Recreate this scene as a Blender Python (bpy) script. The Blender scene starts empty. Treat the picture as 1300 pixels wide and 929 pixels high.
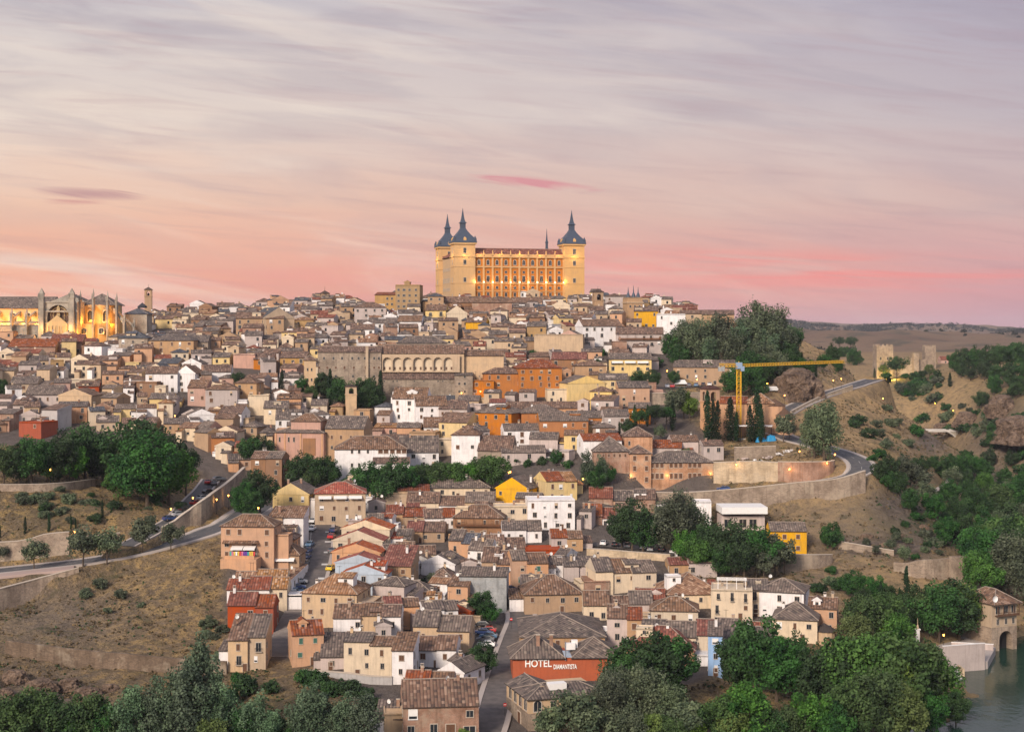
import bpy, math, random
import numpy as np
from mathutils import Vector, Matrix, noise
R = math.radians
random.seed(7); rng = np.random.default_rng(7)
sc = bpy.context.scene
COL = sc.collection
# ------------------------------------------------------------------ camera
F, CX, HY = 1945.0, 650.0, 418.0        # focal length, centre and horizon row in photograph pixels (1300 x 929)
cd = bpy.data.cameras.new('camera'); cam = bpy.data.objects.new('camera', cd); COL.objects.link(cam)
cd.sensor_width = 36.0; cd.lens = 36.0 * F / 1300.0
cd.shift_y = -(464.5 - HY) / 1300.0
cd.clip_start = 1.0; cd.clip_end = 40000.0
cam.location = (0, 0, 0); cam.rotation_euler = (R(90), 0, 0)
sc.camera = cam
# ------------------------------------------------------------------ view
sc.view_settings.view_transform = 'Standard'; sc.view_settings.look = 'None'
sc.view_settings.exposure = 0.0; sc.view_settings.gamma = 1.0; sc.view_settings.use_curve_mapping = False
sc.cycles.max_bounces = 4; sc.cycles.diffuse_bounces = 2; sc.cycles.glossy_bounces = 2; sc.cycles.transparent_max_bounces = 4
sc.cycles.volume_bounces = 0
sc.cycles.sample_clamp_indirect = 4.0
# ------------------------------------------------------------------ world: dusk sky
SUN_EL, SUN_AZ = 28.0, 208.0            # soft evening key light: from behind the camera and to the left
w = bpy.data.worlds.new('World'); sc.world = w; w.use_nodes = True
nt = w.node_tree; N = nt.nodes; Lk = nt.links; N.clear()
def nd(t, **kw):
    n = N.new(t)
    for k, v in kw.items(): setattr(n, k, v)
    return n
def mth(op, a, b=None, c=None, clamp=False):
    n = nd('ShaderNodeMath', operation=op, use_clamp=clamp)
    for i, v in enumerate((a, b, c)):
        if v is None: continue
        if isinstance(v, (int, float)): n.inputs[i].default_value = v
        else: Lk.new(v, n.inputs[i])
    return n.outputs[0]
def mixc(fac, a, b, mode='MIX'):
    n = nd('ShaderNodeMix', data_type='RGBA', blend_type=mode)
    for i, v in ((0, fac), (6, a), (7, b)):
        if isinstance(v, (int, float)): n.inputs[i].default_value = v
        elif isinstance(v, tuple): n.inputs[i].default_value = (*v, 1)
        else: Lk.new(v, n.inputs[i])
    return n.outputs[2]
def s2l(r, g, b):
    f = lambda c: ((c / 255 + 0.055) / 1.055) ** 2.4 if c > 10 else c / 255 / 12.92
    return (f(r), f(g), f(b))
def ramp(fac, stops):
    n = nd('ShaderNodeValToRGB'); cr = n.color_ramp
    while len(cr.elements) < len(stops): cr.elements.new(0.5)
    for e, (p, c) in zip(cr.elements, stops): e.position = p; e.color = (*c, 1)
    Lk.new(fac, n.inputs[0]); return n.outputs[0]
tc = nd('ShaderNodeTexCoord'); sep = nd('ShaderNodeSeparateXYZ'); Lk.new(tc.outputs['Generated'], sep.inputs[0])
dx, dy, dz = sep.outputs
el = mth('DIVIDE', dz, mth('MAXIMUM', mth('ABSOLUTE', dy), 0.25))      # slope above the horizon
az = mth('DIVIDE', dx, mth('MAXIMUM', dy, 0.25))
t = mth('MULTIPLY', el, 1 / 0.225, clamp=True)                         # 0 at the horizon, 1 above the frame
tn = nd('ShaderNodeTexNoise'); tn.inputs['Scale'].default_value = 1.0; tn.inputs['Detail'].default_value = 3
cmb = nd('ShaderNodeCombineXYZ'); Lk.new(mth('MULTIPLY', az, 3.0), cmb.inputs[0])
Lk.new(mth('ADD', mth('MULTIPLY', el, 34.0), mth('MULTIPLY', az, 2.2)), cmb.inputs[1])
Lk.new(cmb.outputs[0], tn.inputs['Vector'])
tw = mth('ADD', t, mth('MULTIPLY', mth('SUBTRACT', tn.outputs[0], 0.5), 0.16))
left = ramp(tw, [(0.0, s2l(240, 152, 128)), (0.14, s2l(248, 176, 144)), (0.36, s2l(243, 200, 174)), (0.62, s2l(238, 221, 207)), (1.0, s2l(205, 199, 202))])
right = ramp(tw, [(0.0, s2l(196, 156, 168)), (0.14, s2l(216, 160, 162)), (0.36, s2l(209, 180, 177)), (0.62, s2l(192, 180, 187)), (1.0, s2l(172, 166, 184))])
h = mth('MULTIPLY_ADD', az, 1.35, 0.5, clamp=True)
base = mixc(h, left, right)
# long streaks of high cloud, rising to the left
def streak(sx, sy, tilt, det, lo, hi, off=0.0):
    n = nd('ShaderNodeTexNoise'); n.inputs['Scale'].default_value = 1.0; n.inputs['Detail'].default_value = det; n.inputs['Roughness'].default_value = 0.55
    n.inputs['Distortion'].default_value = 0.9
    c = nd('ShaderNodeCombineXYZ'); Lk.new(mth('MULTIPLY', az, sx), c.inputs[0])
    Lk.new(mth('ADD', mth('MULTIPLY', el, sy), mth('MULTIPLY', az, sy * tilt)), c.inputs[1]); c.inputs[2].default_value = off
    Lk.new(c.outputs[0], n.inputs['Vector'])
    m = nd('ShaderNodeMapRange', interpolation_type='SMOOTHSTEP'); m.inputs[1].default_value = lo; m.inputs[2].default_value = hi
    Lk.new(n.outputs[0], m.inputs[0]); return m.outputs[0]
s1 = streak(5.5, 36, 0.13, 8, 0.42, 0.66)
s2 = streak(9, 130, 0.10, 5, 0.45, 0.75, 3.1)
s3 = streak(4.2, 27, 0.17, 8, 0.42, 0.70, 7.7)
upper = mth('MULTIPLY', t, 1.0)
base = mixc(mth('MULTIPLY', s1, mth('MULTIPLY', upper, 0.45)), base, s2l(164, 154, 168))
base = mixc(mth('MULTIPLY', s3, mth('MULTIPLY', mth('SUBTRACT', 1.0, h), 0.60)), base, s2l(250, 234, 218))
base = mixc(mth('MULTIPLY', s2, 0.22), base, s2l(176, 140, 150))
# the glowing pink band low on the right, and two small thin clouds
def band(azc, elc, saz, sel, tilt=0.0):
    a = mth('DIVIDE', mth('SUBTRACT', az, azc), saz)
    e = mth('DIVIDE', mth('SUBTRACT', mth('ADD', el, mth('MULTIPLY', mth('SUBTRACT', az, azc), tilt)), elc), sel)
    return mth('EXPONENT', mth('MULTIPLY', mth('ADD', mth('MULTIPLY', a, a), mth('MULTIPLY', e, e)), -1.0))
sl = streak(7, 150, 0.03, 4, 0.36, 0.66, 12.0)
b1 = mth('MULTIPLY', mth('MULTIPLY', band(0.20, 0.038, 0.15, 0.011, 0.03), mth('MULTIPLY_ADD', sl, 0.95, 0.05)), 0.62)
base = mixc(b1, base, s2l(255, 138, 128))
b1b = mth('MULTIPLY', band(-0.10, 0.034, 0.22, 0.012, 0.0), mth('MULTIPLY', sl, 0.20))
base = mixc(b1b, base, s2l(238, 140, 150))
wob = mth('MULTIPLY_ADD', s2, 0.8, 0.5)
def thin(azc, elc, saz, sel, tilt, col, k):
    global base
    g = mth('MULTIPLY', mth('SUBTRACT', mth('MULTIPLY', band(azc, elc, saz, sel, tilt), wob), 0.28), 3.0, clamp=True)
    base = mixc(mth('MULTIPLY', g, k), base, col)
thin(0.012, 0.0965, 0.045, 0.0050, 0.10, s2l(218, 140, 150), 0.75)
thin(-0.276, 0.0885, 0.052, 0.0056, 0.07, s2l(176, 128, 140), 0.9)
thin(-0.285, 0.083, 0.030, 0.0030, 0.0, s2l(206, 142, 140), 0.6)
# the rest of the dome: brighter, cooler light overhead and behind the camera
sky = nd('ShaderNodeTexSky', sky_type='NISHITA', sun_disc=False)
sky.sun_elevation = R(SUN_EL); sky.sun_rotation = R(SUN_AZ)
over = nd('ShaderNodeMapRange', interpolation_type='SMOOTHSTEP'); over.inputs[1].default_value = 0.24; over.inputs[2].default_value = 0.75; Lk.new(dz, over.inputs[0])
back = nd('ShaderNodeMapRange', interpolation_type='SMOOTHSTEP'); back.inputs[1].default_value = 0.35; back.inputs[2].default_value = -0.5; Lk.new(dy, back.inputs[0])
lit = mth('MAXIMUM', over.outputs[0], back.outputs[0])
dome = mixc(lit, base, (0.48, 0.47, 0.55))
bg1 = nd('ShaderNodeBackground'); Lk.new(dome, bg1.inputs[0]); bg1.inputs[1].default_value = 1.0
bg2 = nd('ShaderNodeBackground'); Lk.new(sky.outputs[0], bg2.inputs[0]); bg2.inputs[1].default_value = 0.0
Lk.new(mth('MULTIPLY', lit, 0.05), bg2.inputs[1])
add = nd('ShaderNodeAddShader'); Lk.new(bg1.outputs[0], add.inputs[0]); Lk.new(bg2.outputs[0], add.inputs[1])
out = nd('ShaderNodeOutputWorld'); Lk.new(add.outputs[0], out.inputs[0])
# ------------------------------------------------------------------ sun: broad and soft, the sun itself is already down
sd = bpy.data.lights.new('sun', 'SUN'); sd.energy = 4.4; sd.angle = R(14); sd.color = (1.0, 0.85, 0.70)
sun = bpy.data.objects.new('sun', sd); COL.objects.link(sun)
a_, e_ = R(SUN_AZ), R(SUN_EL)
sun.rotation_euler = Vector((-math.sin(a_) * math.cos(e_), -math.cos(a_) * math.cos(e_), -math.sin(e_))).to_track_quat('-Z', 'Y').to_euler()

# ------------------------------------------------------------------ terrain from control points (photo column, photo row, distance)
CP = [
 (620,929,352),(625,860,395),(640,770,465),(600,700,520),(600,640,575),(600,580,622),(600,520,680),(600,470,735),(620,430,795),(630,402,850),(650,383,905),(650,378,960),
 (450,945,345),(450,872,388),(450,800,430),(430,760,465),(420,700,515),(405,650,560),(440,612,598),(450,580,625),(450,520,680),(450,470,735),(450,425,800),(450,403,850),(450,392,900),
 (345,835,415),(372,772,457),(300,640,555),(300,560,630),(300,500,690),(300,450,752),(300,418,820),(300,404,880),
 (150,622,545),(150,560,620),(150,500,690),(150,450,760),(150,426,820),(150,412,880),
 (0,610,522),(0,560,612),(0,500,690),(0,450,765),(0,428,820),(0,411,880),(80,615,530),
 (-160,620,522),(-160,560,612),(-160,500,690),(-160,450,765),(-160,420,830),(-160,720,478),
 (0,628,515),(60,692,487),(0,722,478),(150,705,486),(230,680,497),(290,664,506),(325,648,520),(120,640,515),(200,650,515),
 (0,748,470),(150,742,468),(0,800,435),(150,838,413),(270,705,478),(250,845,409),(0,840,410),(0,950,345),(200,950,345),(330,950,345),(-160,800,435),(-160,945,345),
 (905,642,575),(830,645,578),(1100,628,560),(1000,640,566),(905,624,583),(1000,612,580),(1060,607,572),(1095,596,578),(1075,577,600),(1040,566,618),(1000,556,635),(998,522,690),(1040,503,725),(1085,490,760),
 (1130,520,745),(1180,570,720),(1230,622,690),(1262,655,660),(1120,560,640),(1150,610,620),(1190,650,610),(1110,645,552),(1150,690,530),(1060,690,525),(1200,722,508),(1000,700,525),(1060,762,473),(1150,782,463),(1245,745,497),
 (1245,682,600),(1290,700,600),(1300,735,555),(1180,850,420),(1150,900,378),(1195,905,375),(900,929,355),(1040,929,358),(780,929,353),
 (930,456,760),(860,452,768),(1000,472,760),(900,492,720),(900,530,670),(870,402,870),(950,422,835),(1010,442,855),(905,555,645),(1050,478,800),(1080,470,900),
 (820,482,725),(800,560,625),(760,602,590),(850,618,587),(780,692,525),(850,702,515),(900,692,525),(950,732,490),(900,790,445),(830,850,405),(1000,812,430),(1100,855,403),(700,830,420),(760,780,455),(750,700,517),
 (760,520,680),(760,470,735),(760,430,795),(760,402,850),(780,392,890),
 (1040,520,700),(1090,540,690),
]
CPX = [ (150,455,-98.5),(158,466,-98.5),(143,446,-98),(136,440,-98),
 # world points: X, Y, Z
 (103,375,-95.2),(130,372,-99),(160,380,-100),(140,330,-100),(200,330,-100),(-300,322,-98),(-100,322,-98),(60,325,-99),(140,420,-98),(160,440,-98.5),(170,470,-98),(190,520,-99),(215,580,-99),(240,640,-99),(290,560,-99),(300,680,-99),(310,800,-98.5),(310,960,-98.5),(300,1100,-98.5),(250,480,-101),(300,420,-101),(420,560,-92),(440,760,-75),(430,400,-92),
 (-300,280,-99),(0,280,-101),(200,270,-101),(400,270,-101),(-300,225,-93),(0,225,-94),(250,225,-94),(450,225,-93),(0,120,-55),(-120,120,-55),(150,120,-55),(0,20,-9),(-60,20,-9),(60,20,-9),(0,-60,-6),(-100,-60,-6),(100,-60,-6),(-400,120,-50),(400,120,-50),
 (320,1000,-62),(345,1040,-46),(345,900,-60),(390,1000,-30),(395,1200,-28),(320,1250,-38),(430,1350,-24),(260,1150,-58),(283,1190,-50),(240,1300,-36),(285,1100,-96),(330,1180,-40),(260,1000,-92),(230,900,-84),(300,1600,-30),(600,1600,-30),(600,1200,-20),(600,900,-40),
 (240,1040,-86),(200,1000,-60),(230,1250,-40),(150,1000,-25),
 (0,1120,0),(-300,1000,0),(-300,1150,-15),(0,1500,-40),(-500,1500,-40),(-600,900,-5),(-700,1100,-30),(-600,600,-50),(-600,400,-88),(700,600,-70),(700,400,-85),
 (0,2200,-35),(1000,2200,-28),(-1000,2200,-40),(1800,2200,-20),(0,4000,-30),(1000,4000,-20),(2200,4000,-20),(-1800,4000,-40),
]
PTS = [((px - CX) / F * Y, Y, -(py - HY) / F * Y) for px, py, Y in CP] + CPX
P = np.array(PTS, float)
def warp(xy): return np.stack([xy[:, 0] / 100, np.where(xy[:, 1] < 1000, xy[:, 1], 1000 + (np.maximum(xy[:, 1], 1000) - 1000) * 0.45) / 100], 1)
_C = warp(P[:, :2]); _n = len(P)
def _k(d): return np.sqrt(d * d + 0.03)
_A = np.zeros((_n + 3, _n + 3)); _A[:_n, :_n] = _k(np.linalg.norm(_C[:, None] - _C[None], axis=2)) - np.eye(_n) * 0.02
_A[:_n, _n] = 1; _A[:_n, _n + 1:] = _C; _A[_n, :_n] = 1; _A[_n + 1:, :_n] = _C.T
_w = np.linalg.solve(_A, np.concatenate([P[:, 2], [0, 0, 0]]))
def H0(x, y):
    xy = warp(np.stack([np.ravel(x), np.ravel(y)], 1).astype(float)); res = np.empty(len(xy))
    for i in range(0, len(xy), 20000):
        c = xy[i:i + 20000]
        res[i:i + 20000] = _k(np.linalg.norm(c[:, None] - _C[None], axis=2)) @ _w[:_n] + _w[_n] + c @ _w[_n + 1:]
    return res.reshape(np.shape(x))
ROADS = []      # (samples Nx3, half width, blend)
def H(x, y):
    x = np.asarray(x, float); y = np.asarray(y, float)
    z = H0(x, y); xr, yr, zr = np.ravel(x), np.ravel(y), np.ravel(z).copy()
    for S, hw, bl in ROADS:
        m = (xr > S[:, 0].min() - hw - bl) & (xr < S[:, 0].max() + hw + bl) & (yr > S[:, 1].min() - hw - bl) & (yr < S[:, 1].max() + hw + bl)
        if not m.any(): continue
        idx = np.nonzero(m)[0]
        for i in range(0, len(idx), 8000):
            k = idx[i:i + 8000]
            d = np.hypot(xr[k, None] - S[None, :, 0], yr[k, None] - S[None, :, 1]); j = d.argmin(1); dm = d[np.arange(len(k)), j]
            f = np.clip((dm - hw) / bl, 0, 1); f = f * f * (3 - 2 * f)
            zr[k] = np.where(dm < hw, S[j, 2] - 0.35, (S[j, 2] - 0.35) * (1 - f) + zr[k] * f)
    return zr.reshape(np.shape(x))
_YS = np.concatenate([np.arange(230, 1000, 1.0), np.arange(1000, 3000, 5.0)])
def pix(px, py, Y=None, fn=None):
    """World point where the sight line through a photo pixel meets the ground (or at a given distance)."""
    if Y is None:
        xs = (px - CX) / F * _YS; g = (fn or H)(xs, _YS); r = -(py - HY) / F * _YS
        below = np.nonzero(r <= g)[0]
        Y = float(_YS[below[0]]) if len(below) else 900.0
    x = (px - CX) / F * Y
    return Vector((x, Y, -(py - HY) / F * Y))
def ground(x, y): return float(H(np.array([x]), np.array([y]))[0])

# ------------------------------------------------------------------ tags and mesh builder
def tag(o, label=None, cat=None, group=None, kind=None):
    if label: o['label'] = label
    if cat: o['category'] = cat
    if group: o['group'] = group
    if kind: o['kind'] = kind
    return o
def empty(name, loc, rz=0.0):
    o = bpy.data.objects.new(name, None); COL.objects.link(o); o.location = loc; o.rotation_euler = (0, 0, rz); o.empty_display_size = 1; return o
class MB:
    def __init__(s): s.v = []; s.f = []; s.m = []; s.uv = []
    def face(s, pts, m=0, uv=None):
        i = len(s.v); s.v.extend([tuple(p) for p in pts]); s.f.append(tuple(range(i, i + len(pts)))); s.m.append(m)
        s.uv.append(uv)
    def box(s, c, d, m=0, rz=0.0, skip=()):
        x, y, z = d[0] / 2, d[1] / 2, d[2] / 2; ca, sa = math.cos(rz), math.sin(rz)
        q = [(-x, -y, -z), (x, -y, -z), (x, y, -z), (-x, y, -z), (-x, -y, z), (x, -y, z), (x, y, z), (-x, y, z)]
        q = [(c[0] + a * ca - b * sa, c[1] + a * sa + b * ca, c[2] + e) for a, b, e in q]
        for k, fc in enumerate(((0, 1, 5, 4), (1, 2, 6, 5), (2, 3, 7, 6), (3, 0, 4, 7), (4, 5, 6, 7), (3, 2, 1, 0))):
            if k not in skip: s.face([q[i] for i in fc], m)
    def prism(s, poly, z0, z1, m=0, top=None, cap=True):
        n = len(poly)
        for i in range(n):
            a, b = poly[i], poly[(i + 1) % n]
            s.face([(a[0], a[1], z0), (b[0], b[1], z0), (b[0], b[1], z1), (a[0], a[1], z1)], m)
        if cap: s.face([(p[0], p[1], z1) for p in poly], m if top is None else top)
    def bar(s, a, b, r, m=0, n=4, r2=None):
        a, b = Vector(a), Vector(b); d = (b - a)
        if d.length < 1e-6: return
        d.normalize(); u = d.orthogonal().normalized(); v = d.cross(u); r2 = r if r2 is None else r2
        A = [a + (u * math.cos(2 * math.pi * (i + .5) / n) + v * math.sin(2 * math.pi * (i + .5) / n)) * r for i in range(n)]
        B = [b + (u * math.cos(2 * math.pi * (i + .5) / n) + v * math.sin(2 * math.pi * (i + .5) / n)) * r2 for i in range(n)]
        for i in range(n): s.face([A[i], A[(i + 1) % n], B[(i + 1) % n], B[i]], m)
        s.face(B, m); s.face(A[::-1], m)
    def lathe(s, prof, n=12, m=0, c=(0, 0), rot=0.0, flat=1.0):
        ring = lambda r, z: [(c[0] + r * math.cos(rot + 2 * math.pi * i / n), c[1] + r * math.sin(rot + 2 * math.pi * i / n) * flat, z) for i in range(n)]
        for (r0, z0), (r1, z1) in zip(prof, prof[1:]):
            A, B = ring(r0, z0), ring(r1, z1)
            for i in range(n):
                j = (i + 1) % n
                if r1 < 1e-4: s.face([A[i], A[j], B[i]], m)
                elif r0 < 1e-4: s.face([A[i], B[j], B[i]], m)
                else: s.face([A[i], A[j], B[j], B[i]], m)
    def mesh(s, name, mats, smooth=False):
        me = bpy.data.meshes.new(name); me.from_pydata(s.v, [], s.f)
        for mt in mats: me.materials.append(mt)
        me.polygons.foreach_set('material_index', s.m)
        if smooth: me.polygons.foreach_set('use_smooth', [True] * len(s.f))
        if any(u is not None for u in s.uv):
            l = me.uv_layers.new(name='UVMap'); flat = []
            for f, u in zip(s.f, s.uv):
                for k in range(len(f)): flat.extend(u[k] if u is not None else (0, 0))
            l.data.foreach_set('uv', flat)
        me.update(); return me
    def build(s, name, mats, parent=None, smooth=False, loc=None, rz=0.0):
        if not isinstance(mats, (list, tuple)): mats = [mats]
        o = bpy.data.objects.new(name, s.mesh(name, mats, smooth)); COL.objects.link(o)
        if parent is not None: o.parent = parent
        if loc is not None: o.location = loc
        o.rotation_euler = (0, 0, rz); return o
def link_copy(src, parent=None, loc=None, rz=None, scale=None):
    c = src.copy(); COL.objects.link(c); c.parent = parent
    if loc is not None: c.location = loc
    if rz is not None: c.rotation_euler = (0, 0, rz)
    if scale is not None: c.scale = scale
    return c
def copy_tree(o, parent=None, kids={}):
    c = link_copy(o, parent)
    for ch in KIDS.get(o.name, []): KIDS.setdefault(c.name, []).append(copy_tree(ch, c))
    return c
KIDS = {}
def kid(parent, ch): KIDS.setdefault(parent.name, []).append(ch); return ch

# ------------------------------------------------------------------ materials
def mat(name, rough=0.85):
    m = bpy.data.materials.new(name); m.use_nodes = True; b = m.node_tree.nodes['Principled BSDF']
    b.inputs['Roughness'].default_value = rough; b.inputs['Specular IOR Level'].default_value = 0.25
    return m, m.node_tree, b
class G:
    """small node helper bound to one tree"""
    def __init__(s, nt): s.t = nt
    def n(s, t, **kw):
        k = s.t.nodes.new(t)
        for a, v in kw.items(): setattr(k, a, v)
        return k
    def set(s, sock, v):
        if hasattr(v, 'is_linked'): s.t.links.new(v, sock)
        elif isinstance(v, tuple) and len(v) == 3 and sock.type == 'RGBA': sock.default_value = (*v, 1)
        else: sock.default_value = v
    def noise(s, vec, scale, det=3, rough=0.55):
        k = s.n('ShaderNodeTexNoise'); k.inputs['Scale'].default_value = scale; k.inputs['Detail'].default_value = det; k.inputs['Roughness'].default_value = rough
        if vec is not None: s.t.links.new(vec, k.inputs['Vector'])
        return k.outputs[0]
    def rng(s, v, a, b, c, d):
        k = s.n('ShaderNodeMapRange'); s.set(k.inputs[0], v)
        for i, x in enumerate((a, b, c, d)): k.inputs[i + 1].default_value = x
        return k.outputs[0]
    def mix(s, f, a, b, mode='MIX'):
        k = s.n('ShaderNodeMix', data_type='RGBA', blend_type=mode); s.set(k.inputs[0], f); s.set(k.inputs[6], a); s.set(k.inputs[7], b); return k.outputs[2]
    def math(s, op, a, b=0.0, c=0.0):
        k = s.n('ShaderNodeMath', operation=op); s.set(k.inputs[0], a); s.set(k.inputs[1], b)
        if len(k.inputs) > 2: s.set(k.inputs[2], c)
        return k.outputs[0]
    def pos(s): return s.n('ShaderNodeNewGeometry').outputs['Position']
    def rand(s): return s.n('ShaderNodeObjectInfo').outputs['Random']
    def hsv(s, c, h=0.5, sa=1.0, v=1.0):
        k = s.n('ShaderNodeHueSaturation'); s.set(k.inputs['Hue'], h); s.set(k.inputs['Saturation'], sa); s.set(k.inputs['Value'], v); s.set(k.inputs['Color'], c); return k.outputs[0]
    def bump(s, hgt, st, dist):
        k = s.n('ShaderNodeBump'); k.inputs['Strength'].default_value = st; k.inputs['Distance'].default_value = dist; s.set(k.inputs['Height'], hgt); return k.outputs[0]
def plaster(name, col, dirt=0.55, rough=0.9):
    m, t, b = mat(name, rough); g = G(t); p = g.pos()
    n1 = g.noise(p, 0.35, 4); n2 = g.noise(p, 2.2, 3)
    mp = g.n('ShaderNodeMapping'); mp.inputs['Scale'].default_value = (1.6, 1.6, 0.16); t.links.new(p, mp.inputs[0]); n3 = g.noise(mp.outputs[0], 1.0, 3)
    c = g.hsv(col, v=g.rng(g.rand(), 0, 1, 0.86, 1.12), sa=g.rng(g.rand(), 0, 1, 1.02, 1.35))
    c = g.mix(g.rng(n1, 0.42, 0.75, 0, dirt), c, tuple(x * 0.62 for x in col))
    c = g.mix(g.rng(n3, 0.5, 0.8, 0, dirt), c, (col[0] * 0.45, col[1] * 0.43, col[2] * 0.42))
    c = g.mix(g.rng(g.noise(p, 0.55, 5, 0.7), 0.64, 0.70, 0, dirt * .8), c, (col[0] * .35 + .12, col[1] * .35 + .07, col[2] * .35 + .04))
    c = g.mix(g.rng(n2, 0.35, 0.7, 0, 0.14), c, tuple(min(1, x * 1.25) for x in col))
    g.set(b.inputs['Base Color'], c); g.set(b.inputs['Normal'], g.bump(n2, 0.3, 0.04)); return m
def masonry(name, col, bw=0.9, bh=0.35, mortar=(0.42, 0.38, 0.33), var=0.5, msz=0.04):
    m, t, b = mat(name, 0.95); g = G(t); p = g.pos()
    sp = g.n('ShaderNodeSeparateXYZ'); t.links.new(p, sp.inputs[0]); cb = g.n('ShaderNodeCombineXYZ')
    t.links.new(g.math('ADD', sp.outputs[0], sp.outputs[1]), cb.inputs[0]); t.links.new(sp.outputs[2], cb.inputs[1])
    br = g.n('ShaderNodeTexBrick'); t.links.new(cb.outputs[0], br.inputs['Vector']); br.inputs['Scale'].default_value = 1.0
    br.inputs['Brick Width'].default_value = bw; br.inputs['Row Height'].default_value = bh; br.inputs['Mortar Size'].default_value = msz; br.inputs['Bias'].default_value = -0.1
    br.inputs['Color1'].default_value = (*[min(1, x * (1 + var * 0.5)) for x in col], 1); br.inputs['Color2'].default_value = (*[x * (1 - var * 0.5) for x in col], 1); br.inputs['Mortar'].default_value = (*mortar, 1)
    n1 = g.noise(p, 0.25, 5, 0.6); n2 = g.noise(p, 1.8, 3)
    c = g.mix(g.rng(n1, 0.38, 0.66, 0, 0.75), br.outputs[0], tuple(x * 0.5 for x in col))
    c = g.mix(g.rng(g.noise(p, 0.12, 5, .7), .50, .62, 0, .5), c, (.40, .33, .25))
    mp = g.n('ShaderNodeMapping'); mp.inputs['Scale'].default_value = (.9, .9, .10); t.links.new(p, mp.inputs[0]); c = g.mix(g.rng(g.noise(mp.outputs[0], 1.0, 4), .52, .72, 0, .55), c, tuple(x * .35 for x in col))
    c = g.mix(g.rng(n2, 0.5, 0.8, 0, 0.4), c, tuple(min(1, x * 1.35) for x in col))
    c = g.hsv(c, v=g.rng(g.rand(), 0, 1, 0.88, 1.12))
    g.set(b.inputs['Base Color'], c); g.set(b.inputs['Normal'], g.bump(n2, 0.5, 0.1)); return m
def tiles(name, col, light, dark, pitch=0.78, mixl=0.40):
    m, t, b = mat(name, 0.92); g = G(t)
    uv = g.n('ShaderNodeUVMap').outputs[0]; p = g.pos()
    sp = g.n('ShaderNodeSeparateXYZ'); t.links.new(uv, sp.inputs[0])
    cell = g.n('ShaderNodeCombineXYZ')
    t.links.new(g.math('FLOOR', g.math('DIVIDE', sp.outputs[0], pitch)), cell.inputs[0]); t.links.new(g.math('FLOOR', g.math('DIVIDE', sp.outputs[1], 0.9)), cell.inputs[1])
    t.links.new(g.math('MULTIPLY', g.rand(), 57.0), cell.inputs[2])
    wn = g.n('ShaderNodeTexWhiteNoise', noise_dimensions='3D'); t.links.new(cell.outputs[0], wn.inputs['Vector']); r = wn.outputs[0]
    fr = g.math('FRACT', g.math('DIVIDE', sp.outputs[0], pitch)); prof = g.math('SINE', g.math('MULTIPLY', fr, math.pi))
    n1 = g.noise(p, 0.22, 4); n2 = g.noise(p, 0.9, 3)
    c = g.hsv(col, h=g.rng(g.rand(), 0, 1, 0.49, 0.51), v=g.rng(g.rand(), 0, 1, 0.8, 1.2), sa=g.rng(g.rand(), 0, 1, 1.0, 1.5))
    c = g.mix(g.rng(r, 0.0, 1.0, 0.0, mixl), c, light)
    c = g.mix(g.math('MULTIPLY', g.math('GREATER_THAN', r, 0.86), 0.75), c, light)
    c = g.mix(g.math('MULTIPLY', g.math('LESS_THAN', r, 0.14), 0.6), c, dark)
    c = g.mix(g.rng(n1, 0.45, 0.75, 0, 0.55), c, dark)
    c = g.mix(g.rng(n2, 0.55, 0.8, 0, 0.35), c, (0.27, 0.25, 0.17))
    c = g.mix(g.rng(prof, 0.0, 0.5, 0.75, 0.0), c, tuple(x * 0.55 for x in dark))
    g.set(b.inputs['Base Color'], c); g.set(b.inputs['Normal'], g.bump(prof, 0.8, 0.16)); return m
def plain(name, col, rough=0.7, metal=0.0, var=0.0):
    m, t, b = mat(name, rough); b.inputs['Metallic'].default_value = metal; g = G(t)
    n1 = g.noise(g.pos(), 1.3, 3)
    g.set(b.inputs['Base Color'], g.mix(g.rng(n1, 0.35, 0.75, 0, 0.3), col, tuple(x * 0.7 for x in col))); return m
def glow(name, col, st):
    m, t, b = mat(name); b.inputs['Base Color'].default_value = (*col, 1); b.inputs['Emission Color'].default_value = (*col, 1); b.inputs['Emission Strength'].default_value = st; return m
W = {k: plaster('plaster_' + k, c) for k, c in dict(
 white=(.70, .67, .66), cream=(.60, .50, .385), peach=(.50, .32, .22), orange=(.41, .185, .085), tan=(.38, .265, .18), pink=(.45, .30, .25), yellow=(.62, .35, .07), red=(.33, .095, .058),
 grey=(.40, .38, .37), bluegrey=(.42, .47, .53), brown=(.25, .155, .105), sand=(.47, .36, .26), paleyellow=(.62, .48, .27), blue=(.33, .44, .62), ochre=(.37, .25, .14), darkwood=(.13, .07, .045), dusk=(.45, .385, .36)).items()}
W['brick'] = masonry('brick', (.30, .155, .10), 0.45, 0.16, (.42, .33, .27), 0.4, 0.02)
W['orangebrick'] = masonry('orange_brick', (.46, .23, .12), 0.45, 0.16, (.46, .34, .26), 0.35, 0.02)
W['stone'] = masonry('stone', (.28, .215, .165), 0.9, 0.4, (.30, .25, .2), 0.5)
W['palestone'] = masonry('pale_stone', (.50, .38, .25), 1.2, 0.5, (.44, .36, .27), 0.3)
W['rubble'] = masonry('rubble_stone', (.27, .20, .15), 0.7, 0.4, (.33, .28, .22), 0.6)
W['concrete'] = masonry('concrete_block', (.36, .37, .37), 0.9, 0.45, (.42, .42, .42), 0.2)
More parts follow.
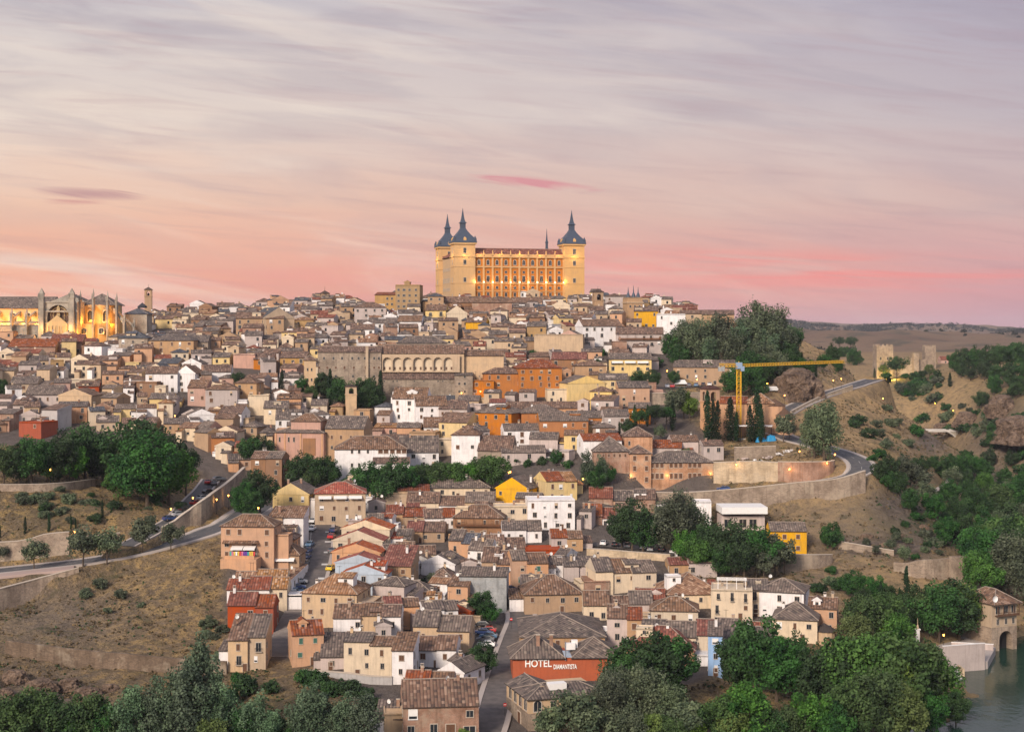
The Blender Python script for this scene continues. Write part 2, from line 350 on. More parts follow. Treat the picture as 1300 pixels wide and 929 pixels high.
T = dict(
 grey=tiles('roof_tile_grey', (.125, .100, .090), (.27, .21, .17), (.050, .044, .043)),
 brown=tiles('roof_tile_brown', (.145, .094, .074), (.31, .205, .15), (.055, .042, .038)),
 red=tiles('roof_tile_red', (.36, .105, .066), (.46, .22, .15), (.17, .06, .045), mixl=0.25),
 rust=tiles('roof_tile_rust', (.20, .080, .058), (.33, .16, .12), (.085, .042, .036), mixl=0.3),
 orange=tiles('roof_tile_orange', (.23, .130, .085), (.46, .30, .20), (.09, .055, .04), mixl=0.5),
 slate=tiles('roof_slate', (.075, .077, .088), (.14, .14, .15), (.04, .04, .05), mixl=0.3))
M_CAP = plain('ridge_mortar', (.28, .225, .185), 0.9)
M_GLASS, _t, _b = mat('window_glass', 0.12); _b.inputs['Base Color'].default_value = (0.02, 0.024, 0.03, 1); _b.inputs['Specular IOR Level'].default_value = 0.6
M_WOOD = plain('brown_shutter', (.12, .06, .035)); M_GREEN = plain('green_shutter', (.05, .13, .10)); M_FRAME = plain('window_frame', (.42, .36, .30))
M_WHITE = plain('white_paint', (.72, .70, .68)); M_IRON = plain('black_iron', (.025, .025, .028), 0.5, 0.3); M_SILL = plain('stone_sill', (.45, .38, .31))
M_LAMP = glow('lamp_glow', (1.0, 0.42, 0.09), 6.0); M_LAMPW = glow('lamp_white_glow', (1.0, 0.80, 0.50), 4.0)
# ================================================================== roads (they cut the terrain, so they come first)
def catmull(pts, step=1.5):
    out = []; n = len(pts)
    for i in range(n - 1):
        p0, p1, p2, p3 = (np.array(pts[max(0, min(n - 1, i + k))]) for k in (-1, 0, 1, 2))
        m = max(2, int(np.linalg.norm(p2 - p1) / step))
        for j in range(m):
            t = j / m; out.append(0.5 * (2 * p1 + (p2 - p0) * t + (2 * p0 - 5 * p1 + 4 * p2 - p3) * t * t + (3 * p1 - p0 - 3 * p2 + p3) * t ** 3))
    out.append(np.array(pts[-1])); return np.array(out)
def smooth_z(S, k=9):
    z = np.pad(S[:, 2], k, mode='edge'); S[:, 2] = np.convolve(z, np.ones(2 * k + 1) / (2 * k + 1), 'valid'); return S
ROADDEF = {}
def road_line(name, px, width, blend=7.0, side=0.0):
    pts = [tuple(pix(p[0], p[1], p[2] if len(p) > 2 else None, H0)) for p in px]
    S = smooth_z(catmull(pts)); ROADDEF[name] = (S, width, side); ROADS.append((S, width / 2 + side + 0.6, blend)); return S
road_line('lower_road', [(-120,738),(-40,728),(30,721),(90,714.5),(150,706),(215,690),(265,674),(305,656),(330,642)], 10.5, 6, 2.2)
road_line('upper_lane', [(160,697),(203,668),(228,650),(248,632),(262,617),(268,606)], 6.0, 4, 0.8)
road_line('main_street', [(406,640),(403,660),(402,680),(400,700),(395,722),(389,742),(381,760)], 10.0, 4, 1.2)
road_line('hotel_street', [(606,960),(622,915),(632,878),(643,842),(654,810),(662,785),(656,765),(640,752),(618,748)], 6.8, 4, 1.3)
road_line('hillside_road', [(1110,481,790),(1085,489,760),(1062,496,742),(1040,503,725),(998,522,690),(977,540,660),(1000,556,635),(1040,566,618),(1075,577,600),(1093,588,584),(1086,602,572),(1040,612,570),(980,618,574),(905,624,580),(840,628,586)], 8.6, 6, 1.4)
_S = ROADDEF['lower_road'][0]; _m = _S[:, 0] / _S[:, 1] * F + CX < 98; PROM = _S[_m].copy(); _t = np.gradient(PROM[:, :2], axis=0); _t /= np.linalg.norm(_t, axis=1)[:, None]; PROM[:, :2] += np.stack([_t[:, 1], -_t[:, 0]], 1) * 10.6; ROADS.append((PROM, 3.6, 3.0))
road_line('footpath', [(1176,628),(1190,620),(1203,613),(1204,604),(1190,597)], 2.6, 2, 0)
road_line('car_park', [(745,690),(780,692),(820,697),(860,704)], 9.0, 4, 0)
road_line('terrace_car_park', [(800,497),(835,493),(880,490),(910,490)], 12.0, 5, 0)
M_ASPH, _t, _b = mat('asphalt', 0.8); _g = G(_t); _p = _g.pos()
_g.set(_b.inputs['Base Color'], _g.mix(_g.rng(_g.noise(_p, 0.5, 5), 0.35, 0.75, 0, 1), (.062, .062, .070), (.105, .10, .098)))
M_PAVE, _t, _b = mat('street_paving', 0.85); _g = G(_t); _p = _g.pos()
_g.set(_b.inputs['Base Color'], _g.mix(_g.rng(_g.noise(_p, 0.45, 6), 0.35, 0.75, 0, 1), (.085, .075, .072), (.15, .128, .118)))
M_KERB = plain('pavement_slabs', (.38, .33, .30), 0.9); M_PAINT = plain('road_paint', (.52, .50, .47), 0.7)
def offset_line(S, d):
    t = np.gradient(S[:, :2], axis=0); t /= np.linalg.norm(t, axis=1)[:, None] + 1e-9
    return S[:, :2] + np.stack([-t[:, 1], t[:, 0]], 1) * d
def strip(mb, S, d0, d1, z, m=0, thick=0.0, a=0, b=None):
    A, B = offset_line(S, d0), offset_line(S, d1); n = len(S) if b is None else b
    for i in range(a, n - 1):
        q = [(A[i][0], A[i][1], S[i, 2] + z), (A[i + 1][0], A[i + 1][1], S[i + 1, 2] + z), (B[i + 1][0], B[i + 1][1], S[i + 1, 2] + z), (B[i][0], B[i][1], S[i, 2] + z)]
        mb.face(q, m)
        if thick:
            lo = lambda p: (p[0], p[1], p[2] - thick)
            mb.face([lo(q[0]), lo(q[1]), q[1], q[0]], m); mb.face([q[3], q[2], lo(q[2]), lo(q[3])], m)
for nm, (S, wd, side) in ROADDEF.items():
    mb = MB(); strip(mb, S, wd / 2, -wd / 2, 0.0)
    r_ = mb.build(nm, M_KERB if nm == 'footpath' else M_PAVE if nm in ('main_street', 'hotel_street', 'terrace_car_park', 'car_park') else M_ASPH)
    tag(r_, kind='structure')
    if side:
        mb = MB(); strip(mb, S, wd / 2 + side, wd / 2, 0.13, 0, 0.6); strip(mb, S, -wd / 2, -wd / 2 - side, 0.13, 0, 0.6)
        tag(mb.build('pavement', M_KERB), kind='structure')
    mb = MB()
    if nm in ('hillside_road', 'lower_road'):
        for s in (1, -1): strip(mb, S, s * (wd / 2 - 0.25) + 0.07, s * (wd / 2 - 0.25) - 0.07, 0.006)
        for i in range(0, len(S) - 3, 5): strip(mb, S, 0.06, -0.06, 0.006, 0, 0, i, i + 3)
    elif nm == 'main_street':
        strip(mb, S, -1.9, -2.05, 0.006)
        for i in range(2, len(S) - 2, 4): strip(mb, S, 4.9, 2.9, 0.006, 0, 0, i, i + 2) if i % 8 == 2 else None
    if mb.f: tag(mb.build('road_marking', M_PAINT), kind='structure')
mb = MB(); strip(mb, PROM, 3.2, -3.4, .13, 0, .8); tag(mb.build('promenade', plain('pink_paving', (.36, .27, .24), .9)), kind='structure')
# steps at the end of the main street
S_ST = catmull([tuple(pix(x, y, None, H0)) for x, y in ((381, 766), (371, 785), (361, 806), (350, 832))], 1.0)
ROADS.append((S_ST, 3.6, 3.0))
mb = MB(); A_, B_ = offset_line(S_ST, 3.4), offset_line(S_ST, -3.4)
for i in range(len(S_ST) - 1):
    z = S_ST[i, 2]; z2 = S_ST[i + 1, 2]
    q = [(A_[i][0], A_[i][1], z), (A_[i + 1][0], A_[i + 1][1], z), (B_[i + 1][0], B_[i + 1][1], z), (B_[i][0], B_[i][1], z)]
    mb.face(q, 0); mb.face([(A_[i + 1][0], A_[i + 1][1], z), (A_[i + 1][0], A_[i + 1][1], z2 - .3), (B_[i + 1][0], B_[i + 1][1], z2 - .3), (B_[i + 1][0], B_[i + 1][1], z)], 1)
tag(mb.build('stepped_path', [M_PAVE, M_KERB]), kind='structure')

# ================================================================== ground sheet
HILLROW = ([0, 900, 1000, 1050, 1080, 1120, 1150, 1200, 1240, 1270, 1300, 1400, 2000], [412, 410, 407.5, 409.5, 411.5, 411.5, 410.5, 413, 414.5, 416, 417.5, 418, 414])
def ss(x, a, b): t = np.clip((x - a) / (b - a), 0, 1); return t * t * (3 - 2 * t)
def inpoly(px, py, poly):
    r = np.zeros(np.shape(px), bool); n = len(poly)
    for i in range(n):
        (x1, y1), (x2, y2) = poly[i], poly[(i + 1) % n]
        if y1 == y2: continue
        c = ((y1 > py) != (y2 > py)) & (px < (x2 - x1) * (py - y1) / (y2 - y1) + x1); r ^= c
    return r
rows = np.concatenate([np.linspace(-60, 325, 50), np.arange(327, 1000, 2.1), np.geomspace(1002, 11000, 130)])
cols = np.sin(np.linspace(-1, 1, 440) * 1.0) / math.sin(1.0) * 0.5
YY, AA = np.meshgrid(rows, cols, indexing='ij'); XX = AA * (np.maximum(YY, 0) * 0.95 + 130)
ZZ = H(XX, YY)
PXg = np.where(YY > 50, XX / np.maximum(YY, 50) * F + CX, -999); PYg = np.where(YY > 50, HY - ZZ / np.maximum(YY, 50) * F, 2000)
far = ss(YY, 5200, 8200)
zr = -(np.interp(PXg, *HILLROW) - HY) / F * 8200
fall = ss(YY, 8400, 11000)
ZH = (-28 * (1 - far) + zr * far) * (1 - fall) - 60 * fall
sel = ss(YY, 1700, 2300)
fb = np.zeros_like(ZZ)
for i in range(len(rows)):
    if rows[i] > 1300:
        s = 1 / 700
        for j in range(len(cols)): fb[i, j] = noise.fractal(Vector((XX[i, j] * s, YY[i, j] * s * 0.6, 0)), 0.9, 2.1, 4)
ZZ = ZZ * (1 - sel) + ZH * sel + fb * np.clip((YY - 1300) / 2000, 0, 1) * 64 * (1 - 0.86 * ss(YY, 6500, 8200))
TOWN = [(-400, 418), (150, 412), (250, 400), (380, 385), (540, 380), (800, 385), (870, 398), (862, 470), (850, 505), (905, 560), (905, 630), (830, 690), (900, 760), (1040, 800), (930, 850), (770, 900), (640, 960), (500, 960), (420, 850), (345, 835), (285, 800), (285, 690), (310, 640), (235, 590), (120, 575), (0, 565), (-400, 565)]
town = inpoly(PXg, PYg, TOWN) & (YY > 340) & (YY < 960)
town = town.astype(float)
for _ in range(2): town[1:-1, 1:-1] = (town[1:-1, 1:-1] + town[:-2, 1:-1] + town[2:, 1:-1] + town[1:-1, :-2] + town[1:-1, 2:]) / 5
nat = (1 - town) * ((YY > 335) & (YY < 1400))
rd = np.ones_like(ZZ)
for S, hw, bl in ROADS:
    k = np.nonzero((XX > S[:, 0].min() - 12) & (XX < S[:, 0].max() + 12) & (YY > S[:, 1].min() - 12) & (YY < S[:, 1].max() + 12))
    if len(k[0]) == 0: continue
    d = np.hypot(XX[k][:, None] - S[None, :, 0], YY[k][:, None] - S[None, :, 1]).min(1); rd[k] = np.minimum(rd[k], np.clip((d - hw) / 5, 0, 1))
rough = np.zeros_like(ZZ); rock = np.zeros_like(ZZ)
ROCKS = [(55, 885, 75, 45), (1160, 690, 45, 22), (1285, 560, 60, 40), (1180, 560, 30, 20), (1015, 485, 30, 20), (1255, 600, 40, 25), (1100, 690, 50, 14), (1140, 640, 40, 26)]
for cx, cy, sx, sy in ROCKS: rock = np.maximum(rock, np.exp(-((PXg - cx) / sx) ** 2 - ((PYg - cy) / sy) ** 2))
rock *= (YY > 340) & (YY < 1500)
ii, jj = np.nonzero(nat > 0.02)
for i, j in zip(ii, jj):
    v = Vector((XX[i, j], YY[i, j], 0))
    a = noise.fractal(v / 14, 0.8, 2.2, 4)
    r_ = noise.ridged_multi_fractal(v / 9, 0.9, 2.1, 4, 0.9, 2.0) - 1.2 if rock[i, j] > 0.05 else 0
    rough[i, j] = a * 1.3 + (noise.ridged_multi_fractal(Vector((v.x / 11, v.y / 26, 4)), 0.9, 2.1, 4, 0.9, 2.0) - 1.1) * .7 + r_ * 2.2 * rock[i, j]
ZZ = ZZ + rough * nat * rd
def ZG(x, y):      # height of the finished sheet (bilinear)
    i = np.clip(np.searchsorted(rows, y) - 1, 0, len(rows) - 2); a = x / (max(y, 0) * 0.95 + 130); j = np.clip(np.searchsorted(cols, a) - 1, 0, len(cols) - 2)
    u = (y - rows[i]) / (rows[i + 1] - rows[i]); v = min(1, max(0, (a - cols[j]) / (cols[j + 1] - cols[j])))
    return float((ZZ[i, j] * (1 - v) + ZZ[i, j + 1] * v) * (1 - u) + (ZZ[i + 1, j] * (1 - v) + ZZ[i + 1, j + 1] * v) * u)
green = np.zeros_like(ZZ)
GREENS = [(1190, 660, 90, 40, .9), (1240, 640, 60, 60, .9), (1280, 690, 50, 50, 1), (1160, 480, 40, 16, .7), (1130, 640, 30, 25, .5), (110, 640, 70, 14, .35), (1270, 520, 40, 40, .5), (1130, 590, 18, 40, .3), (60, 655, 60, 20, .3), (250, 900, 300, 30, .5), (1100, 860, 140, 60, .6)]
for cx, cy, sx, sy, k in GREENS: green = np.maximum(green, k * np.exp(-((PXg - cx) / sx) ** 2 - ((PYg - cy) / sy) ** 2))
grey = np.maximum.reduce([np.exp(-((PXg - 1090) / 95) ** 2 - ((PYg - 665) / 42) ** 2), 0.7 * np.exp(-((PXg - 60) / 110) ** 2 - ((PYg - 780) / 45) ** 2), 0.6 * np.exp(-((PXg - 1050) / 60) ** 2 - ((PYg - 740) / 30) ** 2)])
verts = np.stack([XX, YY, ZZ], -1).reshape(-1, 3)
nr, ncl = XX.shape; q = np.arange(nr * ncl).reshape(nr, ncl)
faces = np.stack([q[:-1, :-1], q[:-1, 1:], q[1:, 1:], q[1:, :-1]], -1).reshape(-1, 4)
me = bpy.data.meshes.new('terrain'); me.vertices.add(len(verts)); me.vertices.foreach_set('co', verts.ravel().astype(np.float32))
me.loops.add(faces.size); me.loops.foreach_set('vertex_index', faces.ravel().astype(np.int32))
me.polygons.add(len(faces)); me.polygons.foreach_set('loop_start', np.arange(0, faces.size, 4, dtype=np.int32)); me.polygons.foreach_set('loop_total', np.full(len(faces), 4, np.int32))
me.polygons.foreach_set('use_smooth', np.ones(len(faces), bool)); me.update(calc_edges=True)
at = me.attributes.new('zone', 'FLOAT_COLOR', 'POINT'); at.data.foreach_set('color', np.stack([town, green, rock, grey], -1).reshape(-1).astype(np.float32))
terrain = bpy.data.objects.new('terrain', me); COL.objects.link(terrain); tag(terrain, kind='structure')
M_GND, t, b = mat('dry_hillside', 0.97); g = G(t); p = g.pos()
at = g.n('ShaderNodeAttribute', attribute_name='zone'); sp = g.n('ShaderNodeSeparateColor'); t.links.new(at.outputs['Color'], sp.inputs[0]); zt, zg, zrk = sp.outputs; zgy = at.outputs['Alpha']
n1 = g.noise(p, 0.045, 6, 0.7); n2 = g.noise(p, 0.26, 6, 0.72); n3 = g.noise(p, 1.3, 5, 0.75)
c = g.mix(g.rng(n1, 0.36, 0.66, 0, 1), (.150, .108, .068), (.265, .185, .100))
c = g.mix(g.rng(n2, 0.47, 0.60, 0, .9), c, (.43, .285, .115))
c = g.mix(g.math('MULTIPLY', zgy, g.rng(n2, 0.3, 0.6, 0.5, 1.0)), c, (.190, .158, .134))
c = g.mix(g.rng(n3, 0.52, 0.62, 0, .85), c, (.050, .040, .028))
c = g.mix(g.rng(n3, 0.36, 0.44, .6, 0), c, (.31, .245, .185))
c = g.mix(g.rng(g.noise(p, 0.11, 6, .75), 0.54, 0.64, 0, .6), c, (.085, .066, .042))
sx0 = g.n('ShaderNodeSeparateXYZ'); t.links.new(p, sx0.inputs[0]); c = g.mix(g.math('MULTIPLY', g.rng(sx0.outputs[0], 85, 125, 0, .75), g.rng(n2, .36, .58, .25, 1)), c, g.mix(g.rng(n3, .4, .6, 0, 1), (.36, .235, .12), (.52, .365, .19)))  # straw cover on the right slope, colour lightened to offset its shading
gm = g.math('MULTIPLY', zg, g.rng(n2, 0.36, 0.54, 0.35, 1.3)); gm2 = g.rng(g.noise(p, 0.16, 5, 0.7), 0.55, 0.68, 0, .7)
c = g.mix(g.math('MINIMUM', g.math('MAXIMUM', gm, gm2), 1.0), c, g.mix(n3, (.042, .050, .022), (.095, .09, .045)))
rk = g.noise(p, 0.28, 6, 0.7); c = g.mix(zrk, c, g.mix(g.rng(rk, .35, .68, 0, 1), (.06, .047, .04), (.22, .175, .145)))
c = g.mix(zt, c, g.mix(g.rng(n2, .35, .7, 0, 1), (.10, .082, .073), (.17, .14, .122)))
# far country: ploughed fields and a dark belt of holm oaks
sx = g.n('ShaderNodeSeparateXYZ'); t.links.new(p, sx.inputs[0]); fy = sx.outputs[1]
fn = g.noise(p, 0.0022, 6, 0.7); fn2 = g.noise(p, 0.010, 5, 0.7)
fc = g.mix(g.rng(fn, .38, .62, 0, 1), (.145, .090, .060), (.20, .135, .085)); fc = g.mix(g.rng(fn2, .52, .60, 0, .85), fc, (.075, .066, .046))
c = g.mix(g.rng(fy, 1250, 1800, 0, 1), c, fc)
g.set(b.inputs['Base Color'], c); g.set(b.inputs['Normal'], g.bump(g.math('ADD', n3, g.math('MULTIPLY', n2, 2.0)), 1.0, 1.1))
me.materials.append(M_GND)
# river
M_WATER, t, b = mat('river_water', 0.10); g = G(t); p = g.pos(); b.inputs['Base Color'].default_value = (.014, .040, .028, 1); b.inputs['IOR'].default_value = 1.33; b.inputs['Specular IOR Level'].default_value = 0.5
mp = g.n('ShaderNodeMapping'); mp.inputs['Scale'].default_value = (1.0, 0.35, 1); t.links.new(p, mp.inputs[0])
g.set(b.inputs['Normal'], g.bump(g.math('ADD', g.noise(mp.outputs[0], 0.9, 4), g.math('MULTIPLY', g.noise(p, 0.12, 3), 1.5)), 0.28, 0.25))
mb = MB(); mb.face([(-480, 232, -95), (440, 232, -95), (440, 1120, -95), (-480, 1120, -95)]); river = mb.build('river', M_WATER); tag(river, kind='structure')
# ================================================================== buildings
LAND = []       # (phrase, photo column, photo row) used to say where a thing stands
AUTO = []       # things whose label is completed at the end: (object, description, px, py)
FOOT = []       # footprints already taken: (cx, cy, half w, half d, yaw)
ALLB = []
def roof_face(mb, pts, m):
    p = [Vector(q) for q in pts]; u = (p[1] - p[0]).normalized(); n = u.cross(p[2] - p[0]).normalized(); v = n.cross(u)
    mb.face(pts, m, [((q - p[0]).dot(u) + p[0].x * 1.37, (q - p[0]).dot(v)) for q in p])
def add_roof(mb, x0, x1, y0, y1, z, rise, kind, oh=0.45, cap=True, th=0.22, mr=0, mw=1, mc=2):
    """closed tiled roof: slots are tile, wall, ridge mortar"""
    if kind == 'flat':
        pw = 0.3
        mb.face([(x0 + pw, y0 + pw, z - .35), (x1 - pw, y0 + pw, z - .35), (x1 - pw, y1 - pw, z - .35), (x0 + pw, y1 - pw, z - .35)], mr)
        for a, b_, c_, d_ in ((x0, x1, y0, y0 + pw), (x0, x1, y1 - pw, y1), (x0, x0 + pw, y0 + pw, y1 - pw), (x1 - pw, x1, y0 + pw, y1 - pw)):
            mb.box(((a + b_) / 2, (c_ + d_) / 2, z - .1), (b_ - a, d_ - c_, .7), mw)
        return
    if kind == 'shed':
        a, b_, c_, d_ = x0 - .2, x1 + .2, y0 - oh, y1 + .1
        roof_face(mb, [(a, c_, z), (b_, c_, z), (b_, d_, z + rise), (a, d_, z + rise)], mr)
        mb.face([(a, c_, z - th), (b_, c_, z - th), (b_, c_, z), (a, c_, z)], mr); mb.face([(b_, c_, z - th), (a, c_, z - th), (a, d_, z - th), (b_, d_, z - th)], mw)
        mb.face([(a, c_, z - th), (a, c_, z), (a, d_, z + rise), (a, d_, z - th)], mw); mb.face([(b_, c_, z), (b_, c_, z - th), (b_, d_, z - th), (b_, d_, z + rise)], mw)
        mb.face([(a, d_, z - th), (a, d_, z + rise), (b_, d_, z + rise), (b_, d_, z - th)], mw); return
    sw = kind == 'gy' or (kind == 'hip' and (y1 - y0) > (x1 - x0))
    if sw: f = lambda p: (p[1], p[0], p[2]); X0, X1, Y0, Y1 = y0, y1, x0, x1
    else: f = lambda p: p; X0, X1, Y0, Y1 = x0, x1, y0, y1
    def F_(pts, m, r=True):
        q = [f(p) for p in pts]; q = q[::-1] if sw else q
        roof_face(mb, q, m) if r else mb.face(q, m)
    ym = (Y0 + Y1) / 2; gx = oh if kind == 'hip' else 0.18
    a, b_, c_, d_ = X0 - gx, X1 + gx, Y0 - oh, Y1 + oh; zr = z + rise
    run = (d_ - c_) / 2 if kind == 'hip' else 0.0
    run = min(run, (b_ - a) / 2 - 0.01)
    A, B = (a + run, ym, zr), (b_ - run, ym, zr)
    e = [(a, c_, z), (b_, c_, z), (b_, d_, z), (a, d_, z)]
    F_([e[0], e[1], B, A], mr); F_([e[2], e[3], A, B], mr)
    lo = [(p[0], p[1], z - th) for p in e]
    if kind == 'hip':
        F_([e[1], e[2], B], mr); F_([e[3], e[0], A], mr)
        for i in range(4): F_([lo[i], lo[(i + 1) % 4], e[(i + 1) % 4], e[i]], mr, False)
    else:
        F_([lo[0], lo[1], e[1], e[0]], mr, False); F_([lo[2], lo[3], e[3], e[2]], mr, False)
        F_([lo[1], lo[2], e[2], B, e[1]], mw, False); F_([lo[3], lo[0], e[0], A, e[3]], mw, False)
    F_(lo[::-1], mw, False)
    if cap:
        up = lambda p: Vector(f(p)) + Vector((0, 0, .03))
        mb.bar(up(A), up(B), .16, mc) if (Vector(A) - Vector(B)).length > .3 else None
        if kind == 'hip':
            for p, q_ in ((e[0], A), (e[3], A), (e[1], B), (e[2], B)): mb.bar(up(p), up(q_), .14, mc)
# ---- window prototypes (unit size, facing -y, origin in the centre of the opening)
def win_proto(kind):
    mb = MB()
    fr = 0.09
    if kind in ('dark', 'balcony'):
        mb.face([(-.5, -.02, -.5), (.5, -.02, -.5), (.5, -.02, .5), (-.5, -.02, .5)], 0)
        mb.box((0, -.03, 0), (.05, .06, 1), 1)
    else:
        mb.box((-.25, -.04, 0), (.47, .08, 1), 2); mb.box((.25, -.04, 0), (.47, .08, 1), 2)
    for x in (-1, 1): mb.box((x * .54, -.04, 0), (fr, .12, 1.16), 1)
    mb.box((0, -.04, .54), (1.0, .12, fr), 1); mb.box((0, -.09, -.555), (1.2, .24, .09), 3)
    if kind == 'balcony':
        mb.box((0, -.35, -.52), (1.5, .62, .05), 3)
        for i in range(9): mb.box((-.7 + i * .175, -.62, -.30), (.03, .03, .42), 4)
        for x in (-.7, .7): mb.box((x, -.35, -.11), (.03, .55, .03), 4)
        mb.box((0, -.62, -.09), (1.44, .04, .04), 4)
    me = mb.mesh('window', [M_GLASS, M_FRAME, M_GREEN if kind == 'green' else M_WOOD, M_SILL, M_IRON]); return bpy.data.objects.new('window', me)
WP = {k: win_proto(k) for k in ('dark', 'brown', 'green', 'balcony')}
def blind_proto(pl):
    mb = MB(); mb.face([(-.5, -.02, -.5), (.5, -.02, -.5), (.5, -.02, .5), (-.5, -.02, .5)], 0); mb.box((0, -.05, .25 if pl else .15), (1, .06, .5 if pl else .7), 1)
    for x in (-1, 1): mb.box((x * .54, -.04, 0), (.09, .12, 1.16), 2)
    mb.box((0, -.04, .54), (1, .12, .09), 2); mb.box((0, -.1, -.56), (1.25, .26, .1), 2)
    return bpy.data.objects.new('window', mb.mesh('window', [M_GLASS, (M_WHITE, W['sand'])[pl], (M_WHITE, M_SILL)[pl]]))
WP['blind'] = blind_proto(0); WP['halfblind'] = blind_proto(1)
def arch_win_proto():
    mb = MB(); pts = [(-.5, -.5), (.5, -.5)] + [(.5 * math.cos(a), .15 + .35 * math.sin(a)) for a in np.linspace(0, math.pi, 9)]
    mb.face([(x, -.02, z) for x, z in pts], 0)
    for i in range(len(pts)):
        a, b_ = pts[i], pts[(i + 1) % len(pts)]; mb.bar((a[0], -.05, a[1]), (b_[0], -.05, b_[1]), .06, 1)
    mb.box((0, -.04, -.1), (.05, .06, .8), 1)
    return bpy.data.objects.new('window', mb.mesh('arched_window', [M_GLASS, M_FRAME]))
WP['arch'] = arch_win_proto()
def door_proto():
    mb = MB(); mb.box((0, -.03, 0), (1, .1, 1), 0); mb.box((-.56, -.05, .03), (.12, .14, 1.06), 1); mb.box((.56, -.05, .03), (.12, .14, 1.06), 1); mb.box((0, -.05, .53), (1.0, .14, .07), 1); mb.box((.3, -.1, -.02), (.06, .06, .06), 2)
    return bpy.data.objects.new('door', mb.mesh('door', [M_WOOD, M_SILL, M_IRON]))
WP['door'] = door_proto()
def chim_proto(k):
    mb = MB(); h = 1.5
    mb.box((0, 0, .1), (.75, .55, h * 1.4), 0); mb.box((0, 0, h * .8 + .06), (.95, .75, .12), 1)
    if k: mb.box((0, 0, h * .8 + .3), (.5, .35, .35), 2); mb.box((0, 0, h * .8 + .53), (.9, .7, .1), 1)
    return bpy.data.objects.new('chimney', mb.mesh('chimney', [(W['brick'], W['white'], W['sand'])[k], M_SILL, M_IRON]))
CH = [chim_proto(0), chim_proto(1), chim_proto(2)]
def dish_proto():
    mb = MB(); mb.bar((0, 0, -.3), (0, 0, 1.1), .05, 1); prof = [(0.02, 0), (.3, .05), (.55, .17)]
    mb.lathe(prof, 12, 0); n = len(mb.v); mb.v = [(x, -z - .06, y + 1.1) if i >= 24 else (x, y, z) for i, (x, y, z) in enumerate(mb.v)]
    mb.bar((0, -.1, .6), (0, -.55, 1.1), .025, 1)
    return bpy.data.objects.new('satellite_dish', mb.mesh('satellite_dish', [M_WHITE, M_IRON]))
DISH = dish_proto()
def ant_proto():
    mb = MB(); mb.bar((0, 0, -.5), (0, 0, 3.2), .05, 0); mb.bar((-.7, 0, 3.0), (.7, 0, 3.0), .035, 0)
    for i in range(6): mb.bar((-.6 + i * .24, -.3, 3.0), (-.6 + i * .24, .3, 3.0), .025, 0)
    return bpy.data.objects.new('aerial', mb.mesh('aerial', [M_IRON]))
ANT = ant_proto()
def awning_proto():
    mb = MB(); mb.face([(-.5, 0, .25), (.5, 0, .25), (.5, -1.1, -.25), (-.5, -1.1, -.25)][::-1], 0); mb.face([(-.5, 0, .22), (.5, 0, .22), (.5, -1.1, -.28), (-.5, -1.1, -.28)], 0)
    mb.box((0, -1.1, -.36), (1, .03, .2), 0); mb.bar((-.48, 0, -.4), (-.48, -1.08, -.27), .02, 1); mb.bar((.48, 0, -.4), (.48, -1.08, -.27), .02, 1)
    return bpy.data.objects.new('awning', mb.mesh('awning', [M_WHITE, M_IRON]))
AWN = awning_proto()

class Bld:
    """one building: an Empty at the middle of its front foot; local x along the front, y into the building"""
    def __init__(s, name, label, cat, px, py, yaw=0.0, group=None, Y=None, auto=False, at=None):
        s.px, s.py = px, py
        p = pix(px, py, Y) if at is None else at
        s.P = p; s.k = p.y / F           # metres per photo pixel here
        s.root = empty(name, p, R(yaw)); s.yaw = R(yaw); tag(s.root, label, cat, group); s.name = name
        s.rng = random.Random(int(px * 131 + py * 17)); ALLB.append(s); s.roofs = []
        if auto: AUTO.append((s.root, label, px, py))
    def vol(s, x0, x1, y0, y1, h, roof, rise, wm, rm, z0=None, cap=True, oh=.45, base=5.0, foot=True, name='wall', solid=True):
        z0 = -base if z0 is None else z0
        wm_ = W[wm] if isinstance(wm, str) else wm; rm_ = T[rm] if isinstance(rm, str) else rm
        mb = MB(); mb.prism([(x0, y0), (x1, y0), (x1, y1), (x0, y1)], z0, h, 0)
        wo = mb.build(name, wm_, s.root)
        ro = None
        if roof:
            mb = MB(); add_roof(mb, x0, x1, y0, y1, h + .01, rise, roof, oh, cap); ro = mb.build('roof', [rm_, wm_, M_CAP], s.root); s.roofs.append((ro, x0, x1, y0, y1, h, rise, roof))
        if foot:
            cx, cy = (x0 + x1) / 2, (y0 + y1) / 2; c, n = math.cos(s.yaw), math.sin(s.yaw)
            FOOT.append((s.P.x + cx * c - cy * n, s.P.y + cx * n + cy * c, (x1 - x0) / 2, (y1 - y0) / 2, s.yaw))
        return wo, ro
    def win(s, kind, x, y, z, w, h, face='f', nm='window', parent=None):
        o = link_copy(WP[kind], parent or s.root, (x, y, z), {'f': 0, 'l': -math.pi / 2, 'r': math.pi / 2}[face], (w, 1, h)); o.name = nm; return o
    def chimney(s, n=1):
        if not s.roofs: return
        ro, x0, x1, y0, y1, h, rise, kind = s.roofs[0]
        for _ in range(n):
            u = s.rng.uniform(.15, .85); v = s.rng.uniform(.35, .7); z = h + rise * (1 - abs(v - .5) * 2) * (.9 if kind != 'flat' else 0) * (min(1, min(u, 1 - u) * 2.5) if kind == 'hip' else 1)
            link_copy(s.rng.choice(CH), ro, (x0 + (x1 - x0) * u, y0 + (y1 - y0) * v, z + .1), 0, (1, 1, s.rng.uniform(.8, 1.3)))
    def gadget(s, src):
        if not s.roofs: return
        ro, x0, x1, y0, y1, h, rise, kind = s.roofs[0]
        link_copy(src, ro, (s.rng.uniform(x0 + 1, x1 - 1), (y0 + y1) / 2, h + rise * .8), s.rng.uniform(-.8, .8))
WSTY = ['dark', 'dark', 'dark', 'brown', 'brown', 'balcony', 'green']
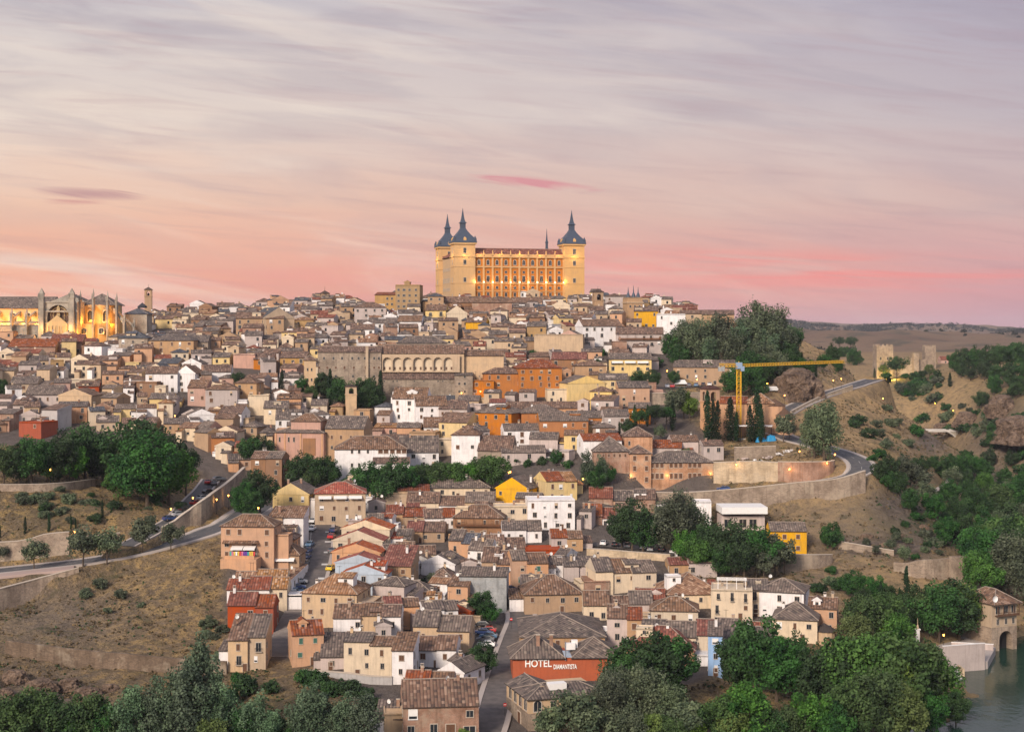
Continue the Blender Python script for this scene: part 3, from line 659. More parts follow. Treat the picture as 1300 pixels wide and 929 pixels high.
def house(px, py, wp, hp, d, yaw, roof, rp, wall, rm, desc, name='house', win=None, sty=None, door=False, group=None, near=True, at=None, rows=None, cols=None, chim=None, side=True, auto=True, awn=0):
    b = Bld(name, desc, 'house' if name == 'house' else name.replace('_', ' '), px, py, yaw, group, auto=auto, at=at); k = b.k; r = b.rng
    w, h, rise = wp * k, hp * k, rp * k
    b.w, b.d, b.h, b.rise = w, d, h, rise
    segs = []
    if near and roof in ('gable', 'shed') and w > 9.5 and 'grey concrete' not in desc and 'large brick' not in desc:
        ns = 2 if w < 16 else 3; cut = [-w / 2] + sorted(-w / 2 + w * (i + r.uniform(-.22, .22)) / ns for i in range(1, ns)) + [w / 2]; hmin = h
        for i in range(ns):
            dh = 0 if i == 0 else r.uniform(-1.1, .7); y0 = 0 if i == 0 else r.uniform(-.9, .9); hmin = min(hmin, h + dh)
            b.vol(cut[i], cut[i + 1], y0, d + r.uniform(-1, .6), h + dh, roof, rise * r.uniform(.8, 1.08), wall if i == 0 or r.random() < .74 else r.choice(('dusk', 'white', 'cream', 'sand', 'tan', 'peach')), rm if r.random() < .6 else r.choice(('grey', 'brown', 'brown', 'rust')), cap=near); segs.append((cut[i], cut[i + 1], y0))
        h = b.h = hmin
    else: b.vol(-w / 2, w / 2, 0, d, h, roof, rise, wall, rm, cap=near)
    st = sty or r.choice(WSTY); n = 0
    cols = cols if cols is not None else max(1, int(w / 3.9)); rows = rows if rows is not None else max(1, min(3, int(h / (3.4 if near else 2.8))))
    sz = 1.12 if near else 1.15
    for j in range(rows):
        z = h - 1.75 - j * (3.5 if near else 2.9)
        if z < .8: continue
        for i in range(cols):
            if r.random() < (.14 if near else .34) and cols > 1: continue
            x = -w / 2 + w * (i + .5) / cols + r.uniform(-.25, .25); kd = st if r.random() < .6 else r.choice(('dark', 'blind', 'halfblind', 'brown')); x += r.uniform(-.35, .35); z_ = z + r.uniform(-.25, .2)
            hh = 1.45 if kd != 'balcony' else 2.0
            ym_ = next((y0 for xa, xb, y0 in segs if xa <= x <= xb), 0.0); b.win(kd, x, ym_ - .012, z_ - (0 if kd != 'balcony' else .2), (.95 if kd != 'balcony' else 1.0) * sz * r.uniform(.7, 1.3), hh * sz * r.uniform(.7, 1.1)); n += 1
            if awn and j == awn - 1: link_copy(AWN, b.root, (x, -.05, z + .6), 0, (1.9, 1, 1.2)).name = 'awning'
        if side and (near or j == 0):
            for f, sx in (('l', -1), ('r', 1)):
                nn = max(1, int(d / 4.5)) if near else 1
                for i in range(nn):
                    if r.random() < .3: continue
                    b.win('dark' if st == 'balcony' else st, sx * (w / 2 + .012), d * (i + .5) / nn, z, .9 * sz, 1.35 * sz, f)
    if door: b.win('door', r.uniform(-.25, .25) * w, -.012, 1.05, 1.1, 2.1, 'f', 'door')
    for _ in range(chim if chim is not None else (r.choice((0, 1, 1, 2)) if near else r.choice((0, 0, 1)))): b.chimney()
    if wall not in ('concrete',) and roof != 'flat' and w > 6:
        if r.random() < .55:        # lower lean-to at one end
            sx = r.choice((-1, 1)); ww = min(w * r.uniform(.3, .5), 6); hh = h * r.uniform(.5, .8); y0 = r.uniform(.5, d * .3)
            b.vol(sx * w / 2 - (0 if sx > 0 else ww * .7), sx * w / 2 + (ww * .7 if sx > 0 else 0), y0, d * r.uniform(.6, .95), hh, r.choice(('shed', 'flat')), min(1.4, rise * .6), r.choice((wall, wall, 'white', 'dusk', 'sand')), rm, cap=False, foot=False)
        if r.random() < .38:        # small room or dormer rising through the roof
            ww = min(w * r.uniform(.22, .4), 4.5); cx_ = r.uniform(-w / 2 + ww * .6, w / 2 - ww * .6); y0 = d * r.uniform(.12, .45); dd = min(d * .4, 4.0); hh = h + rise * r.uniform(.55, .95)
            b.vol(cx_ - ww / 2, cx_ + ww / 2, y0, y0 + dd, hh, r.choice(('shed', 'gable', 'gy', 'flat')), min(1.0, rise * .5), r.choice((wall, 'white', 'dusk', 'cream')), rm, z0=h - .6, cap=False, foot=False)
            b.win('dark', cx_, y0 - .012, hh - 1.0, .8, .9)
    if near and roof != 'flat':
        for _ in range(r.choice((0, 1, 1, 2))): b.gadget(r.choice((DISH, ANT, ANT)))
    elif not near and r.random() < .16: b.gadget(ANT)
    return b
def arch_wall(mb, x0, x1, z0, z1, ops, y=0.0, depth=.8, m=0, n=8, mi=None):
    """wall in the plane y with arched openings (cx, half width, sill, spring), soffits going back by depth"""
    mi = m if mi is None else mi; x = x0
    for cx, hw, zs, zp in sorted(ops):
        mb.face([(x, y, z0), (cx - hw, y, z0), (cx - hw, y, z1), (x, y, z1)], m)
        if zs > z0: mb.face([(cx - hw, y, z0), (cx + hw, y, z0), (cx + hw, y, zs), (cx - hw, y, zs)], m); mb.face([(cx - hw, y, zs), (cx + hw, y, zs), (cx + hw, y + depth, zs), (cx - hw, y + depth, zs)], mi)
        arc = [(cx - hw * math.cos(math.pi * i / n), zp + hw * math.sin(math.pi * i / n)) for i in range(n + 1)]
        for (xa, za), (xb, zb) in zip(arc, arc[1:]):
            mb.face([(xa, y, za), (xb, y, zb), (xb, y, z1), (xa, y, z1)], m); mb.face([(xa, y + depth, za), (xb, y + depth, zb), (xb, y, zb), (xa, y, za)], mi)
        for xx, fl in ((cx - hw, 1), (cx + hw, -1)):
            q = [(xx, y, zs), (xx, y + depth, zs), (xx, y + depth, zp), (xx, y, zp)]; mb.face(q[::fl], mi)
        x = cx + hw
    mb.face([(x, y, z0), (x1, y, z0), (x1, y, z1), (x, y, z1)], m)
TOWNG = 'houses of the hillside town'
# ------------------------------------------------------------------ houses placed one by one (photo column, row of the foot, width and eave height in photo pixels, depth m, yaw, roof, rise px ...)
HL = """
314,714,68,46,11,-4,hip,13,peach,brown,peach house with hipped roof above a market terrace,brown
326,770,76,22,9,0,gable,13,white,orange,white house with mottled orange roof at the foot of the slope,dark
330,752,66,15,9,0,gable,11,cream,orange,cream house with mottled orange roof,dark
318,803,58,35,10,0,gable,13,red,rust,red brick house end by the dry slope,dark
313,852,47,40,12,0,shed,22,sand,grey,sand coloured end house above the stone wall,balcony
369,655,47,28,14,-8,gy,14,paleyellow,grey,pale yellow gabled house beside the parked cars,dark
363,682,44,26,9,-6,shed,12,tan,brown,tan house with lean-to roof on the street edge,brown
352,704,44,20,9,-4,hip,13,peach,brown,peach house with low brown hipped roof,brown
357,728,46,24,10,-4,hip,16,tan,brown,tan house with white awning over the street,brown
366,690,20,22,16,-5,shed,8,cream,brown,narrow cream house along the sloping car street,brown
360,765,13,27,26,-5,shed,6,white,orange,long white house along the street of parked cars,dark
432,668,64,42,14,6,hip,12,sand,red,sand coloured house with bright red hipped roof and awnings,brown
462,762,58,34,9,-6,gy,11,bluegrey,red,blue grey end gable of the red roofed terrace,dark
455,744,60,30,9,-6,gy,10,bluegrey,red,blue grey house second in the red roofed terrace,dark
452,728,62,27,10,-6,gy,11,peach,red,peach house with red roof third in the terrace,dark
454,712,64,26,10,-6,gy,13,cream,red,cream house with red roof fourth in the terrace,dark
464,698,62,27,11,-6,gy,11,cream,red,cream house with red roof last in the terrace uphill,dark
503,752,38,34,12,-8,shed,20,tan,rust,tan block with rust red sloping roof,dark
418,797,72,44,15,-10,hip,20,sand,orange,large sand coloured house with tiled hip roof and corner balcony,brown
466,813,86,29,10,0,gable,13,white,brown,long white house with three dark windows,dark
467,860,62,46,11,-5,gable,8,cream,grey,big cream house above the dry bank,dark
391,844,40,39,11,14,gable,14,peach,rust,small peach house with rusty roof beside the steps,green
422,850,30,17,12,4,shed,20,dusk,grey,low house with grey lean-to roof,dark
551,848,56,23,11,-4,gable,15,white,brown,white house with brown roof stepping up behind a yard,brown
511,870,27,45,11,-4,shed,13,white,brown,narrow white house squeezed between two roofs,dark
560,826,72,31,12,-6,gable,15,sand,grey,banded brick and render house with tiled roof,brown
544,882,60,17,8,-4,gable,13,brick,rust,low brick house with red tiled roof,dark
573,874,36,22,11,-28,gy,12,white,grey,small white gabled house,dark
560,942,96,46,14,6,gable,26,brick,brown,large brick house with wide windows at the street corner,dark
494,936,34,24,10,0,shed,12,white,grey,white shed beside the large brick house,dark
613,776,60,45,10,-4,shed,6,concrete,grey,grey concrete block building with blank wall,none
581,777,26,34,9,-10,shed,8,peach,brown,small salmon house against the grey block,dark
522,768,56,14,11,-4,hip,14,white,grey,white house with grey hipped roof and dish,dark
556,733,46,18,11,-20,gy,11,white,grey,white gabled house in the middle of the quarter,none
588,710,38,24,10,-14,gable,12,peach,slate,peach house with dark roof and tall window,balcony
609,724,29,26,9,-14,gable,12,white,grey,white house with two tall dark windows,balcony
632,745,42,32,12,-8,gable,16,tan,brown,tan house with white awnings,dark
607,682,64,25,12,-4,hip,14,brown,brown,brown house with long dark wooden balcony,brown
572,657,112,19,11,-2,gable,11,cream,brown,long cream house with brown roof below the trees,brown
582,633,80,14,11,3,hip,11,cream,grey,long low cream house under the trees,dark
650,642,44,22,13,-22,gy,14,yellow,grey,bright yellow gabled house,dark
650,671,46,28,10,2,flat,3,cream,grey,cream flat roofed house,dark
700,673,60,38,13,4,flat,3,white,grey,white block house with two small windows,dark
713,637,42,27,12,20,gable,10,paleyellow,orange,pale yellow house with orange roof,brown
775,668,64,13,14,-2,gable,13,brick,rust,long low brick house with rust roof,dark
790,645,84,13,11,-3,gable,12,brick,grey,long brick range below the seminary,brown
673,747,46,37,12,8,gable,11,peach,brown,three storey peach house with green shutters,green
706,736,26,20,10,6,gable,8,white,grey,white house with two square windows,dark
737,738,42,20,10,4,shed,8,dusk,grey,low house with grey lean-to roof,none
795,754,80,30,13,12,gable,14,cream,grey,cream house with grey roof at a skewed angle,dark
703,778,74,24,15,6,hip,20,tan,brown,broad tan house with hipped brown roof,dark
758,758,32,20,10,4,flat,3,brick,rust,brick house with low walled roof terrace,dark
785,787,88,19,11,0,gable,14,cream,brown,long cream house with green awning,dark
856,797,60,22,11,-6,hip,14,cream,brown,cream house with low hipped roof,brown
793,826,44,42,12,-4,gable,12,dusk,grey,dusky rendered house with four windows behind the hotel,dark
838,848,86,24,14,-10,hip,24,orangebrick,rust,brick house with broad rust red roof among trees,dark
862,836,96,31,13,-8,gable,16,cream,grey,long cream house with grey roof,dark
908,858,18,52,14,-8,shed,6,blue,grey,narrow blue house with small balconies,balcony
934,838,66,26,20,-16,gable,20,dusk,grey,broad house with long grey roof,dark
882,774,72,20,18,6,hip,22,cream,orange,house with large orange tiled hip roof,dark
929,787,52,38,12,-8,flat,3,cream,rust,cream house with white pergola on its roof terrace,balcony
960,782,30,34,11,-8,gable,10,cream,grey,cream house with balconies,balcony
990,787,60,36,13,-18,hip,13,white,grey,white house with grey hipped roof at the quarter edge,dark
1009,814,56,28,13,-14,hip,18,cream,grey,cream house with grey hipped roof beside the chapel,dark
1044,806,36,34,12,-14,gable,10,peach,brown,peach house with stepped wall,dark
960,838,40,24,12,-10,gable,14,dusk,grey,dusky house behind the big trees,dark
880,728,60,12,9,4,gable,8,tan,brown,low tan outbuilding below the trees,dark
338,616,40,34,12,-6,gable,9,brown,grey,brown house under the trees beside the car street,dark
640,706,56,14,11,6,gable,12,dusk,brown,dusky house with brown roof,dark
690,712,44,14,10,2,flat,3,red,rust,house with red rendered roof terrace,none
663,690,50,18,12,3,gable,10,white,grey,white house with grey roof,dark
620,660,36,14,9,-4,gable,9,cream,brown,small cream house,dark
528,715,50,16,12,4,gable,10,cream,brown,cream house beside the tan block,dark
540,690,48,16,12,-3,gable,12,tan,rust,tan house with rust roof in the yard quarter,dark
515,672,50,20,12,2,gable,11,tan,rust,tan house with rust roof below the trees,brown
560,672,42,15,10,8,gable,10,white,rust,white house with rust coloured roof,dark
600,650,30,12,9,-8,hip,8,brown,brown,small brown house,brown
500,648,44,22,11,8,flat,3,sand,grey,sand coloured flat roofed house,none
525,648,40,26,11,4,shed,5,tan,grey,tan flat fronted house by the trees,none
678,764,30,24,10,4,gable,8,dusk,grey,dusky house above the street bend,dark
640,726,24,22,10,4,shed,7,peach,brown,peach house with brown lean-to,dark
720,700,40,18,11,3,gable,8,dusk,brown,dusky house behind the peach one,dark
826,780,36,20,10,-4,gable,10,peach,rust,peach house with rust red roof,dark
905,768,34,18,10,-6,gable,8,white,rust,white house with rust red roof,dark
"""
MIDL = """
532,592,50,18,12,4,gable,20,white,grey,low white convent range with grey roof,dark
562,580,24,22,10,8,flat,3,cream,grey,cream flat roofed wing,dark
591,590,36,38,12,-4,hip,12,white,brown,white tower house with two windows,dark
628,592,44,20,16,-8,gable,18,stone,brown,stone church body with brown roof,none
556,560,36,18,12,4,gable,12,white,brown,white house with gable and small window,dark
520,540,44,34,12,-6,gable,14,white,brown,large white house with stepped gables,dark
548,545,40,30,12,10,gable,12,white,brown,white house with brown roof,dark
575,545,36,26,12,-4,gable,10,dusk,brown,dusky house with brown roof,dark
370,548,40,16,12,6,gable,12,white,grey,white house with row of dark windows,dark
350,540,30,22,12,4,gable,9,cream,grey,cream house under the cypress,dark
505,576,46,14,12,0,gable,10,peach,brown,peach house behind the white convent,dark
470,576,52,20,12,3,gable,11,peach,brown,peach house with brown roof behind the bell tower,dark
536,575,34,26,10,-10,flat,3,tan,grey,tan blank gable wall,none
575,566,40,30,13,-24,gable,12,paleyellow,brown,pale yellow corner house,dark
612,510,30,27,12,6,flat,3,orange,brown,orange house with lit front,brown
640,506,52,32,14,6,hip,9,orange,brown,orange house with hipped roof,brown
686,505,56,38,15,10,hip,11,orange,rust,orange house with rust hipped roof,brown
624,560,56,36,16,-26,hip,10,orange,grey,large orange apartment house with dark windows,balcony
690,552,56,28,15,6,hip,10,orange,grey,orange apartment house with grey hipped roof,brown
716,562,62,28,14,4,gable,10,orange,grey,orange house with lower grey roof,brown
752,548,64,18,13,2,gable,8,orange,grey,long orange house,dark
690,528,100,10,11,2,gable,8,peach,brown,long low peach range with arches,brown
745,512,50,26,16,18,gy,9,paleyellow,grey,large pale yellow house with blank gable,none
712,512,34,18,10,6,flat,3,cream,grey,cream house with open upper loggia,dark
700,538,60,8,10,0,gable,7,white,brown,low white house with round brown roof,dark
778,510,36,28,12,-6,gable,8,paleyellow,grey,pale yellow house with balcony,dark
805,516,40,24,12,6,gable,8,peach,grey,peach house with grey roof,brown
783,552,32,24,11,4,gable,8,dusk,grey,grey rendered house,balcony
812,538,28,20,11,-4,gable,7,orange,grey,small orange house,dark
765,585,50,26,12,10,gable,8,white,rust,white house with rust roof and blank gable,dark
728,572,24,20,10,-6,gable,6,paleyellow,brown,small pale yellow house,dark
663,568,46,22,11,8,gable,8,white,grey,white house with grey roof and balcony,brown
690,575,36,18,10,-6,gable,8,dusk,grey,dusky house,dark
665,590,56,16,11,4,gable,8,dusk,grey,low house with open porch,dark
830,580,70,12,12,-8,gable,9,dusk,rust,dusky house with pinkish roof,dark
870,578,34,18,11,4,gable,7,dusk,brown,house with grey terrace by the cypresses,dark
709,455,62,30,14,-6,flat,3,sand,grey,large sand coloured blank wall house,none
765,440,52,26,14,14,gable,9,white,brown,white house with long gable wall,dark
722,480,44,24,13,-6,gable,9,brown,rust,brown house with tall windows,balcony
750,490,40,26,12,4,hip,8,tan,brown,tan house with hipped roof,balcony
800,478,54,22,12,-4,gable,8,paleyellow,grey,pale yellow house with white awnings,dark
812,448,60,24,13,-4,gable,9,dusk,brown,dusky house with row of balconies,balcony
670,500,34,10,12,4,gable,8,cream,brown,low cream house,dark
818,500,30,14,10,-8,flat,3,brick,brown,small brick house,dark
817,435,34,16,12,2,flat,3,sand,grey,sand coloured blank house,none
852,425,36,26,13,-4,flat,3,white,grey,white building with band of large windows,dark
820,415,30,20,12,-6,gable,6,yellow,brown,yellow gabled house on the ridge,dark
884,416,40,18,13,-4,gable,5,sand,brown,sand coloured house on the skyline,dark
912,425,40,26,13,-6,gable,6,tan,brown,tan house partly behind the big trees,none
870,402,30,10,10,-3,gable,5,red,rust,low house with red roof on the skyline,none
895,490,80,24,14,-10,gable,9,tan,grey,long tan palace with tall windows above the car park,dark
829,512,26,16,10,-4,flat,3,pink,grey,small pink house by the car park,dark
906,585,26,20,10,6,gable,6,dusk,brown,dusky house behind the wall,dark
906,545,22,16,10,-4,gable,6,brown,brown,small brown house beside the cypresses,dark
217,458,58,26,16,-3,hip,9,tan,grey,broad tan palace with five arched windows,brown
169,455,36,26,14,4,hip,10,stone,slate,grey stone church block,dark
252,452,24,18,12,3,gable,9,stone,grey,stone house beside the palace,dark
330,430,60,26,15,10,gable,8,tan,brown,tan house with blue glazed upper floor,dark
354,428,42,24,20,30,gy,14,sand,slate,large gymnasium hall with slate roof,dark
40,456,60,16,16,0,gable,10,brick,rust,brick house with rust roof below the cathedral,dark
84,452,40,18,16,6,gable,10,brick,rust,brick house with steep rust roof,dark
116,445,34,8,12,0,flat,3,blue,grey,house with blue roof terrace,none
38,556,34,20,11,-20,flat,3,red,rust,red house with roof terrace above the park,dark
92,538,36,22,13,10,gable,6,orangebrick,grey,orange brick house with flat terrace,dark
205,500,40,26,13,4,gable,9,white,brown,tall white house with small windows,dark
236,498,24,24,12,-8,gy,10,white,brown,white gabled house with one window,dark
276,490,34,18,12,6,gable,9,white,brown,white house beside the round tree,dark
250,516,24,24,12,-4,gable,10,pink,brown,pink house with green door,brown
281,528,40,34,14,4,hip,10,dusk,brown,large dusky house with brown shutters,brown
312,520,28,34,12,-6,hip,8,tan,brown,tan square tower house,dark
328,528,26,26,12,6,flat,3,cream,grey,cream house with blank wall,none
292,545,30,20,12,-8,gable,9,white,brown,white gabled house by a lamp,dark
310,468,28,18,12,-4,flat,3,pink,grey,salmon pink house with blank wall,none
335,470,26,14,12,4,gable,8,orange,brown,orange ochre house,dark
372,470,34,16,12,-6,gable,8,ochre,brown,ochre house,dark
95,498,50,16,12,4,flat,3,cream,grey,long cream wall house,none
95,522,44,20,13,-8,gy,9,sand,brown,sand coloured blank gabled house,none
30,505,34,18,12,4,gable,9,sand,grey,sand coloured house,dark
55,515,46,14,12,0,gable,12,dusk,grey,dusky house with broad grey roof,dark
205,520,30,14,11,4,gable,7,paleyellow,grey,pale yellow house with three windows,dark
186,505,26,20,11,-4,flat,3,brown,brown,brown house with dark loggias,brown
604,424,26,15,11,-8,gable,6,yellow,brown,bright yellow house high in the town,dark
553,412,26,18,12,-4,gable,8,paleyellow,brown,pale yellow house with three balconies,balcony
580,412,26,14,12,4,gy,10,cream,brown,cream gabled house,none
487,424,38,14,12,2,gable,7,white,grey,white house row below the apartments,dark
520,424,30,16,12,-4,gable,8,white,brown,white house with brown roof,dark
460,430,30,12,12,3,gable,8,white,brown,white house,dark
553,400,20,24,12,0,hip,4,tan,slate,tan house beside the fortress,dark
580,398,60,14,12,-4,gable,8,brown,brown,brown house with long wooden galleries,brown
625,402,50,18,13,4,gable,6,brick,brown,large brick house below the fortress,none
668,396,40,12,12,-4,gable,7,dusk,brown,dusky house row under the fortress,dark
663,382,10,12,8,0,flat,2,white,grey,small white house against the fortress,dark
735,398,30,14,12,6,flat,3,cream,grey,cream blank house on the ridge,none
780,398,24,22,12,-4,hip,4,dusk,brown,dusky house beside the church tower,dark
470,412,40,22,13,6,hip,7,dusk,brown,dusky apartment house on the ridge,dark
"""
def parse(txt, near):
    for ln in txt.strip().splitlines():
        f = ln.split(','); px, py, wp, hp, d, yaw = map(float, f[:6]); rp = float(f[7])
        st = f[11]; kw = {}
        if st == 'none': kw = dict(rows=0)
        else: kw = dict(sty=st)
        house(px, py, wp, hp, d, yaw, f[6], rp, f[8], f[9], f[10], near=near, group=TOWNG, door=near and st != 'none', **kw)
parse(HL, True); parse(MIDL, False)
def by(lab): return next(b for b in ALLB if b.root.get('label', '').startswith(lab))
for lab in ('brown house with long dark wooden balcony', 'brown house with long wooden galleries', 'dusky house with row of balconies'):
    b = by(lab); mb = MB(); z = b.h - 2.9; mb.box((0, -.6, z), (b.w * .9, 1.2, .18)); mb.box((0, -1.15, z + 1.0), (b.w * .9, .1, .12)); mb.box((0, -1.15, z + .45), (b.w * .9, .05, .6))
    for i in range(6): mb.box(((i / 5 - .5) * b.w * .88, -1.15, z + 1.3), (.14, .14, 2.6))
    mb.build('balcony', W['darkwood'], b.root)
for lab, n in (('tan house with white awnings', 3), ('tan house with white awning over', 1), ('pale yellow house with white awnings', 3), ('sand coloured house with bright red hipped', 3)):
    b = by(lab)
    for i in range(n): link_copy(AWN, b.root, (((i + .5) / n - .5) * b.w * .9, -.05, b.h - 1.2), 0, (b.w * .9 / n * .85, 1.4, 1.4)).name = 'awning'
b = by('large brick house with wide windows')
for q in COL.objects:
    if q.parent == b.root and q.name.startswith('window') and abs(q.rotation_euler.z) < .1: q.scale.x *= 1.9; q.scale.z *= 1.25
b = by('long cream house with green awning'); mb = MB(); mb.face([(-2, -.05, 3.2), (5, -.05, 3.2), (5, -1.4, 2.6), (-2, -1.4, 2.6)][::-1]); mb.face([(-2, -.05, 3.15), (5, -.05, 3.15), (5, -1.4, 2.55), (-2, -1.4, 2.55)]); mb.build('awning', M_GREEN, b.root)
b = by('cream house with white pergola'); mb = MB()
for x in (-4, -1.4, 1.4, 4):
    for y in (2, 7): mb.box((x, y, b.h + 1.2), (.16, .16, 2.4))
    mb.box((x, 4.5, b.h + 2.45), (.14, 6, .16))
for y in (2, 3.2, 4.4, 5.6, 7): mb.box((0, y, b.h + 2.6), (8.8, .12, .12))
mb.build('pergola', M_WHITE, b.root)
b = by('peach house with hipped roof above'); mb = MB(); add_roof(mb, -b.w / 2 + 1, b.w / 2 - 5, -1.6, 0, 6.3, .7, 'shed', .2, False); mb.build('porch_roof', [T['brown'], W['peach'], M_CAP], b.root)
# ================================================================== landmarks
def plight(name, parent, loc, energy, col=(1, .58, .20), size=.3):
    d = bpy.data.lights.new(name, 'POINT'); d.energy = energy; d.color = col; d.shadow_soft_size = size
    o = bpy.data.objects.new(name, d); COL.objects.link(o); o.parent = parent; o.location = loc; return o
def flood(name, parent, loc, aim, sx, energy, col=(1, .60, .22), sy=1.0):
    d = bpy.data.lights.new(name, 'AREA'); d.shape = 'RECTANGLE'; d.size = sx; d.size_y = sy; d.energy = energy; d.color = col
    o = bpy.data.objects.new(name, d); COL.objects.link(o); o.parent = parent; o.location = loc
    o.rotation_euler = (Vector(aim) - Vector(loc)).to_track_quat('-Z', 'Y').to_euler(); return o
M_SLATE = plain('dark_slate', (.055, .07, .10), 0.55); M_PALE = W['palestone']
M_FORT = plaster('fortress_brick', (.45, .20, .085), .3); M_FORTP = plaster('fortress_stone', (.50, .345, .21), .25)
# ---- hilltop fortress
at = Vector((4.8, 909.2, 16.0)); f_ = Bld('fortress', 'huge floodlit square fortress with four dark spired corner towers on the hilltop', 'fortress', 650, 345, 13.4, at=at)
mb = MB(); tw = 12.5; X0, X1, D = -39.7, 39.7, 60.0
def ring_box(mb, x0, x1, y0, y1, z0, z1, m=0): mb.box(((x0 + x1) / 2, (y0 + y1) / 2, (z0 + z1) / 2), (x1 - x0, y1 - y0, z1 - z0), m)
ring_box(mb, X0 + 2, X1 - 2, 2.0, 14, -14, 26.6); f_front = mb.build('facade', M_FORT, f_.root)
mb = MB(); ring_box(mb, X0 + 2, X0 + 14, 14, D - 14, -14, 26.6); ring_box(mb, X1 - 14, X1 - 2, 14, D - 14, -14, 26.6); ring_box(mb, X0 + 2, X1 - 2, D - 14, D - 2, -14, 26.6); mb.build('wall', M_FORTP, f_.root)
FOOT.append((at.x - 14 * .23, at.y + 30, 42, 32, R(13.4)))
mb = MB(); add_roof(mb, X0 + 2, X1 - 2, 2, 14, 27.6, 4.6, 'gable', .5); add_roof(mb, X0 + 2, X0 + 14, 10, D - 10, 27.6, 4.4, 'gy', .5); add_roof(mb, X1 - 14, X1 - 2, 10, D - 10, 27.6, 4.4, 'gy', .5); add_roof(mb, X0 + 2, X1 - 2, D - 14, D - 2, 27.6, 4.6, 'gable', .5)
mb.build('roof', [T['rust'], M_FORTP, M_CAP], f_.root)
mb = MB(); fx0, fx1 = X0 + tw, X1 - tw; nb = 10; bw = (fx1 - fx0) / nb
for z, hh, pr in ((26.9, .9, 1.0), (20.9, .8, .7), (11.2, .6, .5), (6.6, .4, .4)): ring_box(mb, fx0, fx1, 2.0 - pr, 2.2, z - hh / 2, z + hh / 2)
for i in range(nb + 1):
    for z0, z1 in ((-10, 6.4), (6.8, 10.9), (11.5, 20.5), (21.3, 26.4)): mb.box((fx0 + i * bw, 1.72, (z0 + z1) / 2), (1.05, .7, z1 - z0))
mb.build('pilasters', M_FORTP, f_.root)
mb = MB()
for i in range(nb + 1): mb.box((fx0 + i * bw, 1.4, 28.4), (.7, .7, 1.6)); mb.lathe([(.45, 29.2), (.25, 29.7), (.45, 30.2), (0, 30.8)], 6, 0, (fx0 + i * bw, 1.4))
for i in range(nb): ring_box(mb, fx0 + i * bw + .5, fx0 + (i + 1) * bw - .5, 1.2, 1.5, 27.4, 28.5)
mb.build('balustrade', M_FORTP, f_.root)
for i in range(nb):
    x = fx0 + (i + .5) * bw
    for z, ww, hh, k in ((23.6, 1.8, 3.2, 'arch'), (17.9, 1.3, 1.3, 'dark'), (13.9, 1.6, 3.4, 'balcony'), (8.7, 1.4, 1.5, 'dark'), (4.6, 1.4, 2.2, 'dark')): f_.win(k, x, 1.97, z, ww, hh)
for i in range(8):
    for z, hh in ((20, 1.6), (13.5, 2.4), (8.0, 1.6)): f_.win('dark', X0 + 1.97, 15 + i * 4.2, z, 1.4, hh, 'l')
def fort_tower(x, y, h=34.6, tw=12.5):
    mb = MB(); a = tw / 2
    mb.box((x, y, h / 2 - 7), (tw, tw, h + 14)); 
    for z, t_, o_ in ((h - .1, .9, 1.5), (26.9, .7, .9), (20.9, .4, .4), (11.2, .4, .4)): mb.box((x, y, z), (tw + o_, tw + o_, t_))
    t = mb.build('tower', M_FORTP, f_.root)
    mb = MB(); q = math.sqrt(2)
    mb.lathe([((a + .9) * q, h + .4), ((a + .9) * q, h + 1.0), ((a - .2) * q, h + 3.2), (a * .66 * q, h + 5.2), (a * .38 * q, h + 7.6), (a * .24 * q, h + 9.2), (a * .24 * q, h + 12.0), (a * .34 * q, h + 12.2), (a * .20 * q, h + 13.2), (a * .13 * q, h + 15.2), (.05, h + 21.0)], 4, 0, (x, y), math.pi / 4)
    for sx in (-1, 1):
        for sy in (-1, 1): mb.lathe([(1.0, h + 1), (1.0, h + 2.6), (0, h + 4.6)], 6, 0, (x + sx * (a - .1), y + sy * (a - .1)))
    mb.lathe([(0, h + 20.2), (.28, h + 20.5), (0, h + 20.8)], 6, 0, (x, y))
    kd = mb.build('spire', M_SLATE, t)
    mb = MB()
    for dx, dy in ((0, -1), (-1, 0)):
        mb.box((x + dx * (a - .3), y + dy * (a - .3), h + 2.1), (1.7, 1.7, 1.6), 0)
        mb.lathe([(1.2, h + 2.9), (0, h + 4.0)], 4, 0, (x + dx * (a - .3), y + dy * (a - .3)), math.pi / 4)
    mb.build('dormer', M_FORTP, t)
    for z, ww, hh in ((30.4, 1.7, 3.0), (23.6, 1.6, 2.6), (13.2, 1.5, 2.4), (3.5, 1.5, 2.4)):
        f_.win('dark', x, y - a - .02, z, ww, hh, 'f', 'window', t)
        f_.win('dark', x - a - .02, y, z, ww * .9, hh, 'l', 'window', t)
for x in (X0 + tw / 2, X1 - tw / 2):
    for y in (tw / 2, D - tw / 2):
        if x > 0 and y > 20: fort_tower(x - 3, y, 26.5, 5.6)
        else: fort_tower(x, y)
mb = MB()
for i in range(nb + 1): mb.box((fx0 + i * bw, 1.0, 11.9), (.7, .5, .7))
mb.build('floodlight', M_LAMPW, f_.root)
for i in range(0, nb + 1, 2): plight('facade_lamp', f_.root, (fx0 + i * bw, -1.2, 12.3), 620, (1, .60, .20), .5)
flood('floodlight_beam', f_.root, (0, -24, -6), (0, 2, 12), 74, 40000, (1, .47, .11), 2)
flood('floodlight_beam', f_.root, (X0 - 20, 30, -4), (X0, 30, 14), 50, 20000, (1, .52, .11), 2)
for x in (X0 + tw / 2, X1 - tw / 2): plight('tower_lamp', f_.root, (x, -3.0, 27.6), 800, (1, .62, .2), .4)
plight('tower_lamp', f_.root, (X0 - 3, D - 6, 27), 900, (1, .62, .2), .4); plight('tower_lamp', f_.root, (X0 - 3, 6, 27.6), 700, (1, .62, .2), .4)
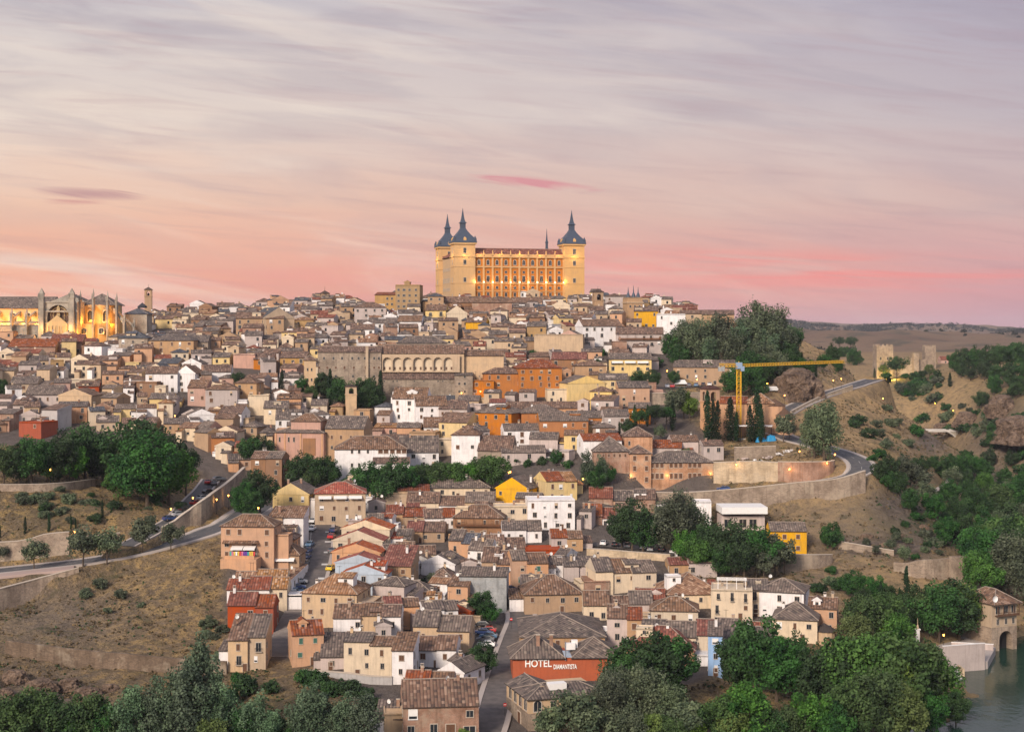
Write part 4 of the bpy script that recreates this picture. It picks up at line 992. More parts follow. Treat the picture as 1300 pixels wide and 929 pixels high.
for x in np.linspace(fx0 + 3, fx1 - 3, 5): plight('cornice_lamp', f_.root, (x, -.6, 28.9), 500, (1, .5, .14), .4)
LAND.append(('the floodlit fortress', 650, 370))
# ---- gothic cathedral
kY = 800.0; kk = kY / F
at = Vector(((72 - CX) * kk, kY, -(440 - HY) * kk)); c_ = Bld('cathedral', 'floodlit gothic cathedral with pinnacles, buttresses and a great arched transept', 'cathedral', 72, 405, 0, at=at)
cx = lambda px: (px - 72) * kk
cz = lambda py: (440 - py) * kk
M_CATH = plaster('cathedral_stone', (.46, .34, .20), .45); M_CATHG = masonry('weathered_stone', (.33, .29, .24), 1.0, .5, (.27, .23, .19), .35)
def cbox(mb, p0, p1, t0, t1, y0, y1, m=0, zb=None): ring_box(mb, cx(p0), cx(p1), y0, y1, cz(t1) if zb is None else zb, cz(t0), m)
mb = MB(); cbox(mb, -60, 106, 391, 440, 6, 22, 0, -8); c_nave = mb.build('nave', M_CATH, c_.root)
mb = MB(); add_roof(mb, cx(-60), cx(62), 6, 24, cz(391), cz(376) - cz(391), 'gable', .6); add_roof(mb, cx(98), cx(142), 6, 24, cz(387), cz(372) - cz(387), 'hip', .6); add_roof(mb, cx(56), cx(106), 8, 24, cz(384), cz(373) - cz(384), 'gy', .4); mb.build('roof', [T['grey'], M_CATHG, M_CAP], c_.root)
mb = MB(); cbox(mb, -60, 60, 413, 440, -6, 6.1, 0, -8); add_roof(mb, cx(-60), cx(58), -6, 6, cz(413), 2.2, 'shed', .3, False); mb.build('aisle', [M_CATHG, M_CATH], c_.root)
for i, p in enumerate((-18, 12, 31, 49)):
    c_.win('arch', cx(p), 5.96, cz(405), 4.2, 7.2, 'f', 'window', c_nave); c_.win('arch', cx(p), -6.04, cz(428), 2.6, 3.6, 'f', 'window')
def buttress(p, top, base, y, pin=True, w=3.2):
    mb = MB(); hw = w * kk / 2
    ring_box(mb, cx(p) - hw, cx(p) + hw, y - 1.6, y + 1.4, -8, cz(top)); ring_box(mb, cx(p) - hw - .25, cx(p) + hw + .25, y - 1.9, y + 1.6, cz(top) - .5, cz(top))
    if pin:
        mb.lathe([(hw * 1.2, cz(top)), (hw * 1.2, cz(top) + 1.6), (hw * 1.5, cz(top) + 1.7), (0, cz(top) + 5)], 4, 0, (cx(p), y), math.pi / 4)
        for s in (-1, 1): mb.lathe([(.3, cz(top)), (.3, cz(top) + 1.2), (0, cz(top) + 2.6)], 4, 0, (cx(p) + s * hw, y - 1.4), math.pi / 4)
    b_ = mb.build('buttress', M_CATHG, c_.root); return b_
def flyer(p0, z0, y0, p1, z1, y1):
    mb = MB(); a, b_ = Vector((cx(p0), y0, cz(z0))), Vector((cx(p1), y1, cz(z1))); d = Vector((0, 0, 1.1)); s = Vector((.5, 0, 0))
    n = 6; pr = None
    for i in range(n + 1):
        t_ = i / n; pnt = a.lerp(b_, t_); low = pnt - d * (1 + 1.6 * (2 * t_ - 1) ** 2)
        cur = (pnt - s, pnt + s, low + s, low - s)
        if pr:
            for k in range(4): mb.face([pr[k], pr[(k + 1) % 4], cur[(k + 1) % 4], cur[k]])
        pr = cur
    mb.build('flying_buttress', M_CATHG, c_.root)
for p in (-4, 21, 40): buttress(p, 401, 440, -7.5, True, 2.0); flyer(p, 403, -6.2, p, 395, 6)
# transept front with its great arch
mb = MB(); arch_wall(mb, cx(58), cx(104), -8, cz(383), [(cx(80), 13.5 * kk, cz(409), cz(401))], -9, 2.2, 0, 12)
for s in (58, 104): mb.face([(cx(s), -9, -8), (cx(s), 8, -8), (cx(s), 8, cz(383)), (cx(s), -9, cz(383))][::1 if s == 104 else -1])
mb.face([(cx(58), -9, cz(383)), (cx(104), -9, cz(383)), (cx(104), 9, cz(383)), (cx(58), 9, cz(383))])
for z in (384, 395.5, 410): ring_box(mb, cx(57), cx(105), -9.5, -8.9, cz(z) - .35, cz(z) + .35)
tr = mb.build('transept', M_CATHG, c_.root)
mb = MB(); hw = 13.5 * kk
mb.face([(cx(80) - hw, -7, cz(410)), (cx(80) + hw, -7, cz(410)), (cx(80) + hw, -7, cz(387)), (cx(80) - hw, -7, cz(387))], 0)
for r_ in (.55, .8): 
    pts = [(cx(80) - hw * r_ * math.cos(a), -7.15, cz(401) + hw * r_ * math.sin(a)) for a in np.linspace(0, math.pi, 13)]
    for a, b_ in zip(pts, pts[1:]): mb.bar(a, b_, .25, 1)
for s in (-.5, 0, .5): mb.bar((cx(80) + s * hw, -7.15, cz(410)), (cx(80) + s * hw, -7.15, cz(393)), .22, 1)
mb.box((cx(80), -7.9, cz(400)), (1.6, .8, 7.5), 1); mb.lathe([(.9, cz(391)), (0, cz(386))], 6, 1, (cx(80), -7.9))
mb.build('great_window', [plain('dark_tracery', (.10, .055, .035)), M_CATH], tr)
mb = MB(); mb.prism([(cx(67), -10.6), (cx(93), -10.6), (cx(93), -9.05), (cx(67), -9.05)], -8, cz(411))
mb.face([(cx(67), -10.6, cz(411)), (cx(93), -10.6, cz(411)), (cx(80), -10.6, cz(400))]); mb.face([(cx(67), -9.05, cz(411)), (cx(67), -10.6, cz(411)), (cx(80), -10.6, cz(400)), (cx(80), -9.05, cz(400))]); mb.face([(cx(93), -10.6, cz(411)), (cx(93), -9.05, cz(411)), (cx(80), -9.05, cz(400)), (cx(80), -10.6, cz(400))])
for i in range(6): mb.box((cx(69 + i * 4.4), -10.8, cz(426)), (.5, .4, 10))
mb.build('portal', M_CATH, tr)
for p in (60, 98): buttress(p, 378, 440, -9.5, True, 6.5)
# apse
mb = MB(); n = 7; pts = [(cx(104), 6)] + [(cx(120) + 24 * kk * math.cos(a) * 1.0, 16 + 12 * math.sin(a)) for a in np.linspace(-math.pi * .62, math.pi * .5, n)] + [(cx(104), 28)]
mb.prism(pts, -8, cz(387)); mb.build('apse', M_CATH, c_.root)
mb = MB(); pts = [(cx(105), -3)] + [(cx(122) + 26 * kk * math.cos(a), 12 + 16 * math.sin(a)) for a in np.linspace(-math.pi * .6, math.pi * .4, n)] + [(cx(105), 26)]
mb.prism(pts, -8, cz(411)); mb.build('ambulatory', M_CATH, c_.root)
for p, y in ((112, 3.6), (131, 4.4)): c_.win('arch', cx(p), y, cz(401), 3.0, 6.5)
for p in (109, 131): c_.win('arch', cx(p), -3.3 if p == 109 else -3.6, cz(420), 2.8, 3.2)
for p, y, t_ in ((105, -4, 380), (122, -5, 378), (138, -2, 381), (147, 2, 383)): buttress(p, t_, 440, y, True, 1.9); flyer(p, t_ + 12, y + 1.2, 80 + (p - 80) * .86, t_ + 8, y + 9)
buttress(158, 408, 440, 0, True, 2.4); flyer(158, 409, 1, 141, 391, 6); buttress(168, 414, 440, 4, True, 2.4); flyer(168, 415, 5, 144, 395, 9)
mb = MB(); cbox(mb, 148, 176, 398, 440, 18, 30, 1, -8); add_roof(mb, cx(147), cx(177), 18, 30, cz(398), 3.2, 'hip', .4); mb.lathe([(2.6, cz(390)), (2.6, cz(388)), (0, cz(383))], 8, 0, (cx(166), 25)); mb.build('chapel', [T['slate'], M_CATHG, M_CAP], c_.root)
for p in (-18, 4, 12, 31, 49): plight('floodlight_beam', c_.root, (cx(p), -1.5, cz(411)), 9500, (1, .40, .045), .8); plight('floodlight_beam', c_.root, (cx(p), -12.5, cz(430)), 5200, (1, .42, .05), .6)
for p, y in ((109, -2.5), (130, -1.6), (143, 1)): plight('floodlight_beam', c_.root, (cx(p), y, cz(408)), 4000, (1, .40, .045), .9)
for p in (109, 131): plight('floodlight_beam', c_.root, (cx(p), -9.5, cz(423)), 3200, (1, .42, .05), .6)
plight('floodlight_beam', c_.root, (cx(80), -16, cz(430)), 2400, (1, .66, .30), .6); [plight('floodlight_beam', c_.root, (cx(p), -14, cz(418)), 2200, (1, .52, .14), .6) for p in (62, 97)]; plight('floodlight_beam', c_.root, (cx(152), -2, cz(420)), 900, (1, .55, .12), .4); plight('floodlight_beam', c_.root, (cx(176), 6, cz(428)), 800, (1, .5, .1), .4)
FOOT.append((at.x + 5, at.y + 10, 62, 20, 0)); LAND.append(('the gothic cathedral', 72, 420))
# ---- generic landmark helper in photo pixels
def PB(name, label, cat, px, py, yaw=0, land=None, Y=None):
    b = Bld(name, label, cat, px, py, yaw, Y=Y)
    if land: LAND.append((land, px, py))
    return b
def pvol(b, p0, p1, top, d0, d1, roof, rise, wm, rm, base=None, **kw):
    k = b.k; z0 = None if base is None else (b.py - base) * k
    return b.vol((p0 - b.px) * k, (p1 - b.px) * k, d0, d1, (b.py - top) * k, roof, rise * k, wm, rm, z0=z0, **kw)
def pwin(b, kind, p, y, ws, hs, d=0.0, face='f', ph=None):
    k = b.k; o = b.win(kind, (p - b.px) * k, d - .015 if face == 'f' else d, (b.py - y) * k, ws * k, hs * k, face); return o
# ---- convent with arcade
b = PB('convent', 'long stone convent with seven tall arches above lower brown roofs', 'convent', 490, 512, 1.5, 'the arcaded convent')
pvol(b, 402, 483, 447, 6, 20, 'gable', 7, 'stone', 'brown'); pvol(b, 483, 589, 449, 8, 24, 'gable', 11, 'sand', 'brown')
pvol(b, 484, 579, 481, 1, 9, 'shed', 9, 'stone', 'brown'); pvol(b, 577, 600, 476, -1, 12, 'shed', 3, 'stone', 'grey'); pvol(b, 500, 566, 436, 26, 40, 'hip', 9, 'stone', 'grey', foot=True)
pvol(b, 589, 640, 452, 10, 24, 'gable', 7, 'sand', 'brown')
k = b.k; mb = MB(); x0, x1 = (484 - 490) * k, (575 - 490) * k; bwid = (x1 - x0) / 7
arch_wall(mb, x0, x1 + 3, (512 - 473) * k, (512 - 450) * k, [(x0 + (i + .5) * bwid, bwid * .43, (512 - 471.5) * k, (512 - 459.5) * k) for i in range(7)], 6.3, 1.5, 0, 10)
mb.build('arcade', W['sand'], b.root)
mb = MB(); mb.box(((x0 + x1) / 2, 7.9, (512 - 461) * k), (x1 - x0, .1, 21 * k)); mb.build('arcade_back', W['cream'], b.root)
for i in range(14): pwin(b, 'brown', 487 + i * 6.6, 468, 2.0, 3.2, 7.83)
for i, p in enumerate((410, 422, 433, 446, 454, 462, 474, 480)): pwin(b, 'dark', p, 455, 2.4, 3.6, 6)
for p in (404, 414, 425, 436, 448, 463, 474, 480): pwin(b, 'brown', p, 467, 2.4, 4.4 if p in (436, 463) else 3.2, 6)
for p in (425, 447, 463, 474): pwin(b, 'dark', p, 478, 2.4, 3.4, 6)
for p in (488, 499, 504, 526, 538, 556, 562): pwin(b, 'dark', p, 484, 1.8, 1.6, 1)
for p, y in ((583, 487), (590, 487), (590, 478), (583, 497), (590, 497)): pwin(b, 'dark', p, y, 2.4, 3, -1)
mb = MB(); mb.box(((465 - 490) * k, 5.4, (512 - 462) * k), (3.4 * k, 1.2, 42 * k)); mb.box(((465 - 490) * k, 5.4, (512 - 440) * k), (4.2 * k, 1.6, .5)); mb.build('chimney_shaft', W['sand'], b.root)
b = PB('stone_tower', 'square stone tower house at the left end of the long convent', 'tower', 393, 505, 8)
pvol(b, 386, 401, 457, 0, 8, 'hip', 6, 'sand', 'brown')
for y in (469, 482): [pwin(b, 'dark', p, y, 1.8, 3.5, 0) for p in (390.5, 395.5)]
# ---- bell towers
def bell_tower(px, py, wp, hp, wall, rm, label, yaw=8, cap=5, spike=3, belfry=.24, octo=False, Y=None):
    b = PB('bell_tower', label, 'tower', px, py, yaw, Y=Y); k = b.k; w = wp * k; h = hp * k; n = 8 if octo else 4
    mb = MB(); zb = h * (1 - belfry); mb.box((0, w / 2, zb / 2 - 4), (w, w, zb + 8)); mb.box((0, w / 2, zb), (w * 1.1, w * 1.1, .4)); wm = W[wall]
    mb.build('shaft', wm, b.root)
    mb = MB(); hw = w * .23; ops = [(0, hw, zb + .35, zb + (h - zb) * .55)]
    for r_ in range(4):
        m2 = MB(); arch_wall(m2, -w / 2, w / 2, zb + .2, h, ops, -w / 2, .5, 0, 6)
        for f in m2.f: mb.face([(x * math.cos(r_ * math.pi / 2) - y * math.sin(r_ * math.pi / 2), x * math.sin(r_ * math.pi / 2) + y * math.cos(r_ * math.pi / 2) + w / 2, z) for x, y, z in (m2.v[i] for i in f)])
    mb.face([(-w / 2, 0, zb + .21), (w / 2, 0, zb + .21), (w / 2, w, zb + .21), (-w / 2, w, zb + .21)])
    mb.lathe([(w * .16, zb + .3), (w * .14, zb + (h - zb) * .4), (0, zb + (h - zb) * .6)], 8, 1, (0, w / 2))
    mb.build('belfry', [wm, M_IRON], b.root)
    mb = MB(); q = math.sqrt(2) if n == 4 else 1.15; mb.lathe([(w * .58 * q, h), (w * .58 * q, h + .3), (w * .1, h + cap * k), (.12, h + cap * k), (.05, h + (cap + spike) * k)], n, 0, (0, w / 2), math.pi / n); mb.face([(-w / 2, 0, h), (-w / 2, w, h), (w / 2, w, h), (w / 2, 0, h)])
    mb.build('roof', T[rm], b.root); FOOT.append((b.P.x, b.P.y + w / 2, w / 2, w / 2, 0)); return b
bell_tower(446, 532, 13.5, 41, 'sand', 'brown', 'slim brick bell tower with one arched opening below the cypresses', 10, 3, 0); LAND.append(('the brick bell tower', 446, 515))
bell_tower(188, 402, 9, 34, 'tan', 'brown', 'dark brick bell tower with pointed cap standing on the left skyline', 8, 3.5, 4)
bell_tower(413.5, 392, 10.5, 19, 'tan', 'brown', 'small church tower with conical cap on the skyline left of the apartments', 20, 4, 6, .45, True)
bell_tower(760.5, 398, 11.5, 27, 'tan', 'brown', 'square brick church tower on the skyline right of the fortress', 12, 4, 4, .4)
bell_tower(906, 548, 18, 54, 'peach', 'rust', 'peach church tower with low tiled roof rising among the cypresses', 24, 5, 0, .3)
b = PB('church', 'domed church block crowned by three thin dark spikes on the skyline', 'church', 806, 406, 10)
pvol(b, 796, 816, 378, 0, 10, 'flat', 2, 'tan', 'grey'); k = b.k
mb = MB()
for p in (799, 806, 812): mb.lathe([(1.2, (406 - 378) * k), (.9, (406 - 374) * k), (.35, (406 - 371) * k), (.06, (406 - 364 + (p == 806) * 2) * k)], 8, 0, ((p - 806) * k, 3))
mb.build('spikes', M_SLATE, b.root); mb = MB(); mb.box((0, 5, (406 - 384) * k), (22 * k, 11, .6)); mb.build('cornice', W['sand'], b.root)
for p in (800, 806, 812): pwin(b, 'dark', p, 389, 2, 3, 0)
# ---- ochre apartment blocks on the skyline
b = PB('apartment_block', 'tall ochre apartment block with rows of square windows left of the fortress', 'apartment block', 505, 402, -3, 'the ochre apartments')
pvol(b, 475, 503, 374, 2, 14, 'shed', 4, 'ochre', 'rust'); pvol(b, 502, 533, 362, 0, 16, 'flat', 2, 'ochre', 'grey'); pvol(b, 513, 520, 358, 1, 6, 'gy', 2, 'ochre', 'brown', foot=False)
for y in (368, 375, 382, 389, 396):
    for p in (506, 513, 520, 528): pwin(b, 'dark', p, y, 2.6 if p != 513 else 3.6, 2.8, 0)
for y in (379, 386, 393):
    for p in (491, 497): pwin(b, 'dark', p, y, 2.4, 2.8, 2)
# ---- brick seminary
b = PB('seminary', 'large brick seminary with paired rows of windows and a low hipped tower', 'seminary', 852, 618, 2.5, 'the brick seminary')
pvol(b, 825, 906, 587, 0, 14, 'hip', 13, 'orangebrick', 'grey'); pvol(b, 799, 826, 575, -1.2, 10, 'hip', 9, 'orangebrick', 'brown'); pvol(b, 797, 833, 556, 11, 21, 'hip', 11, 'orangebrick', 'brown'); pvol(b, 754, 800, 573, 1, 18, 'hip', 17, 'brick', 'grey')
for y in (590, 604):
    for g0 in (828, 852, 876):
        for i in range(3): pwin(b, 'brown', g0 + i * 6.1, y, 4.2, 6.5, 0)
for y in (581, 594, 608):
    for p in (805, 820): pwin(b, 'brown', p, y, 3.8, 6, -1.2)
for i in range(6): pwin(b, 'brown', 759 + i * 7, 578, 2.6, 4, 1)
pwin(b, 'dark', 803, 565, 2.5, 5, 11)
# ---- pink church and wing
b = PB('pink_church', 'pink walled church with stepped tiled roofs and a square upper storey', 'church', 380, 590, -10, 'the pink church')
pvol(b, 347, 412, 549, 0, 15, 'hip', 8, 'pink', 'grey'); pvol(b, 366, 405, 535, 3, 12, 'hip', 9, 'pink', 'brown', base=549, foot=False); pvol(b, 411, 462, 544, 3, 16, 'gable', 15, 'tan', 'grey')
k = b.k; mb = MB(); mb.box(((393 - 380) * k, -.05, (590 - 567) * k), (17 * k, .16, 22 * k)); mb.build('wall_panel', W['brown'], b.root)
mb = MB()
for p in (349, 361, 382, 410): mb.box(((p - 380) * k, -.1, (590 - 570) * k), (2.0 * k, .3, 40 * k))
mb.build('pilasters', W['peach'], b.root)
for p in (354, 366, 373): pwin(b, 'dark', p, 558, 2, 6, 0)
for p in (420, 432, 445, 455): pwin(b, 'brown', p, 555, 2.6, 4.5, 3); pwin(b, 'dark', p, 568, 2.6, 4.0, 3)
# ---- white convent in the middle
b = PB('white_convent', 'white convent with brown hipped roof, upper gallery and two low arches', 'convent', 470, 614, 4, 'the white convent')
pvol(b, 425, 516, 570, 0, 15, 'hip', 15, 'white', 'brown'); pvol(b, 474, 520, 586, -7, 0, 'shed', 6, 'white', 'brown')
for p in (447, 456, 467): pwin(b, 'dark', p, 573, 2.6, 4.2, 0)
for p in (447, 456): pwin(b, 'dark', p, 590, 2.6, 4, 0)
for p in (483, 490, 498, 506, 513): pwin(b, 'brown', p, 572.5, 5.4, 5.6, 0)
for p in (494, 505): pwin(b, 'arch', p, 593, 8, 9, -7.02)
k = b.k
for y in (4, 9): b.win('dark', (425 - 470) * k - .02, y, (614 - 583) * k, 1, 1.5, 'l')
# ---- church by the crane with round apse
b = PB('round_church', 'peach brick church with rounded apse and orange tiled roofs behind the crane', 'church', 950, 552, -12)
pvol(b, 914, 948, 512, 0, 12, 'gable', 8, 'peach', 'rust'); pvol(b, 944, 982, 512, 1, 12, 'hip', 12, 'peach', 'orange'); k = b.k
mb = MB(); mb.lathe([(4.6, -4), (4.6, (552 - 515) * k)], 16, 0, ((982 - 950) * k, 5)); mb.lathe([(4.0, -4), (4.0, (552 - 527) * k)], 12, 0, ((994 - 950) * k, 3)); mb.build('apse', W['peach'], b.root)
mb = MB(); mb.lathe([(5.0, (552 - 515) * k), (0, (552 - 506) * k)], 16, 0, ((982 - 950) * k, 5)); mb.lathe([(4.4, (552 - 527) * k), (0, (552 - 517) * k)], 12, 0, ((994 - 950) * k, 3)); mb.build('roof', T['orange'], b.root)
mb = MB(); mb.box(((955 - 950) * k, -6, (552 - 539) * k), (52 * k, 8, .25)); mb.build('canopy', M_WHITE, b.root)
mb = MB()
for p in (930, 942, 955, 968, 980): mb.bar(((p - 950) * k, -9.5, -3), ((p - 950) * k, -9.5, (552 - 539) * k), .12)
mb.build('canopy_posts', M_IRON, b.root)
LAND.append(('the round church', 955, 530))
# ---- white modern flat roofed houses by the trees
b = PB('villa', 'white modern flat roofed villa with dark terrace openings beside the big trees', 'villa', 944, 674, 2)
pvol(b, 916, 971, 655, 0, 10, None, 0, 'dusk', 'grey'); k = b.k; mb = MB(); mb.box((0, 4, (674 - 647) * k), (58 * k, 13, 2.4)); mb.build('roof_slab', M_WHITE, b.root)
for p in (924, 943, 956): pwin(b, 'dark', p, 664, 9, 10, 0)
b = PB('white_block', 'plain white block with one window between the trees and the stone wall', 'house', 891, 672, -4)
pvol(b, 880, 903, 637, 0, 8, 'flat', 1, 'white', 'grey'); pwin(b, 'dark', 886, 648, 3, 6, 0)
# ---- yellow villa
b = PB('yellow_villa', 'bright yellow two storey villa with four windows above the scrubby bank', 'villa', 1001, 704, -3, 'the yellow villa')
pvol(b, 978, 1024, 674, 0, 11, 'gable', 9, 'yellow', 'grey')
for y in (681, 695.5):
    for p in (983, 996, 1013): pwin(b, 'brown', p, y, 4.6, 5.2, 0)
# ---- hotel
b = PB('hotel', 'red hotel with big white rooftop lettering and twin hipped roofs at the street corner', 'hotel', 711, 864, 3, 'the red hotel')
pvol(b, 651, 772, 835, 0, 13, None, 0, W['red'] if False else plaster('hotel_red', (.42, .125, .070), .55), 'grey'); k = b.k
pvol(b, 649, 716, 834.6, -.3, 13.2, 'hip', 24, 'brick', 'grey', base=835.4, foot=False); pvol(b, 727, 788, 834.6, -.2, 13, 'hip', 20, 'brick', 'grey', base=835.4, foot=False); pvol(b, 771, 790, 836, 1, 12, None, 0, 'orangebrick', 'grey')
def letters(txt, parent, loc, size, matl, sx=1.0, ext=.08, name='lettering', bold=.02):
    c = bpy.data.curves.new(name, 'FONT'); c.body = txt; c.size = size; c.extrude = ext; c.offset = bold; c.align_x = 'LEFT'
    o = bpy.data.objects.new(name, c); me = bpy.data.meshes.new_from_object(o); bpy.data.objects.remove(o); me.materials.clear(); me.materials.append(matl)
    o = bpy.data.objects.new(name, me); COL.objects.link(o); o.parent = parent; o.location = loc; o.rotation_euler = (R(90), 0, 0); o.scale = (sx, 1, 1); return o
M_LET = plain('white_letters', (.85, .83, .80))
letters('HOTEL', b.root, ((666 - 711) * k, -.12, (864 - 845.5) * k), 13.0 * k, M_LET, .84, bold=.04)
letters('DIAMANTISTA', b.root, ((702.5 - 711) * k, -.12, (864 - 848.5) * k), 8.2 * k, M_LET, .56, bold=.03)
for p in (684, 701): link_copy(CH[0], b.root, ((p - 711) * k, 3.2, (864 - 818) * k), 0, (1.2, 1.2, 1.6))
mb = MB(); mb.box(((726 - 711) * k, 5, (864 - 825) * k), (2.6, 1.6, 1.6)); mb.box(((732 - 711) * k, 6, (864 - 823) * k), (1.6, 1.4, 2.0)); mb.build('air_conditioner', M_WHITE, b.root)
mb = MB(); mb.box(((721 - 711) * k, 4, (864 - 834) * k), (24 * k, 8, .12)); mb.build('roof_terrace', W['bluegrey'], b.root)
mb = MB(); mb.bar(((718 - 711) * k, -.3, (864 - 838) * k), ((718 - 711) * k, -.3, (864 - 814) * k), .14); mb.build('flue', plain('steel_flue', (.35, .38, .42), .4, .6), b.root)
b = PB('hotel_annexe', 'long hall with broad grey hipped roof directly behind the red hotel', 'hall', 714, 838, 1)
pvol(b, 661, 768, 808, 0, 26, 'hip', 19, 'tan', 'grey')
for p in (672, 690, 708, 726): pwin(b, 'brown', p, 816, 5, 7, 0)
w_, d_ = 19.0, 17.5; th = R(17); cpt = pix(671, 928); at = cpt + Vector((math.cos(th) * w_ / 2, math.sin(th) * w_ / 2, 0))
b = Bld('hotel_wing', 'cream corner wing with arched loggia windows over a stone base beside the street', 'hotel wing', 700, 925, 17, at=at); k = b.k; h = 7.4
mb = MB(); mb.prism([(-w_ / 2, 0), (w_ / 2, 0), (w_ / 2, d_), (-w_ / 2, d_)], 4.0, h); mb.build('wall', W['sand'], b.root)
mb = MB(); mb.prism([(-w_ / 2 - .06, -.06), (w_ / 2 + .06, -.06), (w_ / 2 + .06, d_ + .06), (-w_ / 2 - .06, d_ + .06)], -5, 3.98); mb.build('base', W['rubble'], b.root)
mb = MB(); add_roof(mb, -w_ / 2, w_ / 2, 0, d_ * .6, h, 2.3, 'hip', .6); add_roof(mb, -w_ / 2, -w_ / 2 + 9, 4, d_, h + .02, 2.0, 'gy', .6); mb.build('roof', [T['grey'], W['sand'], M_CAP], b.root)
for i in range(4): b.win('arch', -w_ / 2 - .02, 2.2 + i * 4.0, 5.7, 2.2, 2.8, 'l')
b.win('arch', -w_ / 2 + 2.2, -.02, 5.7, 2.0, 2.8); [b.win('dark', -w_ / 2 + 6 + 3.6 * i, -.02, 5.9, 1.3, 1.5) for i in range(3)]; b.win('door', -w_ / 2 - .08, 7, 1.4, 2.2, 3, 'l', 'door')
mb = MB(); mb.box((-1.5, 3.5, h + 1.6), (4.2, 2.4, 2.0), 0); mb.build('skylight', M_WHITE, b.root); FOOT.append((at.x, at.y + 9, 10, 10, th))
# ---- house on the river with wooden balcony over an arch
w_, d_ = 9.5, 13; th = R(24); cpt = Vector(((1259 - CX) / F * 452, 452, -94)); at = cpt + Vector((math.cos(th) * w_ / 2, math.sin(th) * w_ / 2, 0))
b = Bld('boathouse', 'stone riverside house with dark wooden balcony standing on an arch over the water', 'house', 1268, 800, 24, at=at); h = 13.0
mb = MB(); arch_wall(mb, -w_ / 2, w_ / 2, -4, 6.0, [(.6, 2.5, -4, 2.2)], 0, 2.5, 0, 10)
mb.face([(-w_ / 2, 0, -4), (-w_ / 2, 0, 6), (-w_ / 2, d_, 6), (-w_ / 2, d_, -4)]); mb.face([(w_ / 2, 0, -4), (w_ / 2, d_, -4), (w_ / 2, d_, 6), (w_ / 2, 0, 6)]); mb.box((.6, 2.6, 0), (5.4, .1, 9), 1); mb.build('arch_base', [W['rubble'], M_IRON], b.root)
mb = MB(); mb.prism([(-w_ / 2, .05), (w_ / 2, .05), (w_ / 2, d_), (-w_ / 2, d_)], 6.0, h); mb.build('wall', W['sand'], b.root)
mb = MB(); add_roof(mb, -w_ / 2, w_ / 2, -1.2, d_, h, 3.6, 'hip', .6); mb.build('roof', [T['brown'], W['sand'], M_CAP], b.root)
mb = MB(); mb.box((.6, -.5, 9.4), (8.2, 1.5, .2)); mb.box((.6, -1.2, 10.4), (8.2, .08, .14)); mb.box((.6, -1.2, 9.75), (8.2, .06, .5))
for i in range(5): mb.box((-3.4 + i * 2, -1.2, 11.2), (.16, .16, 3.6))
mb.build('balcony', W['darkwood'], b.root)
for x in (-2.5, .6, 3.4): b.win('dark', x, .03, 11.0, 1.5, 2.2); b.win('dark', x, .03, 7.6, .9, 1.7)
mb = MB(); mb.lathe([(.02, 0), (.6, .12), (1.0, .4)], 14, 0); mb.v = [(x, -z, y) for x, y, z in mb.v]; mb.build('satellite_dish', M_WHITE, b.root, loc=(-w_ / 2 + .5, -.6, h + 1.6)); LAND.append(('the riverside house', 1268, 800)); FOOT.append((at.x, at.y + 6, 6, 8, th))
# ---- little round chapel
b = PB('chapel', 'tiny apse shaped chapel with tiled half cone roof at the end of the quarter', 'chapel', 1047, 818, -10); k = b.k
mb = MB(); mb.lathe([(3.1, -3), (3.1, 16 * k)], 14, 0, (0, 3)); mb.build('wall', W['sand'], b.root); mb = MB(); mb.lathe([(3.6, 16 * k), (0, 25 * k)], 14, 0, (0, 3)); mb.build('roof', T['grey'], b.root); b.win('door', .9, .02, 1.1, 1.0, 2.0, 'f', 'door')
# ---- castle across the valley
kY = 1250.0; kk = kY / F; at = Vector(((1150 - CX) * kk, kY, -(483 - HY) * kk)); b = Bld('castle', 'small floodlit castle with square towers and curtain wall across the valley', 'castle', 1150, 465, 0, at=at)
def crown(mb, x0, x1, y0, y1, z, s=1.6, m=0):
    n = max(2, int((x1 - x0) / (2 * s)))
    for i in range(n):
        for y in (y0 + .4, y1 - .4): mb.box((x0 + (i + .5) * (x1 - x0) / n, y, z + .6), (s, .8, 1.2), m)
    n = max(2, int((y1 - y0) / (2 * s)))
    for i in range(n):
        for x in (x0 + .4, x1 - .4): mb.box((x, y0 + (i + .5) * (y1 - y0) / n, z + .6), (.8, s, 1.2), m)
for p0, p1, t_, y0, y1, nm in ((1113, 1134, 439, 0, 14, 'tower'), (1134, 1161, 456, 4, 7, 'curtain_wall'), (1160, 1167, 450, 0, 6, 'turret'), (1167, 1178, 458, 4, 7, 'curtain_wall'), (1177, 1191, 440, 6, 15, 'tower')):
    mb = MB(); x0, x1 = (p0 - 1150) * kk, (p1 - 1150) * kk; z1 = (483 - t_) * kk; ring_box(mb, x0, x1, y0, y1, -8, z1); crown(mb, x0, x1, y0, y1, z1); mb.build(nm, W['rubble'], b.root)
for p, y, e in ((1117, -14, 11000), (1131, -13, 9000), (1145, -9, 8000), (1164, -11, 9000), (1174, -8, 6000), (1184, -7, 3500)): plight('floodlight_beam', b.root, ((p - 1150) * kk, y, 2), e, (1, .70, .10), .5)
for p in (1118, 1127): b.win('dark', (p - 1150) * kk, -.02, (483 - 455) * kk, 1.4, 2.6)
LAND.append(('the far castle', 1150, 465))
b = Bld('farmhouse', 'low red roofed house on the far plateau right of the castle', 'house', 1205, 458, 0, at=Vector(((1205 - CX) / F * 1300, 1300, -(464 - HY) / F * 1300))); b.vol(-7, 7, 0, 10, 5, 'gable', 3, 'pink', 'rust'); b.win('dark', -3, -.02, 3, 1.2, 1.6); b.win('dark', 3, -.02, 3, 1.2, 1.6)
